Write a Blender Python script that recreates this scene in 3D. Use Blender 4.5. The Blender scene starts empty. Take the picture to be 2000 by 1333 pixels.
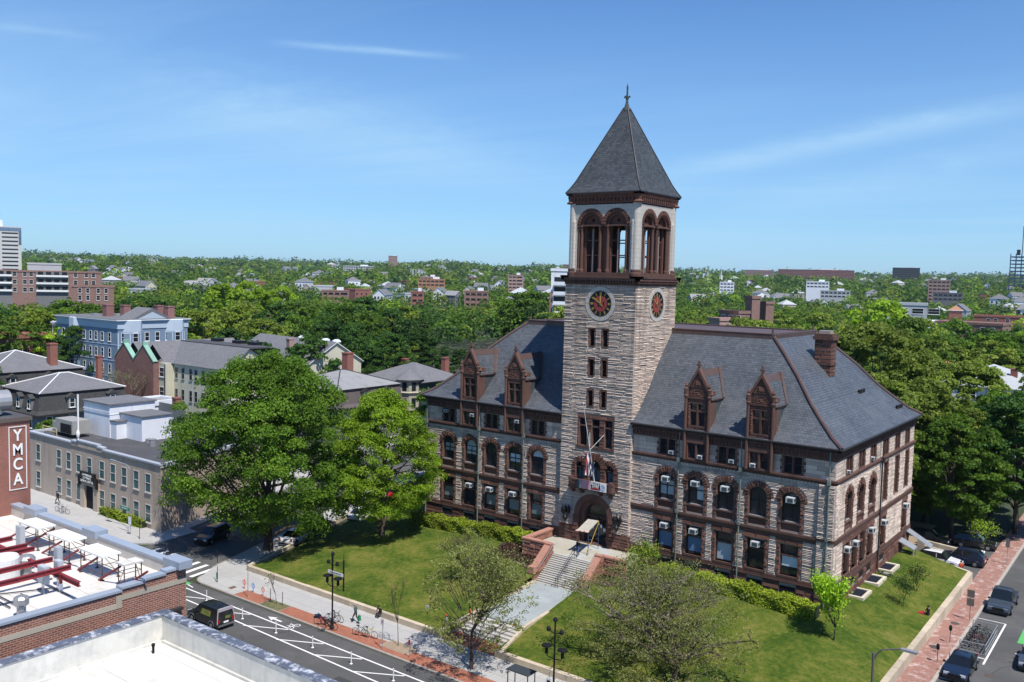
import bpy, bmesh, math, random
import numpy as np
from mathutils import Vector, Matrix, geometry as mg
PI=math.pi; R=math.radians
random.seed(7); rng=np.random.default_rng(7)
S=bpy.context.scene; COL=S.collection
# ---------- camera ----------
CP=np.array([23.234,-77.355,26.864]); YAW,PIT,ROL,FPX=-0.645,0.071,-0.024,1755.
def cam_axes():
    cy,sy=math.cos(YAW),math.sin(YAW)
    f=np.array([sy*math.cos(PIT),cy*math.cos(PIT),-math.sin(PIT)]); r=np.array([cy,-sy,0.]); d=np.cross(f,r)
    c,s=math.cos(ROL),math.sin(ROL)
    return c*r+s*d,-s*r+c*d,f
AR,AD,AF=cam_axes()
cd=bpy.data.cameras.new('camera'); co=bpy.data.objects.new('camera',cd); COL.objects.link(co)
cd.sensor_width=36; cd.lens=36*FPX/2000; cd.clip_end=30000; cd.clip_start=.5
m=Matrix.Identity(4)
for i in range(3):
    m[i][0]=AR[i]; m[i][1]=-AD[i]; m[i][2]=-AF[i]; m[i][3]=CP[i]
co.matrix_world=m; S.camera=co
def ray(px,py):
    return AR*(px-1000)/FPX+AD*(py-666.5)/FPX+AF
def at(px,py,D):            # the place D metres out (measured along the ground) in the direction of that bearing
    d=ray(px,py); return CP+d/math.hypot(d[0],d[1])*D
# ---------- light ----------
SUNV=Vector((.925*math.cos(R(61)),-.385*math.cos(R(61)),math.sin(R(61)))).normalized()
ld=bpy.data.lights.new('sun','SUN'); ld.energy=5.0; ld.angle=R(.5); ld.color=(1,.955,.89)
lo=bpy.data.objects.new('sun',ld); COL.objects.link(lo); lo.rotation_euler=SUNV.to_track_quat('Z','Y').to_euler()
W=bpy.data.worlds.new('World'); S.world=W; W.use_nodes=True
S.view_settings.view_transform='Standard'; S.view_settings.look='None'; S.view_settings.exposure=0; S.view_settings.gamma=1
# ---------- node helper ----------
class N:
    def __init__(s,nt): s.nt=nt; nt.nodes.clear()
    def n(s,t,**k):
        o=s.nt.nodes.new(t)
        for a,v in k.items():
            if a[0]=='_': setattr(o,a[1:],v)
            else:
                i=o.inputs[int(a[1:])] if a[0]=='i' and a[1:].isdigit() else o.inputs[a.replace('_',' ')]
                if isinstance(v,bpy.types.NodeSocket): s.nt.links.new(v,i)
                else: i.default_value=v
        return o
    def math(s,op,a,b=0.,c=0.): return s.n('ShaderNodeMath',_operation=op,i0=a,i1=b,i2=c).outputs[0]
    def vm(s,op,a,b=(0,0,0)): return s.n('ShaderNodeVectorMath',_operation=op,i0=a,i1=b).outputs[0]
    def scale(s,a,f):
        o=s.n('ShaderNodeVectorMath',_operation='SCALE',i0=a)
        i=o.inputs['Scale']
        if isinstance(f,bpy.types.NodeSocket): s.nt.links.new(f,i)
        else: i.default_value=f
        return o.outputs[0]
    def mix(s,f,a,b):
        o=s.nt.nodes.new('ShaderNodeMix'); o.data_type='RGBA'
        for i,v in ((0,f),(6,a),(7,b)):
            if isinstance(v,bpy.types.NodeSocket): s.nt.links.new(v,o.inputs[i])
            else: o.inputs[i].default_value=v
        return o.outputs[2]
    def ramp(s,f,st):
        o=s.nt.nodes.new('ShaderNodeValToRGB'); s.nt.links.new(f,o.inputs[0]); e=o.color_ramp.elements
        while len(e)<len(st): e.new(.5)
        for a,(p,c) in zip(e,st): a.position=p; a.color=c if len(c)==4 else (*c,1)
        return o.outputs[0]
def c4(c): return (c[0],c[1],c[2],1.)
def srgb(h):
    return tuple(((x/255+.055)/1.055)**2.4 if x/255>.04045 else x/255/12.92 for x in h)
MATS={}
def M(name,col,rough=.8,var=.12,vs=.6,rnd=.12,bump=0.,bs=8.,metal=0.,spec=.3,brick=None,stretch=None,stain=0.,coat=0.,emit=0.,blotch=None):
    """brick=(w,h,mortar size,color2,mortar color,bump)  metres, on the UV map"""
    if name in MATS: return MATS[name]
    mt=bpy.data.materials.new(name); mt.use_nodes=True; g=N(mt.node_tree); MATS[name]=mt
    uv=g.n('ShaderNodeUVMap').outputs[0]; ob=g.n('ShaderNodeNewGeometry').outputs['Position']
    c=c4(col); h=None
    if brick:
        w,hh,ms,c2,mc,bb=brick
        b=g.n('ShaderNodeTexBrick',Vector=uv,Color1=c4(col),Color2=c4(c2),Mortar=c4(mc),Scale=1.,Mortar_Size=ms,Mortar_Smooth=.2,Bias=0.,Brick_Width=w,Row_Height=hh)
        c=b.outputs[0]; h=g.math('MULTIPLY',g.math('SUBTRACT',1.,b.outputs[1]),bb)
    else:
        o=g.nt.nodes.new('ShaderNodeRGB'); o.outputs[0].default_value=c; c=o.outputs[0]
    vec=ob
    if stretch: vec=g.vm('MULTIPLY',ob,stretch)
    n1=g.n('ShaderNodeTexNoise',Vector=vec,Scale=vs,Detail=5.,Roughness=.65).outputs[0]
    f=g.math('MULTIPLY_ADD',g.math('SUBTRACT',n1,.5),var*4,1.)
    if rnd:
        a=g.n('ShaderNodeAttribute',_attribute_name='rnd').outputs['Fac']
        f=g.math('MULTIPLY',f,g.math('MULTIPLY_ADD',g.math('SUBTRACT',a,.5),rnd*2,1.))
    if stain:
        n3=g.n('ShaderNodeTexNoise',Vector=g.vm('MULTIPLY',ob,(1.2,1.2,.12)),Scale=1.3,Detail=4.).outputs[0]
        f=g.math('MULTIPLY',f,g.math('SUBTRACT',1.,g.math('MULTIPLY',g.math('SMOOTH_MIN',1.,g.math('MAXIMUM',0.,g.math('MULTIPLY',g.math('SUBTRACT',n3,.5),6.)),.1),stain)))
    c=g.scale(c,f)
    if blotch:
        n4=g.n('ShaderNodeTexNoise',Vector=ob,Scale=blotch[1],Detail=6.,Roughness=.7).outputs[0]
        c=g.mix(g.math('MULTIPLY',g.n('ShaderNodeMapRange',Value=n4,i1=blotch[2],i2=blotch[3]).outputs[0],blotch[4] if len(blotch)>4 else 1.),c,c4(blotch[0]))
    p=g.n('ShaderNodeBsdfPrincipled',Base_Color=c,Roughness=rough,Metallic=metal,Specular_IOR_Level=spec,Coat_Weight=coat)
    if emit: g.nt.links.new(c,p.inputs['Emission Color']); p.inputs['Emission Strength'].default_value=emit
    if bump:
        n2=g.n('ShaderNodeTexNoise',Vector=ob,Scale=bs,Detail=4.,Roughness=.6).outputs[0]
        h=n2 if h is None else g.math('ADD',h,g.math('MULTIPLY',n2,.6))
        bp=g.n('ShaderNodeBump',Strength=1.,Distance=bump,Height=h); g.nt.links.new(bp.outputs[0],p.inputs['Normal'])
    elif brick and brick[5]:
        bp=g.n('ShaderNodeBump',Strength=1.,Distance=.03,Height=h); g.nt.links.new(bp.outputs[0],p.inputs['Normal'])
    o=g.n('ShaderNodeOutputMaterial'); g.nt.links.new(p.outputs[0],o.inputs[0])
    return mt
# ---------- mesh builder ----------
def finish(me,rnds):
    n=len(me.polygons)
    if n:
        a=me.attributes.new('rnd','FLOAT','FACE'); a.data.foreach_set('value',np.asarray(rnds,dtype=np.float32))
        nrm=np.empty(n*3,np.float32); me.polygons.foreach_get('normal',nrm); nrm=nrm.reshape(-1,3)
        tot=np.empty(n,np.int32); me.polygons.foreach_get('loop_total',tot)
        vi=np.empty(len(me.loops),np.int32); me.loops.foreach_get('vertex_index',vi)
        co_=np.empty(len(me.vertices)*3,np.float32); me.vertices.foreach_get('co',co_); co_=co_.reshape(-1,3)
        u=np.stack([-nrm[:,1],nrm[:,0],np.zeros(n)],1); L=np.linalg.norm(u,axis=1); flat=L<.15
        u[flat]=(1,0,0); L[flat]=1; u/=L[:,None]; v=np.cross(nrm,u)
        ul=np.repeat(u,tot,0); vl=np.repeat(v,tot,0); P=co_[vi]
        uvs=np.stack([(ul*P).sum(1),(vl*P).sum(1)],1).astype(np.float32)
        l=me.uv_layers.new(name='UVMap'); l.data.foreach_set('uv',uvs.ravel())
class MB:
    def __init__(s,fr=None): s.v=[];s.f=[];s.m=[];s.r=[]; s.fr(*(fr or (0,0,0,0)))
    def fr(s,x=0,y=0,z=0,a=0): s.o=(x,y,z); s.c=math.cos(a); s.s=math.sin(a); return s
    def P(s,p): return (s.o[0]+s.c*p[0]-s.s*p[1],s.o[1]+s.s*p[0]+s.c*p[1],s.o[2]+p[2])
    def face(s,pts,m=0,r=None):
        b=len(s.v); s.v+=[s.P(p) for p in pts]; s.f.append(tuple(range(b,b+len(pts)))); s.m.append(m); s.r.append(random.random() if r is None else r)
    def mesh(s,vs,fs,m=0,r=None):
        b=len(s.v); s.v+=[s.P(p) for p in vs]; r=random.random() if r is None else r
        for f in fs: s.f.append(tuple(b+i for i in f)); s.m.append(m); s.r.append(r)
    def box(s,x0,y0,z0,x1,y1,z1,m=0,r=None,tx=0,ty=0):
        vs=[(x0,y0,z0),(x1,y0,z0),(x1,y1,z0),(x0,y1,z0),(x0+tx,y0+ty,z1),(x1-tx,y0+ty,z1),(x1-tx,y1-ty,z1),(x0+tx,y1-ty,z1)]
        s.mesh(vs,[(0,3,2,1),(4,5,6,7),(0,1,5,4),(1,2,6,5),(2,3,7,6),(3,0,4,7)],m,r)
    def cyl(s,p,q,r0,r1=None,n=10,m=0,r=None,cap=True):
        r1=r0 if r1 is None else r1; p=Vector(p);q=Vector(q); d=(q-p)
        if d.length<1e-6: return
        d.normalize(); a=d.orthogonal().normalized(); b=d.cross(a)
        vs=[];
        for c_,rr in ((p,r0),(q,r1)):
            for i in range(n):
                t=2*PI*i/n; vs.append(tuple(c_+a*(rr*math.cos(t))+b*(rr*math.sin(t))))
        fs=[(i,(i+1)%n,n+(i+1)%n,n+i) for i in range(n)]
        if cap: fs+=[tuple(range(n-1,-1,-1)),tuple(range(n,2*n))]
        s.mesh(vs,fs,m,r)
    def tube(s,pts,r,n=6,m=0,rr=None):
        for a,b in zip(pts[:-1],pts[1:]): s.cyl(a,b,r,r,n,m,rr)
    def lathe(s,prof,c=(0,0,0),n=14,m=0,r=None):
        vs=[(c[0]+a*math.cos(2*PI*i/n),c[1]+a*math.sin(2*PI*i/n),c[2]+z) for a,z in prof for i in range(n)]
        fs=[(k*n+i,k*n+(i+1)%n,(k+1)*n+(i+1)%n,(k+1)*n+i) for k in range(len(prof)-1) for i in range(n)]
        fs+=[tuple(range(n-1,-1,-1)),tuple(range((len(prof)-1)*n,len(prof)*n))]
        s.mesh(vs,fs,m,r)
    def prism(s,poly,y0,y1,m=0,r=None):     # (x,z) outline counter-clockwise seen from -Y, extruded from y0 (front) to y1
        n=len(poly); vs=[(a,y0,b) for a,b in poly]+[(a,y1,b) for a,b in poly]
        s.mesh(vs,[tuple(range(n)),tuple(range(2*n-1,n-1,-1))]+[(i,n+i,n+(i+1)%n,(i+1)%n) for i in range(n)],m,r)
    def slab(s,poly,z0,z1,m=0,r=None):      # (x,y) outline ccw from above
        n=len(poly); vs=[(a,b,z0) for a,b in poly]+[(a,b,z1) for a,b in poly]
        s.mesh(vs,[tuple(range(n-1,-1,-1)),tuple(range(n,2*n))]+[(i,(i+1)%n,n+(i+1)%n,n+i) for i in range(n)],m,r)
    def sheet(s,poly,z,m=0,r=.5): s.face([(a,b,z) for a,b in poly],m,r)
    def holed(s,outer,holes,y,dep,m=0,mr=None,back=False):
        mr=m if mr is None else mr
        lists=[[Vector((a,b,0)) for a,b in outer]]+[[Vector((a,b,0)) for a,b in h] for h in holes]
        tri=mg.tessellate_polygon(lists); fl=[p for l in lists for p in l]
        vs=[(p.x,y,p.y) for p in fl]; fs=[]
        for a,b,c in tri:
            A,B,C=fl[a],fl[b],fl[c]
            fs.append((a,b,c) if (B-A).cross(C-A).z>0 else (a,c,b))
        s.mesh(vs,fs,m,.5)
        if back: s.mesh([(p.x,y+dep,p.y) for p in fl],[tuple(reversed(f)) for f in fs],m,.5)
        for h in holes:
            n=len(h); vs=[(a,y,b) for a,b in h]+[(a,y+dep,b) for a,b in h]
            ar=sum(h[i][0]*h[(i+1)%n][1]-h[(i+1)%n][0]*h[i][1] for i in range(n))
            q=[(i,(i+1)%n,n+(i+1)%n,n+i) for i in range(n)]
            if ar<0: q=[tuple(reversed(f)) for f in q]
            s.mesh(vs,[tuple(reversed(f)) for f in q] if False else q,mr,.5)
    def build(s,name,mats,par=None,smooth=False,org=None):
        if not isinstance(mats,(list,tuple)): mats=[mats]
        o_=org if org is not None else (worldo(par) if par else (0,0,0))
        me=bpy.data.meshes.new(name); me.from_pydata([(a-o_[0],b-o_[1],c-o_[2]) for a,b,c in s.v],[],s.f)
        for m_ in mats: me.materials.append(m_)
        me.polygons.foreach_set('material_index',s.m)
        if smooth: me.polygons.foreach_set('use_smooth',[True]*len(s.f))
        me.update(); finish(me,s.r)
        ob=bpy.data.objects.new(name,me); COL.objects.link(ob)
        if par: ob.parent=par
        elif org is not None: ob.location=org
        ob['_o']=list(o_)
        return ob
def worldo(o): return tuple(o['_o'])
def thing(name,label,cat,loc=(0,0,0),group=None):
    o=bpy.data.objects.new(name,None); COL.objects.link(o); o.location=loc; o.empty_display_size=.2
    o['_o']=[float(x) for x in loc]; o['label']=label; o['category']=cat
    if group: o['group']=group
    return o
def tag(o,label,cat,group=None,kind=None):
    o['label']=label; o['category']=cat
    if group: o['group']=group
    if kind: o['kind']=kind
    return o
def struct(o): o['kind']='structure'; return o
def cpy(o,par=None,loc=None,rot=None,scale=None,label=None,keep=True):
    c=o.copy(); COL.objects.link(c); c.parent=par
    if loc is not None: c.location=loc
    if rot is not None: c.rotation_euler=(0,0,rot) if not hasattr(rot,'__len__') else rot
    if scale is not None: c.scale=(scale,)*3 if not hasattr(scale,'__len__') else scale
    if label: c['label']=label
    for ch in list(o.children):
        if keep: cpy(ch,c)
    return c
def proto(o):        # remove a template tree once copied
    for ch in list(o.children): proto(ch)
    bpy.data.objects.remove(o)
def text(s_,size,mat,name,par,loc,rot,ext=.01,align='CENTER',sp=1.,bold=0.):
    cu=bpy.data.curves.new(name,'FONT'); cu.body=s_; cu.size=size; cu.extrude=ext; cu.align_x=align; cu.align_y='CENTER'; cu.space_line=sp; cu.offset=bold
    t=bpy.data.objects.new(name,cu); COL.objects.link(t); t.rotation_euler=rot
    bpy.context.view_layer.update(); me=bpy.data.meshes.new_from_object(t); COL.objects.unlink(t); bpy.data.objects.remove(t)
    me.materials.clear(); me.materials.append(mat)
    a=me.attributes.new('rnd','FLOAT','FACE'); a.data.foreach_set('value',[.5]*len(me.polygons))
    ob=bpy.data.objects.new(name,me); COL.objects.link(ob); ob.rotation_euler=rot
    o_=worldo(par) if par else (0,0,0)
    ob.location=(loc[0]-o_[0],loc[1]-o_[1],loc[2]-o_[2]); ob.parent=par; ob['_o']=list(o_)
    return ob
def arch(cx,hw,z0,zs,n=14,rx=None):   # outline of an arched opening, counter-clockwise
    rx=rx or hw
    return [(cx-hw,z0),(cx+hw,z0)]+[(cx+hw*math.cos(PI*i/n),zs+rx*math.sin(PI*i/n)) for i in range(n+1)]
def rect(x0,z0,x1,z1): return [(x0,z0),(x1,z0),(x1,z1),(x0,z1)]
# ---------- materials ----------
LS=(.55,.445,.365); BS=(.13,.062,.045)
m_light=M('granite_ashlar',LS,.9,.14,1.2,.24,.035,3.2,stain=.3)
m_joint=M('mortar',(.3,.26,.225),.95,.1)
m_brown=M('brownstone_rough',BS,.9,.16,1.5,.3,.03,6.)
m_bsm=M('brownstone_dressed',(.12,.064,.05),.85,.14,1.2,.12,.008,12.,stain=.25)
m_lsm=M('granite_dressed',(.52,.48,.42),.8,.1,1.,.08,.004,10.,brick=(.9,.42,.012,(.48,.44,.39),(.3,.27,.24),.3))
m_slate=M('roof_slate',(.072,.082,.095),.5,.17,.35,.0,0,8,spec=.45,brick=(.34,.26,.012,(.11,.12,.135),(.035,.04,.05),.9),blotch=((.135,.14,.15),.3,.5,.72,.6),stain=.12)
m_slate2=M('spire_slate',(.046,.053,.06),.6,.2,.4,.0,0,8,spec=.35,brick=(.34,.24,.014,(.085,.093,.1),(.03,.035,.04),.7))
m_copper=M('brown_copper_flashing',(.13,.085,.075),.5,.15,1.,.1,metal=.3)
m_gutter=M('dark_gutter',(.035,.032,.033),.5,.1)
m_vert=M('verdigris_pipe',(.16,.19,.17),.6,.25,2.)
m_frame=M('dark_window_frame',(.035,.022,.02),.5,.1)
m_frame2=M('grey_sash',(.3,.31,.31),.5,.05)
m_white=M('white_paint',(.8,.8,.78),.5,.04)
m_acw=M('air_conditioner_casing',(.5,.52,.52),.45,.05)
m_acg=M('air_conditioner_grille',(.06,.065,.07),.6,.1)
m_black=M('black_paint',(.012,.012,.013),.4,.1)
m_dark=M('dark_interior',(.01,.01,.011),.9,.1)
m_gold=M('gold_leaf',(.75,.45,.12),.35,.05,metal=.6)
m_red=M('clock_red',(.26,.05,.045),.6,.05)
def glass(name,col,rough=.06,var=.3):
    if name in MATS: return MATS[name]
    return M(name,col,rough,var,.45,.5,spec=.6,bump=.01,bs=1.2)
m_glass=glass('window_glass_dark',(.018,.022,.028))
m_glassb=glass('window_glass_blue',(.05,.09,.13))
m_blind=M('window_blind',(.42,.5,.55),.7,.05,3.,.25)
m_conc=M('concrete_paving',(.4,.39,.375),.85,.06,.5,.05,brick=(1.5,1.7,.02,(.43,.42,.4),(.27,.26,.24),0),blotch=((.33,.32,.31),.8,.5,.8,.5))
m_blue=M('bluestone_paving',(.33,.36,.36),.8,.1,.5,.1,brick=(1.7,1.2,.01,(.3,.33,.33),(.2,.21,.2),0))
m_gran=M('granite_kerb',(.5,.42,.31),.85,.14,2.,.15,.01,10.)
m_kerb=M('granite_kerb_grey',(.36,.32,.28),.85,.12,2.,.15)
m_asph=M('asphalt',(.085,.084,.082),.9,.14,.5,0,.006,30.,stretch=(.25,1,1),blotch=((.13,.127,.122),.18,.48,.68,.8))
m_bpav=M('brick_paving',(.36,.125,.07),.9,.12,1.2,.1,brick=(.2,.1,.006,(.27,.09,.055),(.3,.2,.15),0),blotch=((.42,.28,.2),1.1,.6,.75,.5))
m_opav=M('old_brick_paving',(.33,.17,.13),.85,.14,1.,.1,brick=(.2,.1,.006,(.25,.11,.085),(.36,.27,.22),0),blotch=((.56,.48,.45),1.5,.52,.66,.7))
m_paint=M('road_paint',(.78,.76,.73),.8,.1,3.,.05,blotch=((.25,.24,.23),2.5,.62,.75,.6))
m_grnp=M('green_road_paint',(.1,.42,.12),.8,.15,3.)
m_soil=M('mulch_soil',(.06,.04,.03),.95,.3,4.,bump=.05,bs=9.)
m_dirt=M('bare_dirt',(.3,.23,.16),.95,.2,2.)
# stone field: rows of individual rock-faced blocks standing proud of the wall plane
def blocked(h,v0,v1):
    k=h[0]
    if k=='r':
        _,a,b,c,d=h
        if v1<=b+.01 or v0>=d-.01: return None
        return (a,c)
    if k=='a':      # arch: cx,hw,z0,zs,R
        _,cx,hw,z0,zs,Rr=h
        if v1<=z0+.01 or v0>=zs+Rr-.02: return None
        w=hw if v0<zs else math.sqrt(max(0,Rr*Rr-(v0-zs)**2))
        w=max(w,0)
        if v0<zs and v1>zs: w=max(hw,Rr)
        return (cx-w,cx+w)
    if k=='c':
        _,cx,cz,Rr=h
        if v1<=cz-Rr or v0>=cz+Rr: return None
        vm=min(abs(v0-cz),abs(v1-cz)) if (v0-cz)*(v1-cz)>0 else 0
        w=math.sqrt(max(0,Rr*Rr-vm*vm)); return (cx-w,cx+w)
def pillow(mb,a,b,c,d,y,pr,m,r=None,ins=.06):
    w=b-a;h=d-c
    if w<.06 or h<.05: return
    i=min(ins,w*.3,h*.3); q=pr*random.uniform(.65,1.2)
    nx=max(1,int(w/.45))
    vs=[(a,y,c),(b,y,c),(b,y,d),(a,y,d)]; t=[];bt=[]
    for k in range(nx+1):
        x=a+i+(w-2*i)*k/nx
        bt.append((x+random.uniform(-.03,.03)*(0<k<nx),y-q*random.uniform(.95,1.15),c+i*random.uniform(.6,1.)))
        t.append((x,y-q*random.uniform(.6,.8),d-i*random.uniform(.8,1.2)))
    vs+=bt+t; B=4;T=4+nx+1
    fs=[(B+k,B+k+1,T+k+1,T+k) for k in range(nx)]
    fs+=[tuple([0,1]+[B+k for k in range(nx,-1,-1)]),(1,2,T+nx,B+nx),tuple([2,3]+[T+k for k in range(0,nx+1)]),(3,0,B,T)]
    mb.mesh(vs,fs,m,r)
def stones(mb,u0,u1,v0,v1,holes,y=0,row=.38,wid=(.8,1.7),pr=.075,m=0,jt=.014,alt=None):
    v=v0; k=0
    while v<v1-.06:
        h=row*(random.uniform(.8,1.2) if alt is None else alt[k%len(alt)]); vt=min(v+h,v1)
        if v1-vt<.1: vt=v1
        bl=sorted([b for b in (blocked(hh,v,vt) for hh in holes) if b]); u=u0; segs=[]
        for a,b in bl:
            if a>u: segs.append((u,min(a,u1)))
            u=max(u,b)
        if u<u1: segs.append((u,u1))
        for a,b in segs:
            x=a
            if b-a<.08: continue
            while x<b-.01:
                w=random.uniform(*wid); xe=x+w
                if b-xe<wid[0]*.6: xe=b
                pillow(mb,x+jt,xe-jt,v+jt,vt-jt,y,pr,m); x=xe
        v=vt; k+=1
def voussoirs(mb,cx,zs,r0,r1,y,pr,n=11,m=0,a0=0,a1=PI,jag=.12):
    for k in range(n):
        t0=a0+(a1-a0)*k/n+.015; t1=a0+(a1-a0)*(k+1)/n-.015; R1=r1+random.uniform(-jag,jag*.5); p=pr*random.uniform(.7,1.3)
        def q(r,t,d): return (cx+r*math.cos(t),y-d,zs+r*math.sin(t))
        tm0=t0+.03;tm1=t1-.03
        vs=[q(r0,t0,0),q(R1,t0,0),q(R1,t1,0),q(r0,t1,0),q(r0+.05,tm0,p),q(R1-.05,tm0,p*.9),q(R1-.05,tm1,p),q(r0+.05,tm1,p*.9)]
        mb.mesh(vs,[(4,5,6,7),(0,1,5,4),(1,2,6,5),(2,3,7,6),(3,0,4,7)],m)
def jamb(mb,x,side,z0,z1,y,pr,m=0,w=(.25,.42),h=.38):
    n=max(1,round((z1-z0)/h)); hh=(z1-z0)/n
    for k in range(n):
        ww=w[k%2]; a,b=(x-ww,x) if side<0 else (x,x+ww)
        pillow(mb,a+.01,b-.01,z0+k*hh+.012,z0+(k+1)*hh-.012,y,pr,m,ins=.04)
def dentils(mb,x0,x1,y,z0,z1,d,w=.13,gap=.14,m=0):
    x=x0
    while x<x1-w: mb.box(x,y-d,z0,x+w,y,z1,m); x+=w+gap
# =============== CITY HALL ===============
HX0,HX1,HD=-47.1,0.,27.1
hall=thing('city_hall','Romanesque stone hall with grey slate roofs, brown trim and tall pyramid roofed clock tower','town hall',(-23.88,13.5,-2.))
FR=(0,0,0,0); SR=(0,0,0,PI/2)
cxR=[-15.97,-12.9,-9.9,-6.8,-3.75]; cxL=[-43.7,-40.45,-37.5,-34.3,-31.25]
ZB,ZW,C2,C1,ZF,ZE=-2.6,.85,(4.35,4.94),(9.7,10.1),11.77,12.95
wall=MB(); stn=MB(); trim=MB(); roofm=MB()
# --- generic wing facade
def facade(fr,u0,u1,arches,rects,attic,gh=None,tall=()):
    for b in (wall,stn,trim): b.fr(*fr)
    holes=[];hs=[]
    for c in arches:
        holes.append(arch(c,.83,5.1,7.72)); hs.append(('a',c,1.2,5.0,7.72,1.42))
    for c in rects:
        holes.append(rect(c-.8,1.05,c+.8,3.82)); hs.append(('r',c-1.18,.8,c+1.18,4.35))
    for c,z0,z1 in tall:
        holes.append(rect(c-.62,z0,c+.62,z1)); hs.append(('r',c-.95,z0-.1,c+.95,z1+.35))
    for c in attic:
        holes.append(rect(c-.8,10.27,c+.8,11.73)); hs.append(('r',c-1.15,10.1,c+1.15,11.77))
    wall.holed([(u0,ZB),(u1,ZB),(u1,13.),(u0,13.)],holes,0,.4,0,1)
    # granite fields
    stones(stn,u0,u1,ZW,C2[0],hs,alt=[.42,.3,.46,.36]); stones(stn,u0,u1,C2[1],C1[0],hs,alt=[.36,.26,.4]); 
    stones(stn,u0,u1,C1[1],ZF,hs,row=.33,pr=.025)
    # brownstone base
    stones(stn,u0,u1,ZB,.5,[('r',c-.75,-.55,c+.75,.1) for c in rects],row=.5,wid=(.8,1.5),pr=.1,m=1)
    trim.box(u0-.02,-.14,.5,u1+.02,.0,ZW,0)
    trim.box(u0-.02,-.17,.44,u1+.02,.0,.52,0)
    for c in rects: wall.box(c-.7,-.03,-.5,c+.7,.0,.08,2)
    # string courses
    trim.box(u0-.1,-.2,4.72,u1+.1,0,4.94,0); trim.box(u0-.05,-.1,4.35,u1+.05,0,4.72,0)
    trim.box(u0-.1,-.24,9.95,u1+.1,0,10.12,0); trim.box(u0-.05,-.1,9.78,u1+.05,0,9.95,0); dentils(trim,u0,u1,-.1,9.8,9.95,.09); dentils(trim,u0,u1,0,9.58,9.72,.09,.16,.17,1)
    trim.box(u0,-.1,9.72,u1,0,9.79,0)
    # frieze + cornice
    trim.box(u0-.03,-.07,ZF,u1+.03,0,12.3,0); dentils(trim,u0,u1,-.07,11.95,12.25,.12,.16,.2); trim.box(u0-.1,-.22,12.3,u1+.1,0,12.62,0)
    dentils(trim,u0,u1,-.22,12.35,12.6,.1,.12,.12)
    for c in arches:
        voussoirs(stn,c,7.72,.84,1.4,0,.12,13,1)
        for s_ in (-1,1): jamb(stn,c+s_*.84,s_,5.0,7.75,0,.1,1,(.26,.42),.36)
        trim.box(c-.83,.08,5.1,c+.83,.4,5.75,0); trim.box(c-.87,-.08,5.72,c+.87,.4,5.84,0); trim.box(c-.68,.05,5.2,c+.68,.1,5.65,2)
    for c in rects:
        for s_ in (-1,1): jamb(stn,c+s_*.8,s_,1.05,3.85,0,.1,1,(.24,.36),.38)
        stones(stn,c-1.3,c+1.3,3.85,4.35,[],row=.5,wid=(.8,1.4),pr=.12,m=1); trim.box(c-.95,-.16,.86,c+.95,.4,1.05,0); trim.box(c-.8,.12,2.78,c+.8,.3,2.92,0)
    for c in attic:
        for s_ in (-1,1): jamb(stn,c+s_*.8,s_,10.15,11.75,0,.04,1,(.2,.36),.32)
        trim.box(c-.1,.02,10.27,c+.1,.3,11.73,0); trim.box(c-.85,-.05,10.13,c+.85,.4,10.27,0)
    for c,z0,z1 in tall:
        for s_ in (-1,1): jamb(stn,c+s_*.62,s_,z0-.1,z1+.02,0,.09,1,(.22,.34),.36)
        stones(stn,c-.95,c+.95,z1+.02,z1+.35,[],row=.4,wid=(.9,1.4),pr=.09,m=1)
    for b in (wall,stn,trim): b.fr()
facade((0,0,0,0),-19.76,0,cxR,cxR,cxR)
facade((0,0,0,0),HX0,-28.,cxL,cxL,cxL)
sA=[4.15,7.75,11.45]; sAt=[3.8,7.6,11.3,15.8,20.2,24.2]
facade(SR,0,HD,sA,[3.95,6.45,8.95,11.4,15.95,24.35],sAt,tall=[(16.05,5.5,9.35),(20.35,5.5,9.35),(24.4,5.5,9.35)])
# corner quoin piers, front right corner
for fr_ in ((0,0,0,0),):
    stn.fr(); trim.fr()
    stones(stn,-1.35,.1,ZW,4.35,[],y=-.16,alt=[.45,.33],wid=(.5,.9),pr=.1); stones(stn,-1.35,.1,4.94,9.7,[],y=-.16,alt=[.38,.3],wid=(.5,.9),pr=.1)
    stn.box(-1.35,-.17,ZB,.1,0,9.7,2); stones(stn,-1.35,.1,ZB,.5,[],y=-.18,row=.5,pr=.1,m=1)
stn.fr(*SR); stones(stn,-.1,.9,ZW,4.35,[],y=-.1,alt=[.45,.33],wid=(.5,.9),pr=.08); stones(stn,-.1,.9,4.94,9.7,[],y=-.1,alt=[.38,.3],wid=(.5,.9),pr=.08); stn.fr()
# left side + back: plain walls with stones
wall.fr(HX0,HD,0,-PI/2); wall.holed(rect(0,ZB,HD,13.),[],0,.2,0); wall.fr(HX1,HD,0,PI); wall.holed(rect(0,ZB,47.1,13.),[],0,.2,0); wall.fr()
stn.fr(HX0,HD,0,-PI/2); stones(stn,0,HD,.85,9.7,[]); stn.fr()
wall.build('wall',[m_joint,m_bsm,m_dark],hall); 
stn.build('stone_facing',[m_light,m_brown,m_joint],hall); 
trim.build('string_course',[m_bsm,m_lsm,m_brown],hall)
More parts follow.
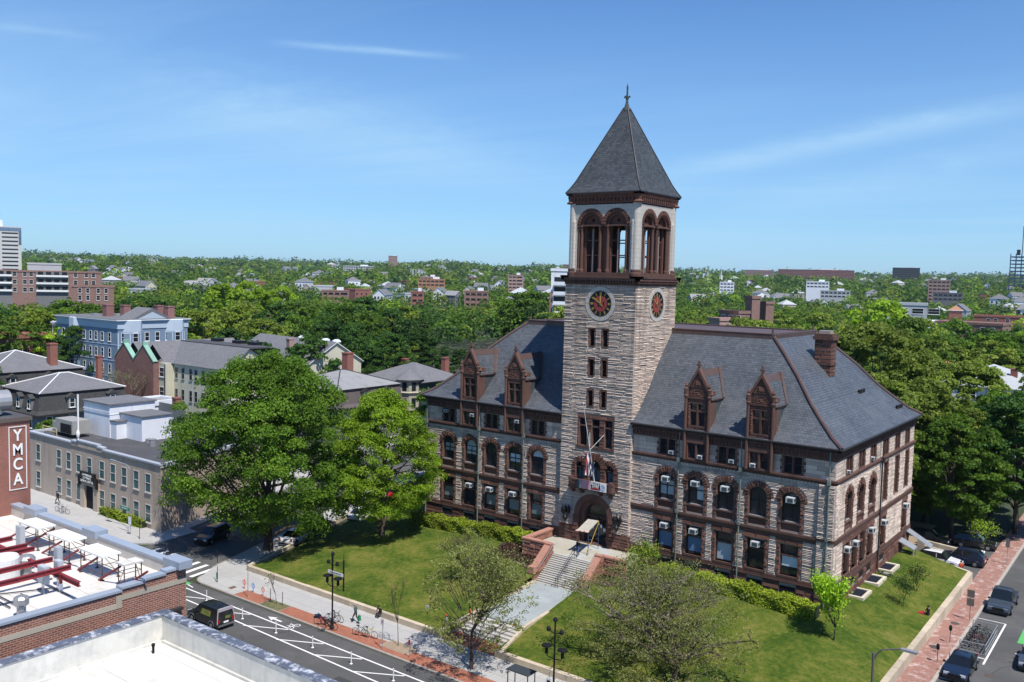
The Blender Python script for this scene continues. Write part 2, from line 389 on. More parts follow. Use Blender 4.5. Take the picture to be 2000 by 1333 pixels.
# smooth ashlar frieze zone shading slab handled by stones; roof
PR=[(-.55,12.98),(.5,13.62),(1.6,14.75),(2.8,16.05),(4.5,18.35),(6.,20.05),(7.7,21.8)]
def ring(t,z,k=9/7.7): 
    e=t*k if t>0 else t
    return [(HX0+e,t,z),(HX1-e,t,z),(HX1-e,HD-t,z),(HX0+e,HD-t,z)]
def rz(t): 
    for (a,za),(b,zb_) in zip(PR[:-1],PR[1:]):
        if a<=t<=b: return za+(zb_-za)*(t-a)/(b-a)
    return PR[-1][1]
rf=MB()
rings=[ring(t,z) for t,z in PR]
for A_,B_ in zip(rings[:-1],rings[1:]):
    for i in range(4):
        if i==0:        # the tower interrupts the front slope
            for xa,xb in ((None,-27.95),(-19.8,None)):
                L0=A_[0] if xa is None else (xa,A_[0][1],A_[0][2]); L1=B_[0] if xa is None else (xa,B_[0][1],B_[0][2]); R0_=A_[1] if xb is None else (xb,A_[1][1],A_[1][2]); R1_=B_[1] if xb is None else (xb,B_[1][1],B_[1][2])
                rf.face([L0,R0_,R1_,L1],0,.5)
        else: rf.face([A_[i],A_[(i+1)%4],B_[(i+1)%4],B_[i]],0,.5)
rf.face(rings[-1],1,.5)
roof=rf.build('roof',[m_slate,m_copper],hall)
b=MB(); t=rings[0]
for i in range(4):
    a,c=Vector(t[i]),Vector(t[(i+1)%4]); dz=Vector((0,0,.08))
    for a,c in (((a,Vector((-28.,a.y,a.z))),(Vector((-19.76,a.y,a.z)),c)) if i==0 else ((a,c),)): b.cyl(a-dz,c-dz,.1,.1,6)
b.box(HX0-.5,-.5,12.72,-28.,-.15,12.93); b.box(-19.76,-.5,12.72,HX1+.5,-.15,12.93); b.box(HX1+.15,-.5,12.72,HX1+.5,HD+.5,12.93); b.box(HX0-.5,-.15,12.6,HX0+.0,HD+.5,12.93)
for x in np.arange(HX0,HX1,.9):
    if not -28.3<x<-19.6: b.box(x,-.62,12.86,x+.06,-.3,12.97)
b.build('gutter',m_gutter,hall)
for ix,k in ((1,0),(0,1),(2,2),(3,3)):
    b=MB(); pts=[Vector(r_[ix])+Vector((0,0,.06)) for r_ in rings]
    for p,q in zip(pts[:-1],pts[1:]): b.cyl(p,q,.17,.17,7)
    b.cyl(pts[-1],pts[-1]+Vector((0,0,.55)),.16,.1,8); b.build('hip_cap',m_copper,roof,org=worldo(hall))
b=MB(); z=21.8; x0,x1=HX0+9,HX1-9; y0,y1=7.7,HD-7.7
for (ax,ay,bx,by) in ((x0-.3,y0-.35,x1+.3,y0+.15),(x0-.3,y1-.15,x1+.3,y1+.35),(x0-.35,y0+.15,x0+.15,y1-.15),(x1-.15,y0+.15,x1+.35,y1-.15)):
    b.box(ax,ay,z-.34,bx,by,z+.13)
b.tube([(x0,y0-.3,z+.12),(x1,y0-.3,z+.12),(x1+.3,y1,z+.12)],.1)
b.build('ridge_cap',m_copper,roof,org=worldo(hall))
for (a,c,d,e) in ((-6.4,12.1,-4.65,13.7),(-31,14.,-28.9,16.)):
    b=MB(); b.box(a+.08,c+.08,15,e and d-.08,e-.08,21.5,2)
    for fr_,uu in (((a,c+.08,0,0),d-a),((d-.08,c,0,PI/2),e-c),((a+.08,e,0,-PI/2),e-c)):
        b.fr(*fr_); stones(b,.02,uu-.02,15.2,18.9,[],row=.4,pr=.06,m=0,wid=(.5,.9)); stones(b,.02,uu-.02,19.1,21.4,[],row=.4,pr=.06,m=0,wid=(.5,.9)); b.fr()
    b.box(a-.05,c-.05,18.9,d+.05,e+.05,19.1,1); b.box(a-.12,c-.12,21.4,d+.12,e+.12,21.75,1); b.box(a,c,21.75,d,e,22.0,1); b.box(a+.3,c+.3,22,d-.3,e-.3,22.3,2)
    b.build('chimney',[m_brown,m_bsm,m_joint],hall)
for (y,x,l) in ((17.6,-3.2,2.0),(24.,-1.0,2.4)):
    b=MB(); b.box(x,y-l/2,rz(-x*7.7/9)+.02,x+.12,y+l/2,rz(-x*7.7/9)+.28); 
    for k in range(7): b.box(x-.02,y-l/2+k*l/7,rz(-x*7.7/9)-.1,x+.2,y-l/2+k*l/7+.1,rz(-x*7.7/9)+.25)
    b.build('snow_guard',m_gutter,hall)
# --- dormers
def dormer_proto():
    b=MB(); y=0
    b.holed([(-1.2,10.1),(1.2,10.1),(1.2,16.7),(0,18.75),(-1.2,16.7)],[rect(-.72,13.42,.72,15.5),rect(-.85,10.27,.85,11.73)],0,.3,0,0)
    hs=[('r',-.74,13.3,.74,15.85),('r',-.87,10.1,.87,12.2)]
    stones(b,-.98,.98,12.2,16.,hs,row=.28,wid=(.4,.8),pr=.09,m=2)
    stones(b,-.98,.98,10.15,12.2,hs,row=.3,wid=(.4,.8),pr=.06,m=2)
    b.box(-1.2,.3,11.73,1.2,.5,12.9,0); b.box(-1.2,.3,10.1,-.86,.5,11.73,0); b.box(.86,.3,10.1,1.2,.5,11.73,0); b.box(-1.2,.02,12.9,-.9,1.2,16.7,0); b.box(.9,.02,12.9,1.2,1.2,16.7,0)
    b.box(-1.3,-.12,15.95,1.3,.2,16.1,0); b.box(-.8,-.06,15.5,.8,.1,15.62,0); b.box(-.85,-.1,13.25,.85,.2,13.42,0); b.box(-.09,-.04,13.42,.09,.2,15.5,0); b.box(-.72,.0,14.72,.72,.18,14.88,0)
    b.box(-.09,-.02,10.27,.09,.2,11.73,0); b.box(-.98,-.07,11.75,.98,.1,12.2,0)
    voussoirs(b,0,16.15,.55,.85,0,.06,9,0,jag=.02)
    stones(b,-.5,.5,16.15,16.6,[],row=.16,wid=(.2,.4),pr=.06,m=2); dentils(b,-.75,.75,-.02,17.05,17.15,.07,.1,.08,0)
    pillow(b,-.3,.3,17.2,17.65,-.02,.12,2)
    for s_ in (-1,1):
        b.cyl((s_*1.16,-.08,10.15),(s_*1.16,-.08,16.9),.15,.15,9,0); b.lathe([(.2,16.05),(.24,16.2),(.18,16.3),(.22,16.7),(.26,16.85),(.12,17.0),(.17,17.15),(.02,17.45)],(s_*1.16,-.08,0),8,0)
        b.mesh([(s_*1.42,-.16,16.45),(s_*1.25,-.16,16.3),(0,-.16,18.5),(0,-.16,18.95),(s_*1.42,.3,16.45),(s_*1.25,.3,16.3),(0,.3,18.5),(0,.3,18.95)],[(0,1,2,3),(7,6,5,4),(0,3,7,4),(1,5,6,2)],0)
    d=b.build('dormer',[m_bsm,m_light,m_brown])
    b=MB(); b.prism([(-.1,18.7),(.1,18.7),(.06,19.0),(.2,19.05),(.22,19.2),(.05,19.2),(.04,19.55),(-.04,19.55),(-.05,19.2),(-.22,19.2),(-.2,19.05),(-.06,19.0)],-.14,.1); b.lathe([(.05,19.3),(.13,19.42),(.02,19.62)],(0,0,0),8); o=b.build('finial',m_bsm,d)
    b=MB(); e=1.32
    b.mesh([(-e,.2,16.0),(0,.2,18.6),(e,.2,16.0),(-e,5.,16.0),(0,5.,18.6),(e,5.,16.0)],[(0,1,4,3),(1,2,5,4)],0,.5)
    b.mesh([(-1.15,.2,12.9),(-1.15,.2,16.1),(-1.15,4,16.1),(-1.15,4,12.9),(1.15,.2,12.9),(1.15,.2,16.1),(1.15,4,16.1),(1.15,4,12.9)],[(0,1,2,3),(7,6,5,4)],1,.5)
    b.mesh([(-e,.2,16.0),(-e,.2,15.88),(-e,5,15.88),(-e,5,16.0),(e,.2,16.0),(e,.2,15.88),(e,5,15.88),(e,5,16.0)],[(0,1,2,3),(7,6,5,4)],2)
    b.mesh([(-.3,.2,18.05),(0,.2,18.64),(.3,.2,18.05),(-.3,4.9,18.05),(0,4.9,18.64),(.3,4.9,18.05)],[(0,1,4,3),(1,2,5,4)],2)
    for s_ in (-1,1):      # copper flashing at the junction with the main roof
        A1=Vector((0,4.75,18.68)); B1=Vector((s_*1.34,2.95,16.03)); A0=Vector((0,4.25,18.68)); B0=Vector((s_*1.34,2.5,16.03)); off=Vector((s_*.03,0,.02))
        f=[A0+off,A1+off,B1+off,B0+off]; b.mesh([tuple(p) for p in f],[(0,1,2,3) if s_<0 else (3,2,1,0)],2)
    b.build('dormer_roof',[m_slate,m_slate2,m_copper],d)
    b=MB(); 
    for c in (-.42,.42):
        b.holed(rect(c-.3,13.42,c+.3,15.5),[rect(c-.24,13.5,c+.24,14.7),rect(c-.24,14.78,c+.24,15.44)],.14,.05,0,0)
        b.holed(rect(c-.36,10.27,c+.36,11.73),[rect(c-.28,10.34,c+.28,10.96),rect(c-.28,11.02,c+.28,11.66)],.14,.05,0,0)
    b.build('window',m_frame,d)
    b=MB(); b.box(-.72,.19,13.42,.72,.22,15.5); b.box(-.85,.19,10.27,.85,.22,11.73); b.build('pane',m_glass,d)
    return d
dp=dormer_proto(); H0=worldo(hall)
for cx in (-12.83,-6.72,-40.38,-34.13): 
    c=cpy(dp,hall,(cx-H0[0],-.38-H0[1],-H0[2]))
proto(dp)
# --- windows
def win_arch(hw,h,spring,name='window',mull=True):
    b=MB(); o=arch(0,hw,0,spring,12); inn=arch(0,hw-.09,.1,spring,12)
    b.holed(o,[inn],.26,.07)
    if mull: b.box(-.04,.24,.08,.04,.32,spring+.05)
    b.box(-hw+.05,.23,spring-.55,hw-.05,.32,spring-.45); b.box(-hw,.1,-.03,hw,.34,.06,1)
    w=b.build(name,[m_frame,m_frame2]); b=MB(); b.prism(arch(0,hw-.02,.02,spring,12),.31,.33); b.build('pane',m_glass,w); return w
def win_rect(hw,h,tr=None,name='window'):
    b=MB(); hs=[rect(-hw+.08,.08,hw-.08,(tr or h/2)-.05),rect(-hw+.08,(tr or h/2)+.05,hw-.08,h-.08)]
    b.holed(rect(-hw,0,hw,h),hs,.26,.07); w=b.build(name,[m_frame]); b=MB(); b.box(-hw+.02,.31,.02,hw-.02,.33,h-.02); b.build('pane',m_glass,w); return w
def win_pair():
    b=MB()
    for c in (-.45,.45): b.holed(rect(c-.35,0,c+.35,1.46),[rect(c-.27,.07,c+.27,.7),rect(c-.27,.76,c+.27,1.4)],.2,.06)
    w=b.build('window',m_frame); b=MB(); b.box(-.8,.25,0,.8,.27,1.46); b.build('pane',m_glass,w); return w
def blind(w,x0,z0,x1,z1,m=None):
    b=MB(); b.box(x0,.295,z0,x1,.305,z1); o=b.build('blind',m or m_blind); o.parent=w; return o
wa=win_arch(.83,2.72,1.88); wr=win_rect(.8,2.77,1.75); wp=win_pair(); wt=win_rect(.62,3.85,2.4)
def put(pr_,fr,u,z,par=hall):
    a=fr[3]; x=fr[0]+math.cos(a)*u; y=fr[1]+math.sin(a)*u
    o=worldo(par); return cpy(pr_,par,(x-o[0],y-o[1],z-o[2]),a)
acb=MB(); acb.box(-.36,-.42,-.24,.36,.3,.24); acp=acb.build('air_conditioner',m_acw); b=MB(); b.box(-.2,-.445,-.16,.28,-.42,.16); b.box(-.372,-.36,-.14,-.36,-.05,.14); b.box(.36,-.36,-.14,.372,-.05,.14); b.build('grille',m_acg,acp)
def ac(fr,u,z): return put(acp,fr,u,z)
bl=random.Random(5)
for i,c in enumerate(cxR+cxL):
    w=put(wa,FR,c,5.84); 
    if i in (0,1,5,6,8): blind(w,-.7 if i!=1 else .05,1.0 if i>3 else .5,.72,1.85)
    if i in (6,9): b=MB(); b.prism(arch(0,.7,1.95,1.95,10),.295,.305); o=b.build('blind',m_blind); o.parent=w
    w=put(wr,FR,c,1.05)
    if i in (0,1): blind(w,-.7,.25,.7,1.6,M('blue_blind',(.12,.2,.33),.6,.1,3.))
    elif i in (2,4): blind(w,-.7,.1 if i==2 else .75,.7,1.65)
    elif i in (5,7,8,9): blind(w,-.7,.5,.7,1.6,M('grey_blind',(.2,.23,.23),.7,.1))
    if i in (1,3,6,8): continue          # dormer bays have their own attic openings
    w=put(wp,FR,c,10.27)
    if i in (2,4): blind(w,-.72,.06,-.18,1.38)
for c in (-15.97,-12.9,-9.9,-3.75): ac(FR,c,7.9)
for c in (-15.97,-12.9,-6.8): ac(FR,c,3.35)
for c in (-40.45,-37.5,-34.3): ac(FR,c,3.35)
for u,z in ((-15.5,10.52),(-12.4,10.52),(-9.4,10.52),(-7.25,10.5),(-44.1,11.4),(-39.95,11.4),(-33.7,11.4)): 
    c=ac(FR,u,z); c.scale=(.68,.6,.68)
    c.location.y-=(.3 if u in (-12.4,-7.25,-39.95,-33.7) else 0)
for u in sA: put(wa,SR,u,5.84)
for u in (3.95,6.45,8.95,11.4,15.95,24.35): put(wr,SR,u,1.05)
for u in sAt: put(wp,SR,u,10.27)
for u in (16.05,20.35,24.4): put(wt,SR,u,5.5)
for u,z in ((3.95,3.3),(6.45,3.3),(11.4,3.5),(15.95,3.3),(24.35,3.4)): ac(SR,u,z)
c=ac(SR,10.9,10.5); c.scale=(.6,.6,.6); c=ac(SR,3.5,10.4); c.scale=(.5,.5,.5)
# downspouts
for x in (-14.6,-8.4,-.45,-39.03,-32.88,-46.85):
    b=MB(); b.cyl((x,-.3,-1.2),(x,-.3,9.9),.075,.075,8); b.cyl((x,-.28,10.1),(x,-.28,12.6),.06,.06,8); b.box(x-.14,-.46,9.75,x+.14,-.2,10.15); b.box(x-.13,-.42,4.85,x+.13,-.2,5.15)
    for z in (1.2,2.8,6.5,8.): b.cyl((x,-.3,z),(x,-.3,z+.1),.11,.11,8)
    b.build('downspout',m_vert,hall)
b=MB(); b.cyl((.25,13.8,-.9),(.25,13.8,9.9),.08,.08,8); b.cyl((.25,13.8,10.1),(.25,13.8,12.7),.06,.06,8); b.box(.12,13.6,9.7,.45,14.0,10.2); b.tube([(.25,13.8,-.9),(.5,13.8,-1.2),(1.4,13.9,-1.4)],.09); b.build('downspout',m_gutter,hall)
# =============== TOWER ===============
TX,TY,TH=-23.88,3.82,4.12
TFR=[(TX,TY-TH,0,0),(TX+TH,TY,0,PI/2),(TX,TY+TH,0,PI),(TX-TH,TY,0,-PI/2)]
tw=MB(); ts=MB(); tt=MB()
slits=[(u,z0,z1) for u in (-.76,.76) for z0,z1 in ((20.15,21.8),(17.15,18.75),(14.05,15.6))]
def tface(k):
    for b in (tw,ts,tt): b.fr(*TFR[k])
    holes=[];hs=[('c',.1,24.42,1.72)] if k<2 else []
    if k==0:
        for u,z0,z1 in slits:
            holes.append(rect(u-.26,z0,u+.26,z1)); hs.append(('r',u-.42,z0-.1,u+.42,z1+.15))
            for s_ in (-1,1): jamb(ts,u+s_*.26,s_,z0-.1,z1+.12,0,.09,1,(.12,.24),.3)
            pillow(ts,u-.3,u+.3,z1,z1+.22,0,.09,1); tt.box(u-.3,-.1,z0-.12,u+.3,.3,z0,0)
        for u in (-1.5,0,1.5): holes.append(rect(u-.43,9.95,u+.43,12.73))
        hs.append(('r',-2.15,9.65,2.15,13.15))
        stones(ts,-2.2,2.2,12.75,13.2,[],row=.5,wid=(.7,1.),pr=.1,m=1)
        for a,b_,w in ((-2.15,-1.95,.2),(-1.05,-.45,.6),(.45,1.05,.6),(1.95,2.15,.2)):
            n=8
            for j in range(n): pillow(ts,a,b_,9.95+j*.35,9.95+(j+1)*.35-.02,0,.09,1,ins=.05)
        tt.box(-2.25,-.14,9.68,2.25,.3,9.93,0)
        for u in (-1.5,0,1.5): tt.box(u-.45,.02,11.9,u+.45,.25,12.05,0)
        for u,hw,zs in ((-1.75,.46,7.75),(0,.66,7.85),(1.75,.46,7.75)):
            holes.append(arch(u,hw,6.35,zs,10)); Ro=1.0 if u else 1.5
            voussoirs(ts,u,zs,hw+.02,Ro,-.01 if u else -.03,.11,9 if u else 11,1,jag=.06); hs.append(('a',u,Ro,5.6,zs,Ro-.1))
            tt.box(u-hw,.03,zs-.15,u+hw,.2,zs-.05,0)
        for a,b_ in ((-2.75,-2.22),(-1.28,-.67),(.67,1.28),(2.22,2.75)):
            for j in range(6): pillow(ts,a,b_,5.8+j*.34,5.8+(j+1)*.34-.02,0,.1,1,ins=.05)
        holes.append(arch(0,1.72,-.1,2.75,18)); hs.append(('a',0,2.3,-.2,2.75,2.3))
        tt.holed(arch(0,2.3,-.1,2.75,20),[arch(0,1.72,-.05,2.75,20)],-.05,.1,0,0)
        tt.holed(arch(0,1.74,-.1,2.75,20),[arch(0,1.3,-.05,2.75,20)],.42,.5,0,0)
        for s_ in (-1,1):
            for j in range(7): pillow(ts,min(s_*1.78,s_*2.45),max(s_*1.78,s_*2.45),-.1+j*.4,.27+j*.4,-.05,.09,1,ins=.05)
    tw.holed(rect(-TH,-2,TH,27.),holes,0,.45,0,1)
    stones(ts,-TH-.04,TH+.04,1.5,26.4,hs,alt=[.4,.28,.44,.34,.3],wid=(.8,1.8),pr=.09)
    stones(ts,-TH-.04,TH+.04,-.6,1.5,hs,row=.36,wid=(.6,1.1),pr=.1,m=1)
    # cornice under the belfry
    tt.box(-TH-.05,-.1,26.3,TH+.05,0,26.5,0); dentils(tt,-TH-.1,TH+.1,-.08,26.5,26.75,.22,.16,.16,0); tt.box(-TH-.1,-.08,26.5,TH+.1,0,26.75,0)
    tt.box(-TH-.36,-.36,26.75,TH+.36,0,27.0,0); tt.box(-TH-.42,-.42,27.0,TH+.42,.6,27.2,0)
for k in range(4): tface(k)
for b in (tw,ts,tt): b.fr()
tw.build('tower_wall',[m_joint,m_bsm],hall); ts.build('tower_facing',[m_light,m_brown,m_joint],hall); tt.build('tower_trim',[m_bsm,m_lsm],hall)
# tower window panes
b=MB(); b.fr(*TFR[0])
for u,z0,z1 in slits: b.box(u-.26,.35,z0,u+.26,.37,z1)
b.build('slit_pane',m_dark,hall)
for u in (-1.5,0,1.5):
    b=MB(TFR[0]); b.holed(rect(u-.43,9.95,u+.43,12.73),[rect(u-.36,10.02,u-.03,11.9),rect(u+.03,10.02,u+.36,11.9),rect(u-.36,12.05,u+.36,12.66)],.3,.05); w=b.build('window',m_frame,hall)
    b=MB(TFR[0]); b.box(u-.43,.37,9.95,u+.43,.39,12.73); b.build('pane',m_glass,w,org=H0)
for u,hw,zs in ((-1.75,.46,7.75),(0,.66,7.85),(1.75,.46,7.75)):
    b=MB(TFR[0]); b.holed(arch(u,hw,6.35,zs,10),[arch(u,hw-.07,6.4,zs,10)],.3,.05); b.box(u-.03,.3,6.4,u+.03,.36,zs); w=b.build('window',m_frame,hall)
    b=MB(TFR[0]); b.prism(arch(u,hw,6.35,zs,10),.37,.39); b.build('pane',m_glass,w,org=H0)
    b=MB(TFR[0]); b.box(u-hw+.1,.34,6.45,u+hw-.1,.36,zs-.3); b.build('blind',M('dark_blind',(.09,.13,.15),.7,.1),w,org=H0)
# entrance doors
b=MB(TFR[0]); b.holed(arch(0,1.32,-.1,2.75,16),[arch(0,1.1,2.75,2.8,12),rect(-1.15,.3,-.1,2.5),rect(.1,.3,1.15,2.5)],.85,.08); dr=b.build('entrance_door',m_frame,hall)
b=MB(TFR[0]); b.prism(arch(0,1.32,-.1,2.75,16),.95,.97); b.build('pane',m_glass,dr,org=H0)
b=MB(TFR[0]); b.box(.35,.83,1.5,.6,.85,1.85); b.box(.75,.83,1.2,1.0,.85,1.5); b.box(-.6,.83,1.3,-.35,.85,1.6); b.build('notice',m_white,dr,org=H0)
# balcony
b=MB(TFR[0]); b.box(-2.6,-.85,5.62,2.6,0,5.8); b.box(-2.5,-.8,5.8,2.5,-.62,6.45); b.box(-2.62,-.88,6.45,2.62,-.55,6.58); b.box(-2.5,-.62,5.8,-2.32,0,6.45); b.box(2.32,-.62,5.8,2.5,0,6.45)
for u in (-2.5,2.22): b.box(u-.02,-.9,5.7,u+.32,-.5,6.72)
for u in (-2.3,-1.2,1.0,2.1): b.prism([(u-.1,5.1),(u+.1,5.1),(u+.1,5.6),(u-.1,5.6)],-.5,0); b.box(u-.14,-.75,5.4,u+.14,0,5.62)
dentils(b,-2.4,2.3,-.8,5.9,6.35,.04,.14,.2)
b.build('balcony',m_bsm,hall)
# clocks
for k in (0,1):
    b=MB(TFR[k]); uc,zc=.1,24.42; n=44
    cr=[(uc+1.72*math.cos(2*PI*i/n),zc+1.72*math.sin(2*PI*i/n)) for i in range(n)]; ci=[(uc+1.28*math.cos(2*PI*i/n),zc+1.28*math.sin(2*PI*i/n)) for i in range(n)]
    b.holed(cr,[ci],-.1,.12,0,0)
    for i in range(n): p,q=cr[i],cr[(i+1)%n]; b.face([(p[0],-.1,p[1]),(p[0],0,p[1]),(q[0],0,q[1]),(q[0],-.1,q[1])],0)
    for i in range(16):
        t=2*PI*i/16; b.mesh([(uc+1.3*math.cos(t)-.012*math.sin(t),-.104,zc+1.3*math.sin(t)+.012*math.cos(t)),(uc+1.3*math.cos(t)+.012*math.sin(t),-.104,zc+1.3*math.sin(t)-.012*math.cos(t)),(uc+1.7*math.cos(t)+.012*math.sin(t),-.104,zc+1.7*math.sin(t)-.012*math.cos(t)),(uc+1.7*math.cos(t)-.012*math.sin(t),-.104,zc+1.7*math.sin(t)+.012*math.cos(t))],[(0,1,2,3)],1)
    clk=b.build('clock',[m_lsm,m_joint],hall)
    b=MB(TFR[k]); b.prism(ci,-.02,.05,0)
    for i in range(60):
        t=2*PI*i/60; s_=(uc+1.36*math.cos(t),zc+1.36*math.sin(t)); w=.035
        b.prism([(uc+1.26*math.cos(t)+w*math.sin(t),zc+1.26*math.sin(t)-w*math.cos(t)),s_,(uc+1.26*math.cos(t)-w*math.sin(t),zc+1.26*math.sin(t)+w*math.cos(t))],-.11,-.02,0)
    b.build('dial',m_black,clk,org=H0)
    b=MB(TFR[k]); b.prism([(uc+.78*math.cos(2*PI*i/10+.3),zc+.82*math.sin(2*PI*i/10+.3)) for i in range(10)],-.045,-.02)
    b.build('dial_centre',m_red,clk,org=H0)
    b=MB(TFR[k]); b.box(uc+.3,-.055,zc-.25,uc+.42,-.045,zc+.2); b.box(uc-.32,-.055,zc-.28,uc-.1,-.045,zc-.16); b.box(uc-.3,-.055,zc-.16,uc-.2,-.045,zc+.2); b.build('shutter',m_black,clk,org=H0)
    b=MB(TFR[k]); num=[3,1,2,3,2,2,1,2,3,3,2,2]   # strokes of XII, I, II ... round the dial
    for i in range(12):
        t=PI/2-i*PI/6
        for j in range(num[i]):
            o_=(j-(num[i]-1)/2)*.075; w=.022; a0,a1=.85,1.18
            cs,sn=math.cos(t),math.sin(t); px,pz=-sn,cs
            b.prism([(uc+a0*cs+(o_-w)*px,zc+a0*sn+(o_-w)*pz),(uc+a1*cs+(o_-w)*px,zc+a1*sn+(o_-w)*pz),(uc+a1*cs+(o_+w)*px,zc+a1*sn+(o_+w)*pz),(uc+a0*cs+(o_+w)*px,zc+a0*sn+(o_+w)*pz)],-.035,-.02)
    b.build('numeral',m_gold,clk,org=H0)
    for ang,l,w,tl in ((R(90),.92,.06,.12),(R(142),1.12,.045,.45)):
        b=MB(TFR[k]); cs,sn=math.cos(ang),math.sin(ang)
        b.prism([(uc-tl*cs+w*.4*sn,zc-tl*sn-w*.4*cs),(uc+w*sn,zc-w*cs),(uc+l*.7*cs+w*1.2*sn,zc+l*.7*sn-w*1.2*cs),(uc+l*cs,zc+l*sn),(uc+l*.7*cs-w*1.2*sn,zc+l*.7*sn+w*1.2*cs),(uc-w*sn,zc+w*cs),(uc-tl*cs-w*.4*sn,zc-tl*sn+w*.4*cs)],-.09,-.07); b.build('clock_hand',m_gold,clk,org=H0)
# belfry
bw=MB(); bb=MB(); HB=3.9
def dbl(R_=1.64,c=1.46,z0=27.5,zs=32.3,hw=3.1,n=14):
    th=math.acos(-c/R_); o=[(-hw,z0),(hw,z0)]
    o+=[(c+R_*math.cos(th*i/n),zs+R_*math.sin(th*i/n)) for i in range(n+1)]
    o+=[(-c+R_*math.cos(PI-th+th*i/n),zs+R_*math.sin(PI-th+th*i/n)) for i in range(1,n+1)]
    return o
for k in range(4):
    f=TFR[k]; a=f[3]; ox=TX+math.sin(a)*HB; oy=TY-math.cos(a)*HB
    for b in (bw,bb): b.fr(ox,oy,0,a)
    bw.holed(rect(-HB+.3,27.2,HB-.3,34.45),[dbl()],0,.45,0,0)
    lan=[]
    for c in (-1.46,1.46):
        for s_ in (-.42,.42): lan.append(arch(c+s_,.385,27.5,31.9,8))
        lan.append([(c+.18*math.cos(2*PI*i/8),32.75+.18*math.sin(2*PI*i/8)) for i in range(8)])
    bb.holed(rect(-3.3,27.2,3.3,34.3),lan,.5,.22,0,0,back=True)
    bb.holed(dbl(1.64,1.46,32.2,32.3,3.1),[arch(-1.46,.95,32.25,32.3,12),arch(1.46,.95,32.25,32.3,12)],.2,.3,1,0)
    for c in (-1.46,1.46): voussoirs(bb,c,32.3,1.2,1.6,-.01,.03,15,0,jag=.0)
    for u in (-2.95,-2.6,-.45,.45,2.6,2.95):
        bb.cyl((u,.22,27.7),(u,.22,31.75),.15,.15,9,1); bb.lathe([(.15,31.7),(.18,31.8),(.16,31.9),(.26,32.1),(.26,32.25)],(u,.22,0),8,1); bb.lathe([(.24,27.4),(.24,27.75),(.17,27.9)],(u,.22,0),8,1)
    bb.box(-3.1,.05,32.15,3.1,.5,32.32,1)
    for c in (-1.46,1.46):
        bb.cyl((c,.55,27.3),(c,.55,31.9),.1,.1,8,2)
        for z in (29.2,30.7): bb.box(c-.75,.6,z,c+.75,.7,z+.12,0)
    for u in (-3.42,3.42): bw.cyl((u,.02,27.9),(u,.02,32.6),.2,.2,10,0); bw.lathe([(.2,32.6),(.02,33.2)],(u,.02,0),10,0)
    bb.box(-3.8,-.12,27.2,3.8,.3,27.45,1); bb.box(-3.78,-.06,27.45,3.78,.46,27.55,1)
    # cornice
    bb.box(-HB-.1,-.08,34.4,HB+.1,.4,34.6,0); dentils(bb,-HB,HB,-.08,34.6,34.95,.14,.2,.22,0); bb.box(-HB-.1,-.08,34.6,HB+.1,.4,35.,0); bb.box(-HB-.2,-.24,34.95,HB+.2,.4,35.25,0); dentils(bb,-HB-.1,HB+.1,-.24,35.05,35.25,.08,.1,.12,0)
    bb.box(-HB-.36,-.36,35.25,HB+.36,.4,35.5,0)
for b in (bw,bb): b.fr()
for sx in (-1,1):
    for sy in (-1,1):
        x,y=TX+sx*(HB-.25),TY+sy*(HB-.25)
        bw.cyl((x,y,27.85),(x,y,34.45),.42,.42,16,0); bb.lathe([(.56,27.2),(.56,27.5),(.48,27.6),(.5,27.8),(.43,27.9)],(x,y,0),16,1)
        bw.box(min(x,x-sx*.6),min(y,y-sy*.6),27.2,max(x,x-sx*.6),max(y,y-sy*.6),34.45,0); bb.lathe([(.45,34.4),(.5,34.5),(.3,34.7),(.35,34.9),(.05,35.3)],(x+sx*.2,y+sy*.2,0),10,0)
bw.build('belfry_wall',[m_lsm],hall); bb.build('belfry_arcade',[M('belfry_brown',(.13,.06,.045),.85,.15,1.,.2),m_bsm,M('grey_shaft',(.25,.2,.18),.8,.1)],hall)
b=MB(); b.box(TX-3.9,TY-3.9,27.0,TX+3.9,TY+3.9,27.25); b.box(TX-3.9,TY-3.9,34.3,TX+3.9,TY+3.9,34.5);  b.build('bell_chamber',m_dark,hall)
sp=MB(); pr=[(4.32,35.5),(4.02,35.95),(3.6,36.7),(.22,44.35)]
for (h0,z0),(h1,z1) in zip(pr[:-1],pr[1:]):
    q=lambda h,z:[(TX-h,TY-h,z),(TX+h,TY-h,z),(TX+h,TY+h,z),(TX-h,TY+h,z)]
    A_,B_=q(h0,z0),q(h1,z1)
    for i in range(4): sp.face([A_[i],A_[(i+1)%4],B_[(i+1)%4],B_[i]],0,.5)
sp.box(TX-4.34,TY-4.34,35.4,TX+4.34,TY+4.34,35.5,1)
spire=sp.build('tower_roof',[m_slate2,m_gutter],hall)
b=MB()
for sx in (-1,1):
    for sy in (-1,1):
        for (h0,z0),(h1,z1) in zip(pr[:-1],pr[1:]): b.cyl((TX+sx*h0,TY+sy*h0,z0),(TX+sx*h1,TY+sy*h1,z1),.07,.07,6)
b.build('hip_cap',m_gutter,spire,org=H0)
b=MB(); b.lathe([(.42,44.1),(.3,44.35),(.16,44.8),(.1,45.2),(.14,45.3),(.08,45.45),(.1,45.6),(.08,46.2),(.11,46.4),(.02,46.8)],(TX,TY,0),8)
for a in (0,PI/2):
    for s_ in (-1,1):
        pts=[(TX+math.cos(a)*s_*r_,TY+math.sin(a)*s_*r_,z) for r_,z in ((.05,45.15),(.15,45.35),(.24,45.52),(.33,45.5),(.32,45.38))]; b.tube(pts,.055,6)
b.build('finial',M('dull_bronze',(.06,.07,.065),.6,.15),spire,org=H0)
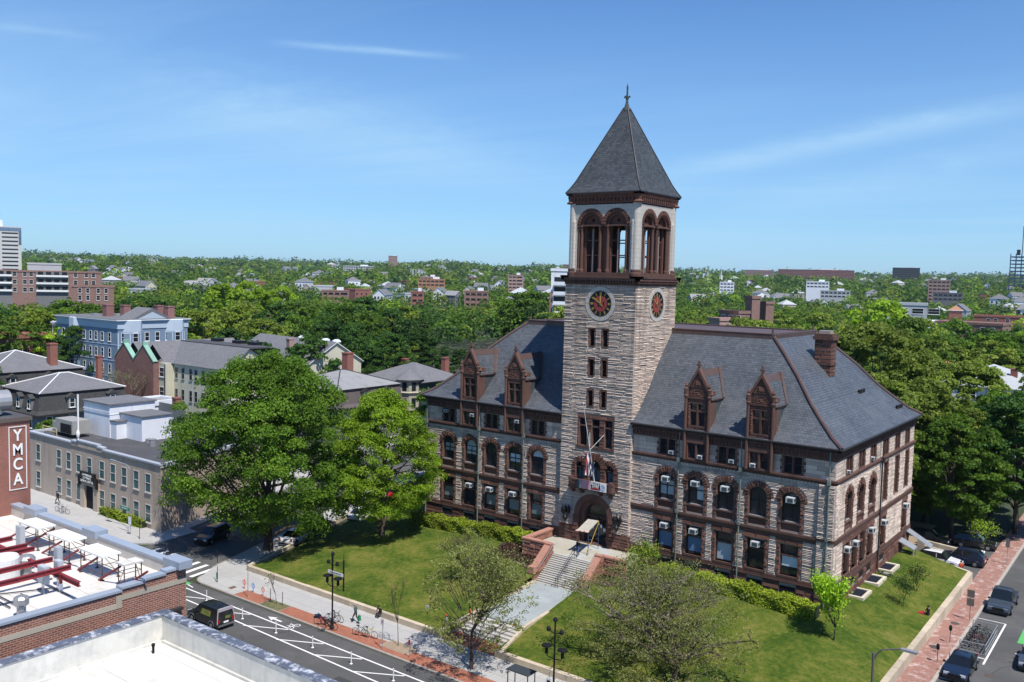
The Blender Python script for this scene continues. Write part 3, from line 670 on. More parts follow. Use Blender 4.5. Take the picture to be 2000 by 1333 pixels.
# wall lanterns either side of the door
for s_ in (-1,1):
    b=MB(TFR[0]); u=s_*3.05; b.lathe([(.05,1.9),(.2,2.1),(.28,2.35),(.12,2.6)],(u,-.55,0),10); b.cyl((u,-.55,2.3),(u,.1,2.3),.08,.08,8)
    for du,dy in ((-.35,-.5),(0,-.85),(.35,-.5),(-.2,-.2),(.2,-.2)):
        b.tube([(u,-.55,2.5),(u+du,dy,2.6),(u+du,dy,2.75)],.03); b.box(u+du-.11,dy-.11,2.75,u+du+.11,dy+.11,3.2,tx=-.02,ty=-.02); b.lathe([(.17,3.2),(.05,3.42),(.01,3.6)],(u+du,dy,0),6)
    b.build('wall_lantern',m_black,hall)
# flagpole
U_=lambda px,py,Y:((Y-CP[1])/ray(px,py)[1]*ray(px,py)+CP)
fb=Vector((-23.35,-1.0,6.1)); ft=Vector(U_(1139.5,790.5,-3.2)); fl=lambda k: tuple(fb.lerp(ft,k))
b=MB(); b.cyl(fb,ft,.075,.035,8); b.lathe([(.02,0),(.08,.05),(.08,.12),(.02,.17)],tuple(ft),8); b.tube([fl(.45),tuple(U_(1180,850,-.4))],.025); b.tube([fl(.45),tuple(U_(1152,845,-.4))],.025)
b.build('flagpole',M('flagpole_white',(.55,.57,.55),.5,.1),hall)
# =============== GROUND, STREETS ===============
def sstep(a,b,x): t=min(1,max(0,(x-a)/(b-a))); return t*t*(3-2*t)
GZ=-3.96
def rough(x,y): return math.sin(x*.0031+1.3)*math.cos(y*.0027+.4)+.5*math.sin(x*.0071+y*.0053)+.25*math.sin(x*.017-y*.013+2)
def th(x,y):
    r=math.hypot(x-CP[0],y-CP[1]); h=GZ
    if r>260:
        b_=math.atan2(-(x-CP[0]),y-CP[1])
        h+=sstep(600,1900,r)*(17+9*rough(x*2.2,y*2.2))+sstep(1900,3600,r)*(24+8*rough(x,y))+sstep(4200,6500,r)*(34+16*rough(x*.8+900,y*.8))
        h+=9*math.exp(-((r-2500)/650)**2)*math.exp(-((b_-.66)/.16)**2)+22*math.exp(-((r-5600)/700)**2)*math.exp(-((b_-1.12)/.035)**2)
    return h
m_ter=M('woodland_floor',(.045,.06,.028),.95,.3,.05,.0,blotch=((.09,.085,.07),.03,.5,.7))
vs=[];fs=[];NA=120;rs=[0,20,45,80,130,200,280,380,500,650,820,1000,1250,1500,1750,2000,2300,2600,3000,3400,3900,4500,5200,6000,7000,8500]
for r_ in rs:
    for i in range(NA): 
        x=CP[0]+r_*math.cos(2*PI*i/NA); y=CP[1]+r_*math.sin(2*PI*i/NA); vs.append((x,y,th(x,y)))
for k in range(len(rs)-1):
    for i in range(NA): fs.append((k*NA+i,(k+1)*NA+i,(k+1)*NA+(i+1)%NA,k*NA+(i+1)%NA))
me=bpy.data.meshes.new('terrain'); me.from_pydata(vs,[],fs); me.materials.append(m_ter); me.update(); finish(me,[.5]*len(fs)); o=bpy.data.objects.new('terrain',me); COL.objects.link(o); struct(o)
def sh(name,poly,z,m,n=None):
    b=MB(); b.sheet(poly,z); return struct(b.build(name,m))
def R4(x0,y0,x1,y1): return [(x0,y0),(x1,y0),(x1,y1),(x0,y1)]
AS=-3.92; SWZ=-3.8
sh('main_street',R4(-420,-41,60,-26.7),AS,m_asph)
sh('side_street',R4(9.15,-26.7,20.,260),AS,m_asph)
# left cross street, heading away up-left
dx,dy=-.34,.94
def cs(off,t): return (-54.6+dx*t-dy*off*1.0,-26.7+dy*t+dx*off*1.0)   # off: metres to the left of the kerb line
sh('cross_street',[cs(-.2,0),cs(-.2,110),cs(11.,110),cs(11.,0)][::-1],AS+.004,m_asph)
# pavements
b=MB(); 
arc=[(-52.6-1.9*math.sin(t),-24.6-1.9*math.cos(t)) for t in np.linspace(0,PI/2*.9,8)]
b.slab([(9.15,-26.5),(9.15,-21.2),(-52.,-21.2)]+[cs(-3.,5.8),cs(-3.,110),cs(-.2,110),cs(-.2,4.)]+arc[::-1],AS-.05,SWZ); p=b.build('pavement',m_conc); struct(p)
b=MB(); b.slab([(9.15,-26.72),(9.15,-26.45)]+[(a,c+.2) for a,c in arc]+arc[::-1],AS-.05,SWZ+.015)
pts=[cs(-.2,t) for t in (4.,30,60,110)]
for p,q in zip(pts[:-1],pts[1:]): b.slab([(p[0]-.12,p[1]),(q[0]-.12,q[1]),(q[0]+.12,q[1]),(p[0]+.12,p[1])][::-1],AS-.05,SWZ+.012)
b.box(8.9,-26.4,AS-.05,9.17,150,SWZ+.02)
struct(b.build('kerb',m_kerb))
sh('brick_pavement',R4(-47.5,-26.4,-43.75,-24.75),SWZ+.008,m_bpav); sh('brick_pavement',R4(-40.9,-26.4,-28.6,-24.75),SWZ+.008,m_bpav); sh('brick_pavement',R4(-28.6,-26.4,8.9,-25.7),SWZ+.008,m_bpav); sh('brick_pavement',R4(-25.5,-25.7,8.9,-24.8),SWZ+.008,m_bpav)
sh('tree_pit',R4(-43.7,-26.3,-40.95,-24.8),SWZ+.012,M('weedy_soil',(.16,.14,.07),.95,.3,3.,blotch=((.06,.1,.03),2.,.45,.65))); sh('tree_pit',R4(-28.5,-25.65,-25.6,-24.2),SWZ+.012,m_dirt)
sh('side_pavement',R4(6.75,-26.3,8.9,150),SWZ+.01,m_opav)
sh('driveway',R4(-14,26.,6.75,33.),SWZ+.004,m_asph); sh('car_park',R4(-20,35.6,6.75,40),SWZ+.004,m_asph)
sh('yard',R4(-46,33.2,-.5,44),-3.0,m_dirt)
b=MB(); b.slab([(-106,-24),(-69.6,-24),(-67.5,-22.),(-68.2,-16.5)]+[cs(11.,15),cs(11.,110),cs(14.5,110),(-76.,-18.5),(-106,-18.5)],AS-.05,SWZ); struct(b.build('pavement',m_conc))
# markings
b=MB(); L=AS+.006
def line(x0,y0,x1,y1,w,z=L,m=0):
    d=Vector((x1-x0,y1-y0)).normalized(); n_=Vector((-d.y,d.x))*w/2
    b.sheet([(x0-n_.x,y0-n_.y),(x1-n_.x,y1-n_.y),(x1+n_.x,y1+n_.y),(x0+n_.x,y0+n_.y)],z,m)
line(-60,-27.98,9,-28.35,.15); line(-60,-29.55,-40.5,-30.0,.15); line(-40.5,-30.,9,-31.3,.15); line(-60,-36,9,-36,.13)
for x in (-53,-48.3,-42.6,-37.3,-32.7,-28.1,-23.4,-18.6,-13.8,-9,-4): 
    y0=-28.1-(x+53)*.007; line(x+.2,y0-.05,x-4.4+.9,y0-1.75-(x+53)*.012,.13,L+.004)
# bike arrow + symbol, sharrow style
ax,ay=-39.5,-27.5
b.sheet([(ax-.2,ay-.33),(ax+.75,ay-.12),(ax+.75,ay-.33+.02)][:0] or [(ax-1.3,ay),(ax-.35,ay-.38),(ax-.5,ay-.1),(ax+.55,ay-.1),(ax+.55,ay+.1),(ax-.5,ay+.1),(ax-.35,ay+.38)],L)
bx,by=-37.4,-27.5
for (wx,wy) in ((bx+.15,by-.35),(bx+.15,by+.35)):
    pts=[(wx+.26*math.cos(2*PI*i/12),wy+.26*math.sin(2*PI*i/12)) for i in range(13)]
    for p,q in zip(pts[:-1],pts[1:]): line(*p,*q,.07)
for p,q in (((bx+.15,by-.35),(bx-.35,by-.2)),((bx-.35,by-.2),(bx+.1,by)),((bx+.1,by),(bx-.4,by+.22)),((bx-.4,by+.22),(bx+.15,by+.35)),((bx-.35,by-.2),(bx-.4,by+.22)),((bx-.5,by-.3),(bx-.35,by-.1)),((bx-.5,by+.1),(bx-.55,by+.35))): line(*p,*q,.06)
# crosswalks over the cross street mouth
for i in range(8):
    x=-65.3+i*1.45; line(x,-25.9+.0,x-.5,-22.6,.5)
line(-53.6,-27.3,-52.3,-27.5,.12); 
# right street
line(11.5,-20,11.5,-1.2,.14); line(11.5,3.6,11.5,14.9,.15); line(9.2,4.9,11.5,4.9,.13); line(9.2,-1.4,11.5,-1.4,.13); line(9.2,-7.5,11.5,-7.5,.13); line(9.2,14.9,11.5,14.9,.1); b.sheet([(13.2,7.9),(13.9,7.1),(13.9,7.6),(15.,7.6),(15,8.1),(13.9,8.1),(13.9,8.6)],L)
line(5.9,34.5,5.5,40.5,.55,SWZ+.012)
struct(b.build('road_marking',m_paint))
b=MB(); 
for x0,y0,x1,y1 in ((-36,-34.5,-31,-32.9),(-27,-33.2,-25.4,-31.6),(-47,-35.,-45.4,-33.6),(-20,-35,-8,-34.2),(12.2,-4,14,-1.),(12.6,18,17,19.4),(9.4,-.9,11.2,4.6)): b.sheet(R4(x0,y0,x1,y1),AS+.0035)
struct(b.build('road_patch',M('asphalt_patch',(.055,.055,.056),.9,.15,.8)))
b=MB(); rk=random.Random(8)
for k in range(16):
    x,y=rk.uniform(-50,5),rk.uniform(-36,-30.6); a=rk.uniform(-.3,.3)+(PI/2 if k%4==0 else 0)
    for j in range(9):
        x2,y2=x+.55*math.cos(a),y+.55*math.sin(a); line(x,y,x2,y2,.035,AS+.005); x,y=x2,y2; a+=rk.uniform(-.45,.45)
for k in range(8):
    x,y=rk.uniform(11.8,18),rk.uniform(-6,30); a=PI/2+rk.uniform(-.2,.2)
    for j in range(10): x2,y2=x+.6*math.cos(a),y+.6*math.sin(a); line(x,y,x2,y2,.035,AS+.005); x,y=x2,y2; a+=rk.uniform(-.4,.4)
struct(b.build('road_crack',M('tar_crack_filler',(.02,.02,.021),.7,.1)))
b=MB(); b.sheet(R4(13.,10.6,14.6,14.8),AS+.01); b.sheet(R4(-54.8,-27.9,-53.4,-26.95),AS+.01); struct(b.build('bike_lane_paint',m_grnp))
# manholes, drains
for x,y,r_ in ((7.6,4.5,.42),(7.85,11.6,.38),(12.3,1.6,.4),(7.8,3.6,.15),(8.3,-4.5,.3)):
    bb_=MB(); z=SWZ+.012 if x<9 else AS+.004; bb_.lathe([(r_,z-.05),(r_,z+.012),(r_*.9,z+.016)],(x,y,0),18); tag(bb_.build('manhole_cover',M('cast_iron',(.09,.07,.06),.7,.2,8.)),{4.5:'round iron manhole cover in the brick pavement nearest the dark parked saloon',11.6:'round iron manhole cover in brick pavement beside the pickup front',1.6:'round manhole cover in the asphalt of the side street',3.6:'small round valve cover in brick next to the larger manhole',-4.5:'round cover in brick pavement low by the kerb'}[y],'manhole cover','round covers set in the side street and its pavement')
bb_=MB(); bb_.box(-49.4,-25.6,SWZ,-48.9,-24.9,SWZ+.012); tag(bb_.build('drain_cover',M('drain_brown',(.14,.07,.05),.8,.1)),'square brown drain cover in the pale corner pavement','drain cover')
# ---------- lawn ----------
def zbld(x): return -1.45+.6*sstep(-46,-30,x) if x<-24 else -.85-.35*sstep(-8,0,x)
def lawn(x,y):
    fr_=sstep(-21.,-3.,y); f2=(y+21)/18.
    f=min(1,max(0,.35*fr_+.65*f2)); zf=-3.32
    if x>5: zf=-3.32
    z=zf+(zbld(x)-zf)*f
    if x>-1:                                  # right side falls to the side wall
        t=min(1,max(0,(x-.9)/5.5)); e=-3.3+.45*sstep(-20,-8,y)+.05*sstep(0,15,y); z=z*(1-t**1.1)+e*t**1.1
        if y>0: z0=-1.2-.15*sstep(0,3,y); z=z0*(1-t)+e*t
    if x<-47: t=min(1,(-47-x)/10.); z=z*(1-t)+(-3.5)*t
    return z+.03*math.sin(x*1.1)*math.cos(y*.9)
def lx0(y): return -52.2+(-.361)*max(0,y+17.) if y>-17 else -52.2
def lawnmesh(name,xs,ys,left=None):
    vs=[];fs=[];nx=len(xs);ny=len(ys)
    for y in ys:
        for i,x in enumerate(xs):
            if left: x=left(y)+(xs[-1]-left(y))*i/(nx-1)
            vs.append((x,y,lawn(x,y)))
    for j in range(ny-1):
        for i in range(nx-1): fs.append((j*nx+i,j*nx+i+1,(j+1)*nx+i+1,(j+1)*nx+i))
    me=bpy.data.meshes.new(name); me.from_pydata(vs,[],fs); me.materials.append(m_lawn); me.polygons.foreach_set('use_smooth',[True]*len(fs)); me.update(); finish(me,[.5]*len(fs)); o=bpy.data.objects.new(name,me); COL.objects.link(o); struct(o); return o
mt=bpy.data.materials.new('lawn_grass'); mt.use_nodes=True; g=N(mt.node_tree); ob=g.n('ShaderNodeNewGeometry').outputs['Position']
n1=g.n('ShaderNodeTexNoise',Vector=ob,Scale=.28,Detail=6.,Roughness=.7,Distortion=.6).outputs[0]; n2=g.n('ShaderNodeTexNoise',Vector=ob,Scale=2.2,Detail=6.,Roughness=.8).outputs[0]; n3=g.n('ShaderNodeTexNoise',Vector=ob,Scale=14.,Detail=4.,Roughness=.7).outputs[0]
f=g.math('ADD',g.math('MULTIPLY',n1,.55),g.math('MULTIPLY',n2,.45))
c=g.ramp(f,[(.34,(.035,.075,.01)),(.44,(.065,.11,.014)),(.51,(.115,.15,.022)),(.58,(.19,.19,.04)),(.68,(.27,.22,.08))])
c=g.scale(c,g.math('MULTIPLY_ADD',n3,1.1,.3))
p=g.n('ShaderNodeBsdfPrincipled',Base_Color=c,Roughness=.95,Specular_IOR_Level=.1); bp=g.n('ShaderNodeBump',Strength=1.,Distance=.08,Height=n3); g.nt.links.new(bp.outputs[0],p.inputs['Normal'])
o=g.n('ShaderNodeOutputMaterial'); g.nt.links.new(p.outputs[0],o.inputs[0]); m_lawn=mt
ys=list(np.linspace(-20.95,-.05,24))
lawnmesh('lawn',list(np.linspace(-52.2,-25.25,34)),ys,lx0)
lawnmesh('lawn',list(np.linspace(-20.1,6.35,34)),ys)
lawnmesh('lawn',list(np.linspace(-.05,6.35,9)),list(np.linspace(-.05,25.4,26)))
lawnmesh('lawn',list(np.linspace(-62,-47.,14)),list(np.linspace(-.05,34,30)),lx0)
# grass tufts over the lawn so that it is not a flat sheet
def quads(name,V,r,m,par=None):
    n=len(V); me=bpy.data.meshes.new(name); me.vertices.add(n*4); me.vertices.foreach_set('co',V.astype(np.float32).ravel()); me.loops.add(n*4); me.loops.foreach_set('vertex_index',np.arange(n*4,dtype=np.int32)); me.polygons.add(n)
    me.polygons.foreach_set('loop_start',np.arange(0,n*4,4,dtype=np.int32)); me.polygons.foreach_set('loop_total',np.full(n,4,dtype=np.int32))
    me.materials.append(m); me.update(); a=me.attributes.new('rnd','FLOAT','FACE'); a.data.foreach_set('value',r.astype(np.float32))
    o=bpy.data.objects.new(name,me); COL.objects.link(o); o['_o']=[0,0,0]
    if par: o.parent=par
    return o
# planting beds
for nm,pl in (('planting_bed',[(-32.9,-3.3),(-32.3,-6.2),(-26.1,-7.9),(-25.7,-7.9),(-25.7,-5),(-29,-5),(-29,-3.)]),('planting_bed',[(-19.9,-7.6),(-18,-7.2),(-14.5,-4.6),(-15,-3.2),(-19.9,-4.9)])):
    b=MB(); pl=pl[::-1] if nm=='x' else pl; cx_=sum(p[0] for p in pl)/len(pl); cy_=sum(p[1] for p in pl)/len(pl)
    for i in range(len(pl)): 
        p,q=pl[i],pl[(i+1)%len(pl)]
        for (A,B,C) in (((cx_,cy_),p,q),):
            a=((p[0]+cx_)/2,(p[1]+cy_)/2); c_=((q[0]+cx_)/2,(q[1]+cy_)/2); Z=lambda t:(t[0],t[1],lawn(*t)+.06)
            b.face([Z(A),Z(a),Z(c_)],0,.5); b.face([Z(a),Z(p),Z(q),Z(c_)],0,.5)
    struct(b.build(nm,m_soil))
# ---------- retaining walls ----------
def wallrun(label,pts,ztop,zbot,wd,name='garden_wall',mat=None,seg=1.8):
    b=MB()
    for (p,q,za,zb_) in zip(pts[:-1],pts[1:],ztop[:-1],ztop[1:]):
        P_,Q=Vector(p),Vector(q); L_=(Q-P_).length; d=(Q-P_)/L_; n_=Vector((-d.y,d.x))*wd/2; k=max(1,int(L_/seg))
        for i in range(k):
            a=P_+d*(L_*i/k+.01); c=P_+d*(L_*(i+1)/k-.01); z0=za+(zb_-za)*i/k; z1=za+(zb_-za)*(i+1)/k
            vs=[(a.x-n_.x,a.y-n_.y,zbot),(c.x-n_.x,c.y-n_.y,zbot),(c.x+n_.x,c.y+n_.y,zbot),(a.x+n_.x,a.y+n_.y,zbot),(a.x-n_.x,a.y-n_.y,z0),(c.x-n_.x,c.y-n_.y,z1),(c.x+n_.x,c.y+n_.y,z1),(a.x+n_.x,a.y+n_.y,z0)]
            b.mesh(vs,[(0,3,2,1),(4,5,6,7),(0,1,5,4),(1,2,6,5),(2,3,7,6),(3,0,4,7)],0)
    return tag(b.build(name,mat or m_gran),label,'wall')
wallrun('long low tan granite wall edging the left lawn along the pavement',[(-53.2,-18.9),(-52.3,-21.05),(-25.5,-21.15)],[-3.35,-3.3,-3.3],-3.9,.42)
wallrun('low tan granite wall edging the right lawn from the steps round to the corner',[(-19.9,-21.15),(3.2,-21.15),(5.3,-20.3),(6.25,-18.4),(6.55,-15.5)],[-3.3,-3.3,-3.25,-3.1,-2.95],-3.9,.45)
wallrun('straight tan granite retaining wall along the old brick pavement',[(6.55,-15.5),(6.6,25.4)],[-2.95,-2.75],-3.9,.5)
wallrun('low granite wall between the lawn and the driveway with parked cars',[(6.6,25.55),(1.5,25.6),(.2,23.)],[-2.75,-1.9,-1.2],-3.9,.3)
wallrun('pale lawn kerb between the left lawn and the tree shaded side pavement',[(-53.2,-18.9),(-68.5,23.)],[-3.5,-3.3],-3.9,.25)
wallrun('stone edging on the left side of the bluestone path to the steps',[(-25.2,-8.4),(-25.35,-17.2),(-26.1,-20.9)],[-2.0,-2.55,-3.25],-4,.3)
wallrun('stone edging on the right side of the bluestone path to the steps',[(-20.1,-8.4),(-20.05,-17.0),(-19.5,-20.9)],[-2.0,-2.55,-3.25],-4,.3)
# terrace, steps, path
b=MB(); b.box(-28.9,-4.95,-2.6,-18.7,-.05,-.12); struct(b.build('terrace',M('terrace_stone',(.4,.37,.3),.85,.08,.5,.1,blotch=((.4,.42,.42),.5,.5,.6))))
b=MB(); n=15; 
for i in range(n):
    y1=-5.2-(3.1)*(i)/n; y0=-5.2-3.1*(i+1)/n; z=-.12-(2.06)*(i+1)/n
    b.box(-25.35,y0,-3,-20.15,y1+.02,z,i%2); b.box(-25.35,y0-.02,z-.035,-20.15,y0+.05,z+.006,0)
b.box(-25.35,-5.25,-3,-20.15,-4.9,-.13)
m_stair=M('worn_stair_granite',(.45,.43,.39),.85,.1,1.,.1); m_stair2=M('worn_stair_granite_dark',(.41,.395,.36),.85,.1,1.,.12)
tag(b.build('entrance_steps',[m_stair,m_stair2]),'broad flight of worn granite steps up to the terrace of the entrance','steps')
b=MB(); b.mesh([(-25.2,-8.3,-2.2),(-20.15,-8.3,-2.2),(-20.1,-17,-2.75),(-25.35,-17,-2.75),(-25.2,-8.3,-3.9),(-20.15,-8.3,-3.9),(-20.1,-17,-3.9),(-25.35,-17,-3.9)],[(0,3,2,1),(3,7,6,2)],0,.5); struct(b.build('path',m_blue))
b=MB(); n=6
for i in range(n):
    y1=-17-2.3*i/n; y0=-17-2.3*(i+1)/n; z=-2.75-.98*(i+1)/n; e=.12*i
    b.box(-25.4-e*.3,y0,-4,-20.+e*.3,y1+.02,z,i%2)
tag(b.build('lower_steps',[m_stair,m_stair2]),'lower flight of six grey steps between path and street pavement','steps')
sh('plaza',[(-26.1,-21.3),(-19.5,-21.3),(-19.9,-19.2),(-25.6,-19.2)],SWZ+.01,m_bpav)
def stonewall(name,label,x0,y0,x1,y1,zb,zt,h2=None):
    b=MB(); b.box(x0+.05,y0+.05,zb,x1-.05,y1-.05,zt-.15,2)
    for fr_,L_ in (((x0,y0,0,0),x1-x0),((x1,y0,0,PI/2),y1-y0),((x1,y1,0,PI),x1-x0),((x0,y1,0,-PI/2),y1-y0)):
        b.fr(*fr_); stones(b,0,L_,zb,zt-.17,[],y=.04,row=.42,wid=(.6,1.1),pr=.08,m=0)
    b.fr(); b.box(x0-.06,y0-.06,zt-.17,x1+.06,y1+.06,zt,1); return tag(b.build(name,[m_redst,m_redsm,m_joint]),label,'wall')
m_redst=M('red_sandstone_rough',(.27,.125,.09),.9,.16,1.5,.28,.03,6.); m_redsm=M('red_sandstone_cap',(.38,.19,.14),.85,.12,1.5,.1)
stonewall('terrace_wall','red sandstone wall on the left front edge of the entrance terrace',-29.1,-5.3,-25.9,-4.85,-2.3,.75)
stonewall('terrace_wall','red sandstone wall closing the left end of the entrance terrace',-29.1,-4.8,-28.6,-.6,-2.3,.75)
stonewall('terrace_wall','red sandstone wall on the right front edge of the entrance terrace',-20.0,-5.3,-17.2,-4.85,-2.6,.75)
for s_,x0 in ((-1,-26.0),(1,-20.2)):
    b=MB(); x1=x0+.65
    pts=[(-5.3,.72),(-5.75,.72),(-8.0,-.95),(-8.5,-.95),(-8.5,-2.5),(-5.3,-2.5)]
    vs=[(x0,a,z) for a,z in pts]+[(x1,a,z) for a,z in pts]; n=len(pts)
    b.mesh(vs,[tuple(range(n)),tuple(range(2*n-1,n-1,-1))]+[(i,n+i,n+(i+1)%n,(i+1)%n)[::-1] for i in range(n)],0,.5)
    for a,c,z0,z1 in ((-5.8,-5.25,.72,.85),(-8.55,-7.95,-.95,-.8)): b.box(x0-.05,a,z0-.5,x1+.05,c,z1,1)
    vs=[(x0-.05,-5.75,.74),(x1+.05,-5.75,.74),(x1+.05,-8.0,-.93),(x0-.05,-8.0,-.93),(x0-.05,-5.75,.58),(x1+.05,-5.75,.58),(x1+.05,-8.0,-1.1),(x0-.05,-8.0,-1.1)]
    b.mesh(vs,[(0,3,2,1),(0,4,7,3),(1,2,6,5)],1,.5)
    b.fr(x1,-8.4,0,PI/2); 
    for i in range(5): 
        for j in range(3): pillow(b,i*.6+.02,i*.6+.58,-2.3+j*.42+i*.42,-1.9+j*.42+i*.42-.02,0,.05,0)
    b.fr(); tag(b.build('stair_parapet',[m_redst,m_redsm,m_joint]),'sloping red sandstone parapet down the '+('left' if s_<0 else 'right')+' side of the entrance steps','wall')
# light wells at the right side
for (y0,y1),wd in (((15.,17.9),'farthest'),((10.1,13.0),'middle'),((5.2,8.),'nearest')):
    t=thing('light_well','pale kerbed light well with dark grating at the side wall, '+wd+' of three',"light well",(.7,(y0+y1)/2,-1.6),'light wells along the right side of the stone hall')
    b=MB(); z=-1.22
    for a in ((0,y0,1.4,y0+.3),(0,y1-.3,1.4,y1),(1.1,y0+.3,1.4,y1-.3)): b.box(a[0]+.02,a[1],-2.6,a[2],a[3],z)
    b.build('kerb',M('pale_stone',(.6,.54,.42),.85,.08),t); b=MB(); b.box(.02,y0+.3,z-.12,1.1,y1-.3,z-.07)
    for i in range(9): b.box(.02,y0+.35+i*.24,z-.07,1.1,y0+.4+i*.24,z-.03)
    b.build('grating',M('blue_black_grating',(.03,.035,.05),.5,.1),t)
# =============== BUILDINGS AROUND ===============
m_rbrick=M('red_brick',(.3,.085,.055),.9,.12,.8,.05,brick=(.24,.085,.012,(.22,.06,.04),(.34,.24,.2),.3))
m_rbrick2=M('weathered_red_brick',(.25,.1,.07),.9,.14,.8,.05,brick=(.24,.085,.014,(.17,.06,.045),(.36,.3,.26),.3))
m_rbig=M('coursed_brick',(.3,.11,.07),.9,.14,1.2,.05,brick=(.34,.13,.022,(.2,.07,.05),(.42,.3,.24),.5))
m_rgab=M('old_gable_brick',(.24,.1,.075),.9,.2,.5,.05,brick=(.3,.12,.02,(.17,.07,.055),(.3,.2,.17),.3),blotch=((.3,.2,.17),.7,.5,.8,.5))
m_tanb=M('tan_brick',(.5,.395,.31),.9,.07,.6,.05,brick=(.24,.085,.008,(.45,.355,.275),(.5,.43,.36),.1),stain=.15)
m_blusid=M('blue_clapboard',(.21,.285,.37),.8,.06,.5,.05,brick=(30.,.16,.012,(.21,.285,.37),(.12,.18,.27),.3)); m_blupale=M('pale_blue_trim',(.5,.58,.66),.7,.05)
m_cream=M('cream_stucco',(.58,.55,.42),.85,.06,.5,.05,stain=.1); m_greyb=M('grey_clapboard',(.2,.2,.205),.85,.08,.6,.05,brick=(30.,.16,.012,(.2,.2,.2),(.12,.12,.12),.3))
m_shing=M('dark_shingle',(.06,.06,.058),.9,.15,.6,.1,brick=(.25,.2,.015,(.085,.085,.08),(.03,.03,.03),.5)); m_flat=M('flat_tar_roof',(.075,.075,.08),.85,.15,.25,.0,blotch=((.15,.14,.13),.35,.55,.75,.7))
m_greyroof=M('grey_asphalt_roof',(.15,.15,.16),.85,.1,.4,.05,brick=(.4,.2,.01,(.19,.19,.2),(.1,.1,.1),.2)); m_slabroof=M('pale_weathered_roof',(.28,.28,.28),.8,.12,.5,.05,blotch=((.16,.16,.16),.5,.5,.7,.8))
m_orroof=M('orange_shingle_roof',(.42,.22,.13),.85,.1,.5,.05,brick=(.4,.25,.01,(.36,.19,.11),(.2,.1,.06),.2)); m_lroof=M('light_grey_roof',(.42,.44,.45),.8,.07,.5,.05)
m_wwall=M('white_render',(.74,.76,.8),.7,.05,.6,.03,stain=.1); m_green=M('copper_green',(.24,.42,.33),.7,.12); m_chim=M('chimney_brick',(.32,.1,.065),.9,.12,2.,.1,brick=(.24,.09,.012,(.24,.07,.05),(.3,.2,.16),.3))
m_dgreen=M('dark_green_siding',(.03,.06,.05),.85,.1,.6,.05); m_pinkb=M('pink_brown_block',(.36,.24,.2),.9,.1)
WT={}
def wtemp(w,h,fm,gm=None,fw=.09,sill=True,arc=False):
    k=(w,h,fm.name,(gm or m_glass).name,fw)
    if k not in WT:
        b=MB(); b.holed(rect(-w/2-fw,-h/2-fw,w/2+fw,h/2+fw),[rect(-w/2,-h/2,w/2,-.03),rect(-w/2,.03,w/2,h/2)],-.07,.06)
        for s_ in (-1,1): b.box(s_*(w/2+fw)-(.01 if s_>0 else 0),-.07,-h/2-fw,s_*(w/2+fw)+(.01 if s_<0 else 0),0,h/2+fw)
        b.box(-w/2-fw,-.07,h/2+fw,w/2+fw,0,h/2+fw+.01)
        if sill: b.box(-w/2-fw-.06,-.14,-h/2-fw-.1,w/2+fw+.06,0,-h/2-fw)
        o=b.build('window',fm); b=MB(); b.box(-w/2,-.02,-h/2,w/2,-.01,h/2); b.build('pane',gm or m_glass,o); WT[k]=o
    return WT[k]
def bld(name,label,x,y,z,ang,cat='house',group=None):
    t=thing(name,label,cat,(x,y,z),group); t.rotation_euler=(0,0,ang); t['_o']=[0,0,0]; return t
def addw(t,fr,us,zs,w,h,fm=None,gm=None,**k):
    p=wtemp(w,h,fm or m_white,gm,**k); a=fr[3]
    for z in zs:
        for u in us: cpy(p,t,(fr[0]+math.cos(a)*u,fr[1]+math.sin(a)*u,z),a)
def faces(w,d): return dict(F=(0,0,0,0),R=(w,0,0,PI/2),B=(w,d,0,PI),L=(0,d,0,-PI/2))
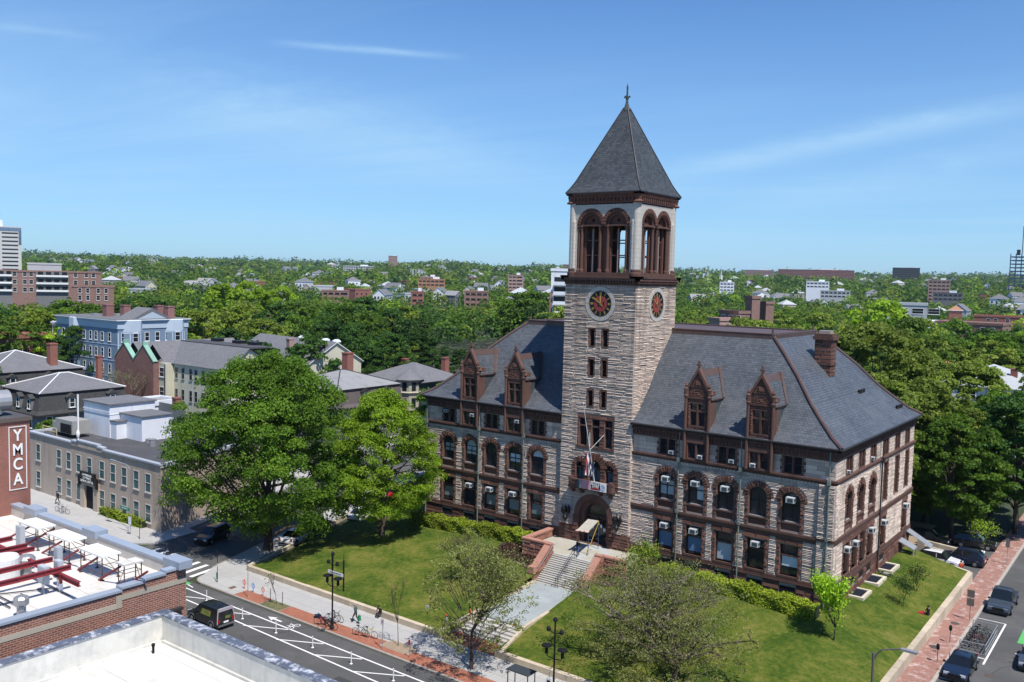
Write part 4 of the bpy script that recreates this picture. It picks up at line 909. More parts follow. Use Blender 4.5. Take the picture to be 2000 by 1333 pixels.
def roofmb(kind,w,d,z,h,ov=.4,hm=2.6,ins=.7):
    b=MB(); x0,y0,x1,y1=-ov,-ov,w+ov,d+ov
    def hip(x0,y0,x1,y1,z,h,m=0):
        W_,D2=x1-x0,y1-y0; k=min(W_,D2)/2
        if W_>=D2: r0,r1=(x0+k,(y0+y1)/2,z+h),(x1-k,(y0+y1)/2,z+h)
        else: r0,r1=((x0+x1)/2,y0+k,z+h),((x0+x1)/2,y1-k,z+h)
        a,b_,c,e=(x0,y0,z),(x1,y0,z),(x1,y1,z),(x0,y1,z)
        if W_>=D2: fs=[[a,b_,r1,r0],[b_,c,r1],[c,e,r0,r1],[e,a,r0]]
        else: fs=[[a,b_,r0],[b_,c,r1,r0],[c,e,r1],[e,a,r0,r1]]
        for f in fs: b.face(f,m,.5)
        return a,b_,c,e,r0,r1
    if kind=='hip': hip(x0,y0,x1,y1,z,h); b.box(x0,y0,z-.2,x1,y1,z-.005,1)
    elif kind=='gx':      # ridge along x
        m_=d/2; b.face([(x0,y0,z-.2),(x1,y0,z-.2),(x1,m_,z+h),(x0,m_,z+h)],0,.5); b.face([(x1,y1,z-.2),(x0,y1,z-.2),(x0,m_,z+h),(x1,m_,z+h)],0,.5)
        b.face([(x1,y0,z-.35),(x0,y0,z-.35),(x0,m_,z+h-.18),(x1,m_,z+h-.18)],1,.5); b.face([(x0,y1,z-.35),(x1,y1,z-.35),(x1,m_,z+h-.18),(x0,m_,z+h-.18)],1,.5)
        for x in (x0,x1): b.prism([(0,0)],0,0) if False else None
        for x,s_ in ((x0,1),(x1,-1)):
            for ya,yb in ((y0,m_),(y1,m_)):
                q=[(x,ya,z-.35),(x,ya,z-.2),(x,yb,z+h),(x,yb,z+h-.18)]; b.face(q if (ya<yb)==(s_>0) else q[::-1],1)
    elif kind=='gy':
        m_=w/2; b.face([(x0,y1,z-.2),(x0,y0,z-.2),(m_,y0,z+h),(m_,y1,z+h)],0,.5); b.face([(x1,y0,z-.2),(x1,y1,z-.2),(m_,y1,z+h),(m_,y0,z+h)],0,.5)
        for y_,s_ in ((y0,1),(y1,-1)):
            for xa in (x0,x1): q=[(xa,y_,z-.4),(xa,y_,z-.2),(m_,y_,z+h),(m_,y_,z+h-.2)]; b.face(q if (xa>m_)==(s_>0) else q[::-1],1)
    elif kind=='flat':
        b.box(-.15,-.15,z-.5,w+.15,d+.15,z-.02,0); 
        for a in ((-.2,-.2,w+.2,.25),(-.2,d-.25,w+.2,d+.2),(-.2,.25,.25,d-.25),(w-.25,.25,w+.2,d-.25)): b.box(a[0],a[1],z-.6,a[2],a[3],z+.25,1)
    elif kind=='mansard':
        q=lambda o_,zz:[(o_,o_,zz),(w-o_,o_,zz),(w-o_,d-o_,zz),(o_,d-o_,zz)]
        P=[q(-.3,z),q(.15,z+.6),q(ins,z+hm)]
        for A_,B_ in zip(P[:-1],P[1:]):
            for i in range(4): b.face([A_[i],A_[(i+1)%4],B_[(i+1)%4],B_[i]],2,.5)
        b.box(ins-.35,ins-.35,z+hm-.12,w-ins+.35,d-ins+.35,z+hm,1)
        a=hip(ins-.35,ins-.35,w-ins+.35,d-ins+.35,z+hm+.005,h); b.box(-.5,-.5,z-.25,w+.5,d+.5,z-.01,1)
        for p,r_ in ((a[0],a[4]),(a[1],a[4] if w<d else a[5]),(a[2],a[5]),(a[3],a[5] if w<d else a[4])): b.cyl((p[0],p[1],p[2]+.03),(r_[0],r_[1],r_[2]+.03),.1,.1,6,3)
        b.cyl(a[4],a[5],.1,.1,6,3)
    return b
def body(t,w,d,h,m,name='wall',z0=-3,gab=None,gh=0):
    b=MB(); b.box(0,0,z0,w,d,h)
    if gab=='gx': b.prism([(0,0)],0,0) if False else b.mesh([(0,0,h),(0,d,h),(0,d/2,h+gh),(w,0,h),(w,d,h),(w,d/2,h+gh)],[(0,2,1),(3,4,5)])
    if gab=='gy': b.mesh([(0,0,h),(w,0,h),(w/2,0,h+gh),(0,d,h),(w,d,h),(w/2,d,h+gh)],[(0,1,2),(3,5,4)])
    return b.build(name,m,t)
def chim(t,x,y,z0,z1,s=.9,m=None):
    b=MB(); b.box(x-s/2,y-s/2,z0,x+s/2,y+s/2,z1-.25); b.box(x-s/2-.08,y-s/2-.08,z1-.25,x+s/2+.08,y+s/2+.08,z1); b.build('chimney',m or m_chim,t)
U=lambda px,py,Y:((Y-CP[1])/ray(px,py)[1]*ray(px,py)+CP)
# --- tan two-storey building across the cross street
t=bld('tan_brick_building','two storey tan brick building with flat dark roof across the cross street',-103,-19.4,-3.8,0,'building')
b=MB(); fp=[(0,0),(32.1,0),(25.6,19.5),(0,19.5)]; b.slab(fp,-.5,7.7); b.build('wall',m_tanb,t)
b=MB(); b.slab([(.3,.3),(31.7,.3),(25.3,19.2),(.3,19.2)],7.7,7.78,0); b.build('roof',m_flat,t)
b=MB(); 
for (x0,x1,z) in ((-.1,11.7,8.05),(11.7,13.2,8.3),(13.2,18.2,8.5),(18.2,19.4,8.3),(19.4,32.2,8.05)): b.box(x0,-.12,7.6,x1,.3,z-.18,1); b.box(x0-.05,-.2,z-.18,x1+.05,.38,z,0)
P0,P1=Vector((32.1,0)),Vector((25.6,19.5)); d_=(P1-P0).normalized(); n_=Vector((d_.y,-d_.x))*.15; 
b.slab([(P0.x-.3,P0.y),(P0.x+n_.x,P0.y+n_.y),(P1.x+n_.x,P1.y),(P1.x-.3,P1.y)],7.6,8.05,0); b.box(-.1,.3,7.6,.3,19.5,8.05,0); b.box(0,19.2,7.6,25.6,19.6,8.05,0)
b.build('parapet_coping',[M('pale_metal_coping',(.42,.45,.5),.5,.06),m_tanb],t)
cols=[float(U(px,py,-19.4)[0])+103 for px,py in ((75,875),(115.5,893),(134.5,899),(154,906),(175,911),(199.5,918),(221,925),(243,932),(266.5,939),(289.5,946))]
m_tg=glass('teal_window_glass',(.03,.08,.09))
addw(t,(0,0,0,0),cols,[5.4],1.05,2.1,M('tan_window_frame',(.5,.47,.43),.6,.05),m_tg,fw=.08); addw(t,(0,0,0,0),[c for c in cols if not 13.5<c<17.5],[1.75],1.05,2.0,M('tan_window_frame',(.5,.47,.43)),m_tg,fw=.08)
ex=float(U(178,955,-19.4)[0])+103
b=MB(); b.box(ex-2.1,-.35,0,ex-1.1,.0,3.0); b.box(ex+1.1,-.35,0,ex+2.1,0,3.0); b.box(ex-2.1,-.35,3.0,ex+2.1,0,3.5); b.build('door_surround',M('tan_stone',(.45,.37,.29),.8,.08),t)
b=MB(); b.box(ex-1.1,-.04,0,ex+1.1,-.01,3.0); b.build('door',m_dark,t)
b=MB(); b.box(ex-2.3,-.55,3.35,ex+2.3,-.3,4.2); b.box(ex-1.8,-.55,4.2,ex+1.8,-.3,4.75); b.box(ex-2.3,-.55,2.9,ex-1.9,-.3,3.35); b.box(ex+1.9,-.55,2.9,ex+2.3,-.3,3.35); o=b.build('sign_board',m_black,t)
text('CAMBRIDGE\nCITYWIDE\nSENIOR CENTER',.42,m_white,'lettering',o,(ex,-.57,3.98),(PI/2,0,0),.01,sp=.95)
b=MB(); b.box(4.8,5.2,7.7,11.5,11.8,12.2,0); b.box(4.6,5.0,12.2,11.7,12.0,12.4,1); b.box(4.7,5.1,11.2,11.6,5.15,11.35,0); b.box(4.75,5.12,10.9,11.55,11.85,11.0,0); b.build('penthouse',[m_wwall,m_greyroof],t)
b=MB(); b.box(11.5,6.7,7.7,16.8,11.0,11.0,0); b.box(11.5,6.5,11.0,17.0,11.2,11.15,1); b.box(11.6,5.3,7.7,13.0,6.7,10.1,0); b.box(11.5,5.2,10.1,13.2,6.8,10.25,1); b.build('penthouse_annexe',[m_wwall,m_greyroof],t)
b=MB(); b.box(4.0,1.6,8.3,8.6,4.0,10.1,0); b.box(2.0,2.2,8.0,4.2,4.0,9.4,0); b.box(5.6,1.5,8.4,8.3,1.6,9.6,1)
b.build('roof_plant',[M('grey_plant',(.36,.35,.32),.6,.08),m_dark],t)
b=MB(); b.tube([(2.,.9,7.8),(2.,.9,8.9),(5.8,.9,8.9),(5.8,.9,7.8)],.05); b.tube([(2,.9,8.4),(5.8,.9,8.4)],.04); b.build('roof_railing',M('yellow_rail',(.6,.5,.25),.6,.1),t)
for (x,y,h) in ((20.5,6,.9),(18,7,.5),(23.5,6.,.6),(14.3,8,.4),(24,12,.5)): b=MB(); b.lathe([(.45,7.78),(.45,7.78+h),(.5,7.8+h),(.1,7.95+h)],(x,y,0),12); b.build('roof_vent',M('galvanised',(.4,.4,.4),.4,.1,metal=.5),t)
b=MB(); b.box(13.6,-.3,8.5,13.75,-.15,14.4); b.lathe([(.14,8.9),(.22,9.2),(.22,9.5),(.1,9.8)],(13.7,-.25,0),8); b.build('flag_mast',m_white,t)
# --- mansard houses
def mansard(lab,x,y,w,d,zt,wm,rm,dorm=(),**k):
    t=bld('mansard_house',lab,x,y,-4,0); h=zt-2.9+4-1.2; body(t,w,d,h+.2,wm)
    r_=roofmb('mansard',w,d,h,k.get('rh',2.2),hm=3.6,ins=.9); r_.build('mansard_roof',[k.get('top',m_greyroof),m_gutter,rm,m_white],t)
    F=faces(w,d)
    for f,us,zs,ww,hh in k.get('wins',()): addw(t,F[f],us,zs,ww,hh)
    for f,u in dorm:
        a=F[f]; b=MB(a); z=h+.7; b.box(u-.75,-.05,z,u+.75,1.3,z+2.0,0); b.mesh([(u-1.0,-.3,z+2.0),(u+1.0,-.3,z+2.0),(u,-.3,z+2.7),(u-1.0,1.6,z+2.0),(u+1.0,1.6,z+2.0),(u,1.6,z+2.7)],[(0,1,2),(0,2,5,3),(1,4,5,2)],1)
        dd=b.build('dormer',[m_greyb,m_shing],t); p=wtemp(.8,1.5,m_white); x_=a[0]+math.cos(a[3])*u+math.sin(a[3])*.06; y_=a[1]+math.sin(a[3])*u-math.cos(a[3])*.06; cpy(p,dd,(x_,y_,z+1.),a[3])
    for c in k.get('ch',()): chim(t,*c)
    return t
mansard('dark shingled mansard house with white hip lines behind the tan building',-149,-4,15.5,17,5.3,m_greyb,m_shing,[('R',6.),('R',13.5),('F',8.5),('F',12.5),('F',3.)],wins=[('R',[2.,6.,9.,12.],[3.8],.95,1.9),('F',[4,9,13],[3.8],.95,1.9)],rh=2.6,ch=[(8,15,9,14.2)])
mansard('further dark mansard house at the left edge behind the shingled one',-176,-3,20,20,6.8,m_shing,m_shing,[('R',5.),('R',12),('F',12)],rh=3.4,ch=[(17.,14,9.5,15.4,1.5)],wins=[('R',[4.,9.,14.],[3.8],.95,1.9)])
b=MB(); t=bld('boxy_annexe','small pale roofed annexe between mansard house and brick gables',-127,10,-4,0,'annexe'); body(t,6,5,7.2,m_wwall); roofmb('flat',6,5,7.4,0).build('roof',[m_slabroof,m_wwall],t); chim(t,8.5,3,5,8.3,1.1); b=MB(); b.box(6,1,0,14,1.2,7.4); b.build('fence_panel',m_greyb,t)
# --- blue house
t=bld('blue_apartment_house','four storey blue clapboard apartment house with white cornice and brick chimneys',-195.5,30,-4,0,'apartment house'); w,d,h=27.5,17.5,19.2
body(t,w,d,h-.6,m_blusid,z0=-1); b=MB(); b.box(-.15,-.15,h-2.1,w+.15,d+.15,h-.2,0); b.box(-.6,-.6,h-.25,w+.6,d+.6,h-.05,1); b.box(-.35,-.35,h-.6,w+.35,d+.35,h-.25,0); b.build('cornice',[m_blupale,m_white],t)
b=MB(); b.box(-.6,-.6,h-.05,w+.6,d+.6,h+.03); b.build('roof',m_greyroof,t); F=faces(w,d)
us=[float(U(px,690,30)[0])+195.5 for px in (124.5,140.5,165,177.4,187.9,200,214.3)]
for z in (15.2,11.6,8.0,4.4): addw(t,F['F'],us,[z],.95,1.9); 
for u0,fk in ((us[1]+1.9,'F'),(3.6,'R'),(14.2,'R')):
    b=MB(F[fk]); w0=1.9 if fk=='F' else 2.3; b.slab([(u0-w0,0),(u0-w0*.55,-1.0),(u0+w0*.55,-1.0),(u0+w0,0)],-1,h-.6); bay=b.build('bay',m_blusid,t)
    b=MB(F[fk]); 
    for z in (h-3.2,13.3,9.7,6.1): b.slab([(u0-w0-.05,0),(u0-w0*.55,-1.08),(u0+w0*.55,-1.08),(u0+w0+.05,0)],z,z+.2)
    b.slab([(u0-w0-.05,0),(u0-w0*.55,-1.06),(u0+w0*.55,-1.06),(u0+w0+.05,0)],h-2.9,h-.25)
    for s_ in (-1,1): b.box(u0+s_*w0*.55-.12,-1.05,0,u0+s_*w0*.55+.12,-.8,h-3)
    b.build('bay_trim',m_blupale,bay)
    a=F[fk]; 
    for z in (15.2,11.6,8.0,4.4):
        p=wtemp(1.15,2.,m_white); cpy(p,bay,(a[0]+math.cos(a[3])*u0+math.sin(a[3])*1.0,a[1]+math.sin(a[3])*u0-math.cos(a[3])*1.0,z),a[3])
addw(t,F['R'],[1.3,7.,9.6,12.2,16.],[15.2,11.6],.95,1.9)
b=MB()
for z in (13.4,9.8,6.2): b.box(0,-.06,z,w,0,z+.15); b.box(w,0,z,w+.06,d,z+.15)
b.box(w-.15,-.08,0,w+.08,.15,h-3); b.build('belt_course',m_blupale,t)
b=MB()
for z in (2,5.6,9.2,12.8,16.4): b.box(-3.6,.4,z,0,4,z+.25)
for y_ in (.5,3.8): b.box(-3.6,y_,0,-3.3,y_+.25,17.5)
b.box(-3.8,.2,16.9,0,4.2,17.4); b.box(-3.55,.6,2,-.1,3.9,2.9)
for z in (2.2,5.8,9.4,13.): b.box(-3.5,.45,z+.9,0,.5,z+1.)
b.build('rear_porch',m_white,t)
for x,y_,s_ in ((12.5,6,1.9),(17.5,7.5,1.7),(21,14,1.5),(26.2,13.5,1.7)): chim(t,x,y_,h,h+2.9,s_,M('pink_brick',(.3,.13,.12),.9,.1,2.,brick=(.24,.09,.012,(.24,.1,.09),(.3,.2,.18),.2)))
b=MB(); b.mesh([(w+.6,3,h),(w+.6,13,h),(w+.6,8,h+2.6),(w-6,3,h),(w-6,13,h),(w-6,8,h+2.6)],[(0,1,2),(0,2,5,3),(1,4,5,2),(3,5,4)],0); o=b.build('pediment',[m_greyroof],t)
b=MB(); b.mesh([(w+.65,4.4,h+.1),(w+.65,11.6,h+.1),(w+.65,8,h+1.7)],[(0,1,2)]); b.build('pediment_face',m_blupale,o)
for x,y_ in ((6,5),(9,9),(15,11)): b=MB(); b.box(x,y_,h,x+1.8,y_+1.2,h+.5); b.build('skylight',M('galvanised',(.4,.4,.4)),t)
# --- red brick house at left edge
t=bld('red_brick_house','red brick house with white framed windows cut by the left edge',-212,16,-4,0); w,d,h=15,14,14.2; body(t,w,d,h,m_rbrick); roofmb('flat',w,d,h,0).build('roof',[m_flat,m_rbrick],t); addw(t,faces(w,d)['F'],[9.,12.3],[7.5,11.2],1.,1.9); addw(t,faces(w,d)['R'],[3,7],[11.2,7.5],1.,1.9)
# --- twin brick gables and cream wings
t=bld('gabled_apartment_block','cream apartment block with two red brick gable ends and grey slate roofs',-151.6,20,-4,0,'apartment block')
b=MB()
for x in (0,7.1): b.mesh([(x,0,-2),(x+7.1,0,-2),(x+7.1,0,12.9),(x+3.55,0,15.9),(x,0,12.9),(x,3,-2),(x+7.1,3,-2),(x+7.1,3,12.9),(x+3.55,3,15.9),(x,3,12.9)],[(0,1,2,3,4),(9,8,7,6,5),(1,6,7,2),(0,4,9,5)],0,.5)
b.build('gable_wall',m_rgab,t)
b=MB()
for x in (0,7.1):
    b.face([(x-.2,2.,12.75),(x+3.55,2.,15.8),(x+3.55,26,15.8),(x-.2,26,12.75)][::-1],0,.5); b.face([(x+7.3,2.,12.75),(x+3.55,2.,15.8),(x+3.55,26,15.8),(x+7.3,26,12.75)],0,.5)
b.build('gable_roof',m_greyroof,t)
b=MB()
for x in (0,7.1):
    for s_ in (-1,1):
        p=Vector((x+3.55+s_*3.75,-.1,12.75)); q=Vector((x+3.55,-.1,16.0)); vs=[p,q,q+Vector((0,1.,0)),p+Vector((0,1.,0)),p-Vector((0,0,.3)),q-Vector((0,0,.3))]; b.mesh([tuple(v) for v in vs],[(0,1,2,3) if s_>0 else (3,2,1,0),(4,5,1,0)],0)
    b.box(x+3.3,-.15,15.8,x+3.8,1,16.4)
b.build('coping',m_green,t)
b=MB(); b.box(14.2,1.2,-2,16.2,6,12.5); b.box(16.2,3.2,-2,34,14,12.5); b.build('cream_wall',m_cream,t)
b=MB(); z=12.5; b.face([(13.8,.8,z-.1),(16.6,2.8,z-.1),(34.5,2.8,z-.1),(34.5,7.5,z+3.9),(12,7.5,z+3.9)],0,.5); b.face([(34.5,14.4,z),(13,14.4,z),(12,7.5,z+3.9),(34.5,7.5,z+3.9)],0,.5); b.box(12,7.4,z+3.7,34.5,12,z+4.0,1); b.mesh([(34,3.2,12.4),(34,14,12.4),(34,7.5,16.3)],[(0,1,2)],2)
b.build('main_roof',[m_greyroof,m_flat,m_cream],t)
addw(t,(14.2,1.2,0,0),[1.],[10.7,6.9,3.],1.5,1.7); addw(t,(16.2,3.2,0,0),[.9,3.1,5.7,7.4,9.8,12,14.5],[10.6,6.4,2.4],.8,2.,M('grey_sash',(.3,.31,.31)))
b=MB(); b.cyl((16.4,1.1,0),(16.4,1.1,12.3),.1,.1); b.build('drainpipe',m_gutter,t)
for x,y_ in ((17,11),(24,11),(29,11)): b=MB(); b.box(x,y_,z+4,x+2.2,y_+1.6,z+4.6); b.build('roof_plant',m_black,t)
t=bld('cream_rear_wing','rear cream wing with long grey slate roof and skylights above the treetops',-150,48,-4,-.12,'apartment block'); w,d=30,13; body(t,w,d,12.3,m_cream,gab='gx',gh=3.9); roofmb('gx',w,d,12.3,4.1).build('roof',[m_greyroof,m_white],t); addw(t,faces(w,d)['F'],[19,21,23.5,26,28.3],[10.5,6.5],.8,2.,M('grey_sash',(.3,.31,.31))); addw(t,faces(w,d)['R'],[5,6.6],[11,7.],.8,1.7)
chim(t,18,3,12,16.5,1.2,m_pinkb)
for x in (15,24,28): b=MB(); b.lathe([(1.,16.2),(.9,16.5),(.4,16.75)],(x,8.,0),10); b.build('skylight_dome',M('skylight_white',(.65,.72,.78),.3,.05),t)
# --- grey slab roofed house
t=bld('grey_mansard_house','grey shingled house with broad pale weathered roof behind the bright tree',-113,31,-4,0); w,d,h=16,17,6.6; body(t,w,d,h+.2,m_greyb)
roofmb('mansard',w,d,h,2.6,hm=3.3,ins=.6).build('mansard_roof',[m_slabroof,m_gutter,M('brown_shingle',(.12,.1,.095),.9,.1),m_gutter],t); chim(t,3.5,14,10,15.2,1.6); addw(t,faces(w,d)['R'],[2.,6.,10.5,14],[4.],.9,1.8)
b=MB(); F_=faces(w,d)['R']
for u in (7.,12.5):
    b=MB(F_); b.box(u-.75,-.05,7.3,u+.75,1.2,9.2,0); b.mesh([(u-1,-.3,9.2),(u+1,-.3,9.2),(u,-.3,9.9),(u-1,1.5,9.2),(u+1,1.5,9.2),(u,1.5,9.9)],[(0,1,2),(0,2,5,3),(1,4,5,2)],1); dd=b.build('dormer',[m_greyb,m_gutter],t); cpy(wtemp(.8,1.4,m_white),dd,(F_[0]+.06,F_[1]+u,8.3),PI/2)
# --- house with bay turret
t=bld('turreted_house','dark house with cream windowed bay turret and grey hip roof',-116,56,-4,0); w,d,h=15,14,9.; body(t,w,d,h,m_dgreen); roofmb('hip',w,d,h,3.2,.7).build('roof',[m_greyroof,m_gutter],t)
b=MB(); b.lathe([(2.6,3.5),(2.6,6.9),(3.0,7.1),(2.6,7.3),(2.6,9.6),(3.1,9.7)],(13.,-.2,0),8,0); o=b.build('bay_turret',M('dark_cream',(.42,.39,.3),.8,.08),t); b=MB(); b.lathe([(3.3,9.7),(.1,11.7)],(13,-.2,0),8); b.build('turret_roof',m_greyroof,o)
b=MB(); 
for k in range(8):
    a=2*PI*(k+.5)/8; b.fr(13+2.45*math.sin(a),-.2-2.45*math.cos(a),0,a); b.box(-.45,-.03,7.5,.45,.02,9.2); b.box(-.45,-.03,4,.45,.02,6)
b.fr(); b.build('pane',m_glass,o); chim(t,3,9,8,12.6,1.1); chim(t,12,12,8,13.3,1.2)
# --- dark green gabled house
t=bld('dark_green_house','dark green gabled house with grey roof seen beyond the cream roofs',-205,86,-1,0); w,d,h=17,15,7.; body(t,w,d,h,m_dgreen,gab='gx',gh=5.6); roofmb('gx',w,d,h,5.8,.7).build('roof',[m_greyroof,m_white],t); chim(t,7,8,10,15,1.4)
addw(t,faces(w,d)['R'],[6,8,10],[8.6],.9,1.6)
for x in (2.5,9.5): b=MB(); b.mesh([(x,.8,7.3),(x+3.,.8,7.3),(x+3.,.8,9.),(x,.8,9.),(x,4.6,10.2),(x+3.,4.6,10.2)],[(0,1,2,3),(3,2,5,4)]); b.build('dormer',m_greyb,t)
# --- houses on the right
def simple(lab,px,D,w,d,h,wm,rm,kind,rh,ang=None,ztop=None,ch=(),wins=(),cat='house',name='house',gab=None):
    P=at(px,600,D); z=(ztop-h-rh) if ztop is not None else th(P[0],P[1]); b_=math.atan2(P[0]-CP[0],P[1]-CP[1]); a=(-b_ if ang is None else ang)
    t=bld(name,lab,P[0]-math.cos(a)*w/2,P[1]-math.sin(a)*w/2,z,a,cat); body(t,w,d,h,wm,gab=kind if kind in('gx','gy') else None,gh=rh-.2,z0=-12); roofmb(kind,w,d,h,rh).build('roof',[rm,m_white if kind!='flat' else wm],t)
    for c in ch: chim(t,*c)
    for f,us,zs,ww,hh in wins: addw(t,faces(w,d)[f],us,zs,ww,hh)
    return t
simple('pale grey hip roofed house low among the trees on the right',1930,222,20,22,8,m_wwall,m_lroof,'hip',4.2,0.,9.6,ch=[(15,6,8,12.,1.3),(4,17,8,12,1.2),(16.,17,8,12,1.1)],wins=[('F',[3,8,13,17],[6],1.,1.8)])
simple('brick house with orange shingle roof on the right',1905,262,24,22,8,m_rbrick,m_orroof,'hip',5.,0.,10.4,ch=[(3,6,8,13.,1.4),(20,6,8,13.5,1.5),(21,17,8,13,1.4)],wins=[('F',[4,9,15,20],[6],1.,1.8)])
simple('dark grey hip roofed house before the brick row house',1885,312,26,20,8,m_greyb,m_greyroof,'hip',4.,0.,9.4,ch=[(22,8,8,12,1.4)])
simple('red brick row house with dark mansard roof and white windows',1893,345,21,18,14,m_rbrick2,m_shing,'flat',0,0.,15.,wins=[('F',[2.,4.6,8,11,15,18],[11.5,7.5],1.3,2.1)],name='row_house')
t=simple('small white columned house half hidden by trees at right',1965,185,12,12,9,m_wwall,m_lroof,'hip',2.5,.1,3.5,wins=[('F',[2,5,8,10],[7,3.5],1,2.)])
simple('brick school block with flat roof on the right before the olive trees',1424,270,9,4,18,m_rbrick2,m_flat,'flat',0,-.5,18.5,wins=[('F',[2,5.5,9],[16,12.5],1.8,1.6)],cat='school building',name='school_building')
simple('taller brick stair tower of the school',1462,276,3.,3,22,m_rbrick2,m_flat,'flat',0,-.5,22.8,cat='stair tower',name='stair_tower')
simple('second brick stair tower with aerials right of the school block',1490,280,2.8,3,22,m_rbrick2,m_flat,'flat',0,-.5,21.2,cat='stair tower',name='stair_tower')
simple('low brown block at the left of the brick school',1396,262,5,9,14,m_pinkb,m_flat,'flat',0,-.5,16.5,cat='building',name='low_block')
t=simple('tall apartment slab with white balconies just left of the clock tower',1102,276,8.5,14,32,m_wwall,m_lroof,'flat',0,None,29.6,cat='apartment block',name='apartment_block')
for k in range(7): b=MB(); b.box(.8,-1.2,9+k*3,7.6,0,9.2+k*3); b.box(.8,-1.25,9.2+k*3,7.6,-1.15,10.2+k*3); b.build('balcony',m_wwall,t); b=MB(); b.box(1,-.05,9.3+k*3,7.4,-.01,11.6+k*3); b.build('pane',m_glass,t)
b=MB(); b.box(-.3,-.2,-5,.6,4,25.); b.build('brick_pier',m_rbrick2,t)
simple('white school block with a slim flat roof rising behind trees on the right',1762,340,16,12,16,m_lroof,m_flat,'flat',0,None,21.,wins=[('F',[3,8,13,18],[13.5],3.5,1.8)],cat='school building',name='flat_block')
simple('slim red brick clock stack left of the row house',1867,420,5,5,24,m_rbrick,m_orroof,'hip',2,None,19.5,cat='tower',name='brick_tower')
simple('long low white roofed shed beside the slim brick stack',1815,400,34,16,9,m_wwall,m_lroof,'flat',0,None,13.,cat='shed',name='long_shed')
simple('small red brick block with dark windows near the right edge',1965,480,26,14,10,m_rbrick,m_flat,'flat',0,None,14.,wins=[('F',[6,9,14],[8],1.5,1.6)],cat='building',name='brick_block')
# --- brick apartments on the left, pale tower
t=simple('long red brick apartment block with balconies at the far left',86,460,48,16,20,m_rbrick2,m_flat,'flat',0,None,24.5,wins=[('F',[12.5,16.5,19,37,41.5,44.5],[18.5,15,11.5],1.5,1.9)],cat='apartment block',name='apartment_block')
for u0,w_ in ((0,11.5),(21,13.)):
    b=MB(); b.box(u0,-.4,-5,u0+w_,0,19.6); o=b.build('balcony_bay',m_greyb,t)
    b=MB()
    for z in (10.6,14,17.3): b.box(u0,-1.4,z,u0+w_,-.4,z+.15); b.box(u0,-1.45,z+.15,u0+w_,-1.38,z+.9)
    b.build('balcony',m_white,t); b=MB()
    for z in (11.6,15,18.3):
        for j in range(4): b=MB(); b.box(u0+.7+j*w_/4,-.44,z,u0+w_/4-.4+j*w_/4,-.41,z+1.4); b.build('balcony_window',m_glass,t)
simple('lower brick wing at the right end of the long apartment block',182,415,16,12,14,m_rbrick2,m_flat,'flat',0,None,19.,wins=[('F',[3,6,10,13],[12,9],1.2,1.9)],cat='apartment block',name='brick_wing')
simple('white and brown penthouse block standing over the long brick apartments',88,470,14,8,22,m_lroof,m_flat,'flat',0,None,28.,cat='penthouse',name='penthouse_block')
t=simple('pale concrete hotel tower with dark window bands at the left edge',4,900,31,22,60,M('pale_concrete',(.62,.6,.57),.8,.04),m_flat,'flat',0,None,60.,cat='tower block',name='tower_block')
for k in range(13): b=MB(); b.box(2.5,-.15,12+k*3.5,14.2,0,13.2+k*3.5); b.box(16.2,-.15,12+k*3.5,28.5,0,13.2+k*3.5); b.build('window_band',m_glass,t)
b=MB(); b.box(0,-.2,56.5,31,0,59); b.box(29,-.3,45,31.1,.0,57); b.build('top_band',glass('blue_band',(.1,.15,.22)),t); b=MB(); b.box(3,4,60,17,14,66); b.build('roof_plant',m_wwall,t)
# landmark buildings on the ridge
for a in (('dark brick tower block on the ridge left of centre',766,2450,24,18,34,m_pinkb,76),('terracotta roofed school low in the treetops left of centre',838,980,20,10,9,m_pinkb,25),('orange walled hall before the terracotta roofed school',842,880,26,10,8,m_orroof,23.),('pinkish grey block among the trees near the clock tower',1006,900,15,10,18,m_pinkb,29.),
 ('long orange brick hospital on the skyline at right',1590,2300,175,30,22,m_rbrick,62.),('shorter dark brick hospital wing on the skyline',1480,2400,72,30,18,m_pinkb,60.),('dark twin block standing on the skyline far right',1766,1800,46,20,30,m_shing,61.),('pale brown slab tower left of the scaffolded tower',1832,1000,20,14,30,m_pinkb,34.),
 ('grey barn roofed hall beside the pale brown slab',1850,900,24,14,10,m_greyroof,22.),('white industrial shed with vents in the right middle distance',1630,950,28,14,8,m_lroof,21.),('white flat warehouse right of the clock tower',1418,1050,16,12,12,m_wwall,27.),('white clinic block in front of the hospital ridge',1595,1050,24,14,10,m_wwall,30.),
 ('pale block in the treetops near centre left',700,1500,50,20,14,m_lroof,39.),('brick block behind the clock tower on the ridge',1112,2300,40,20,20,m_rbrick2,62.),('low brick building with red cube among the lime trees',815,560,8,8,14,m_rbrick,16.5),('long brown building left of the red cubed one',655,620,18,12,14,m_rbrick2,15),('brick terrace showing through trees right of centre left',930,600,16,10,14,m_rbrick2,17.)):
    lab,px,D,w,d,h,m_,zt=a; t=simple(lab,px,D,w,d,h,m_,m_flat,'flat',0,None,zt,cat='building',name='distant_block')
    for k in range(int(h//3.4)):
        z=h-2.8-k*3.4; b=MB(); b.box(1.,-.12,z,w-1.,0,z+1.3); b.build('window_row',m_glass,t)
        for f in range(1,int(w//4)): b=MB(); b.box(f*4-.5,-.16,z-.1,f*4+.5,-.12,z+1.4); b.build('pier',m_,t)
    b=MB(); b.box(w*.55,d*.3,h,w*.8,d*.7,h+2.2); b.build('roof_plant',m_wwall,t)
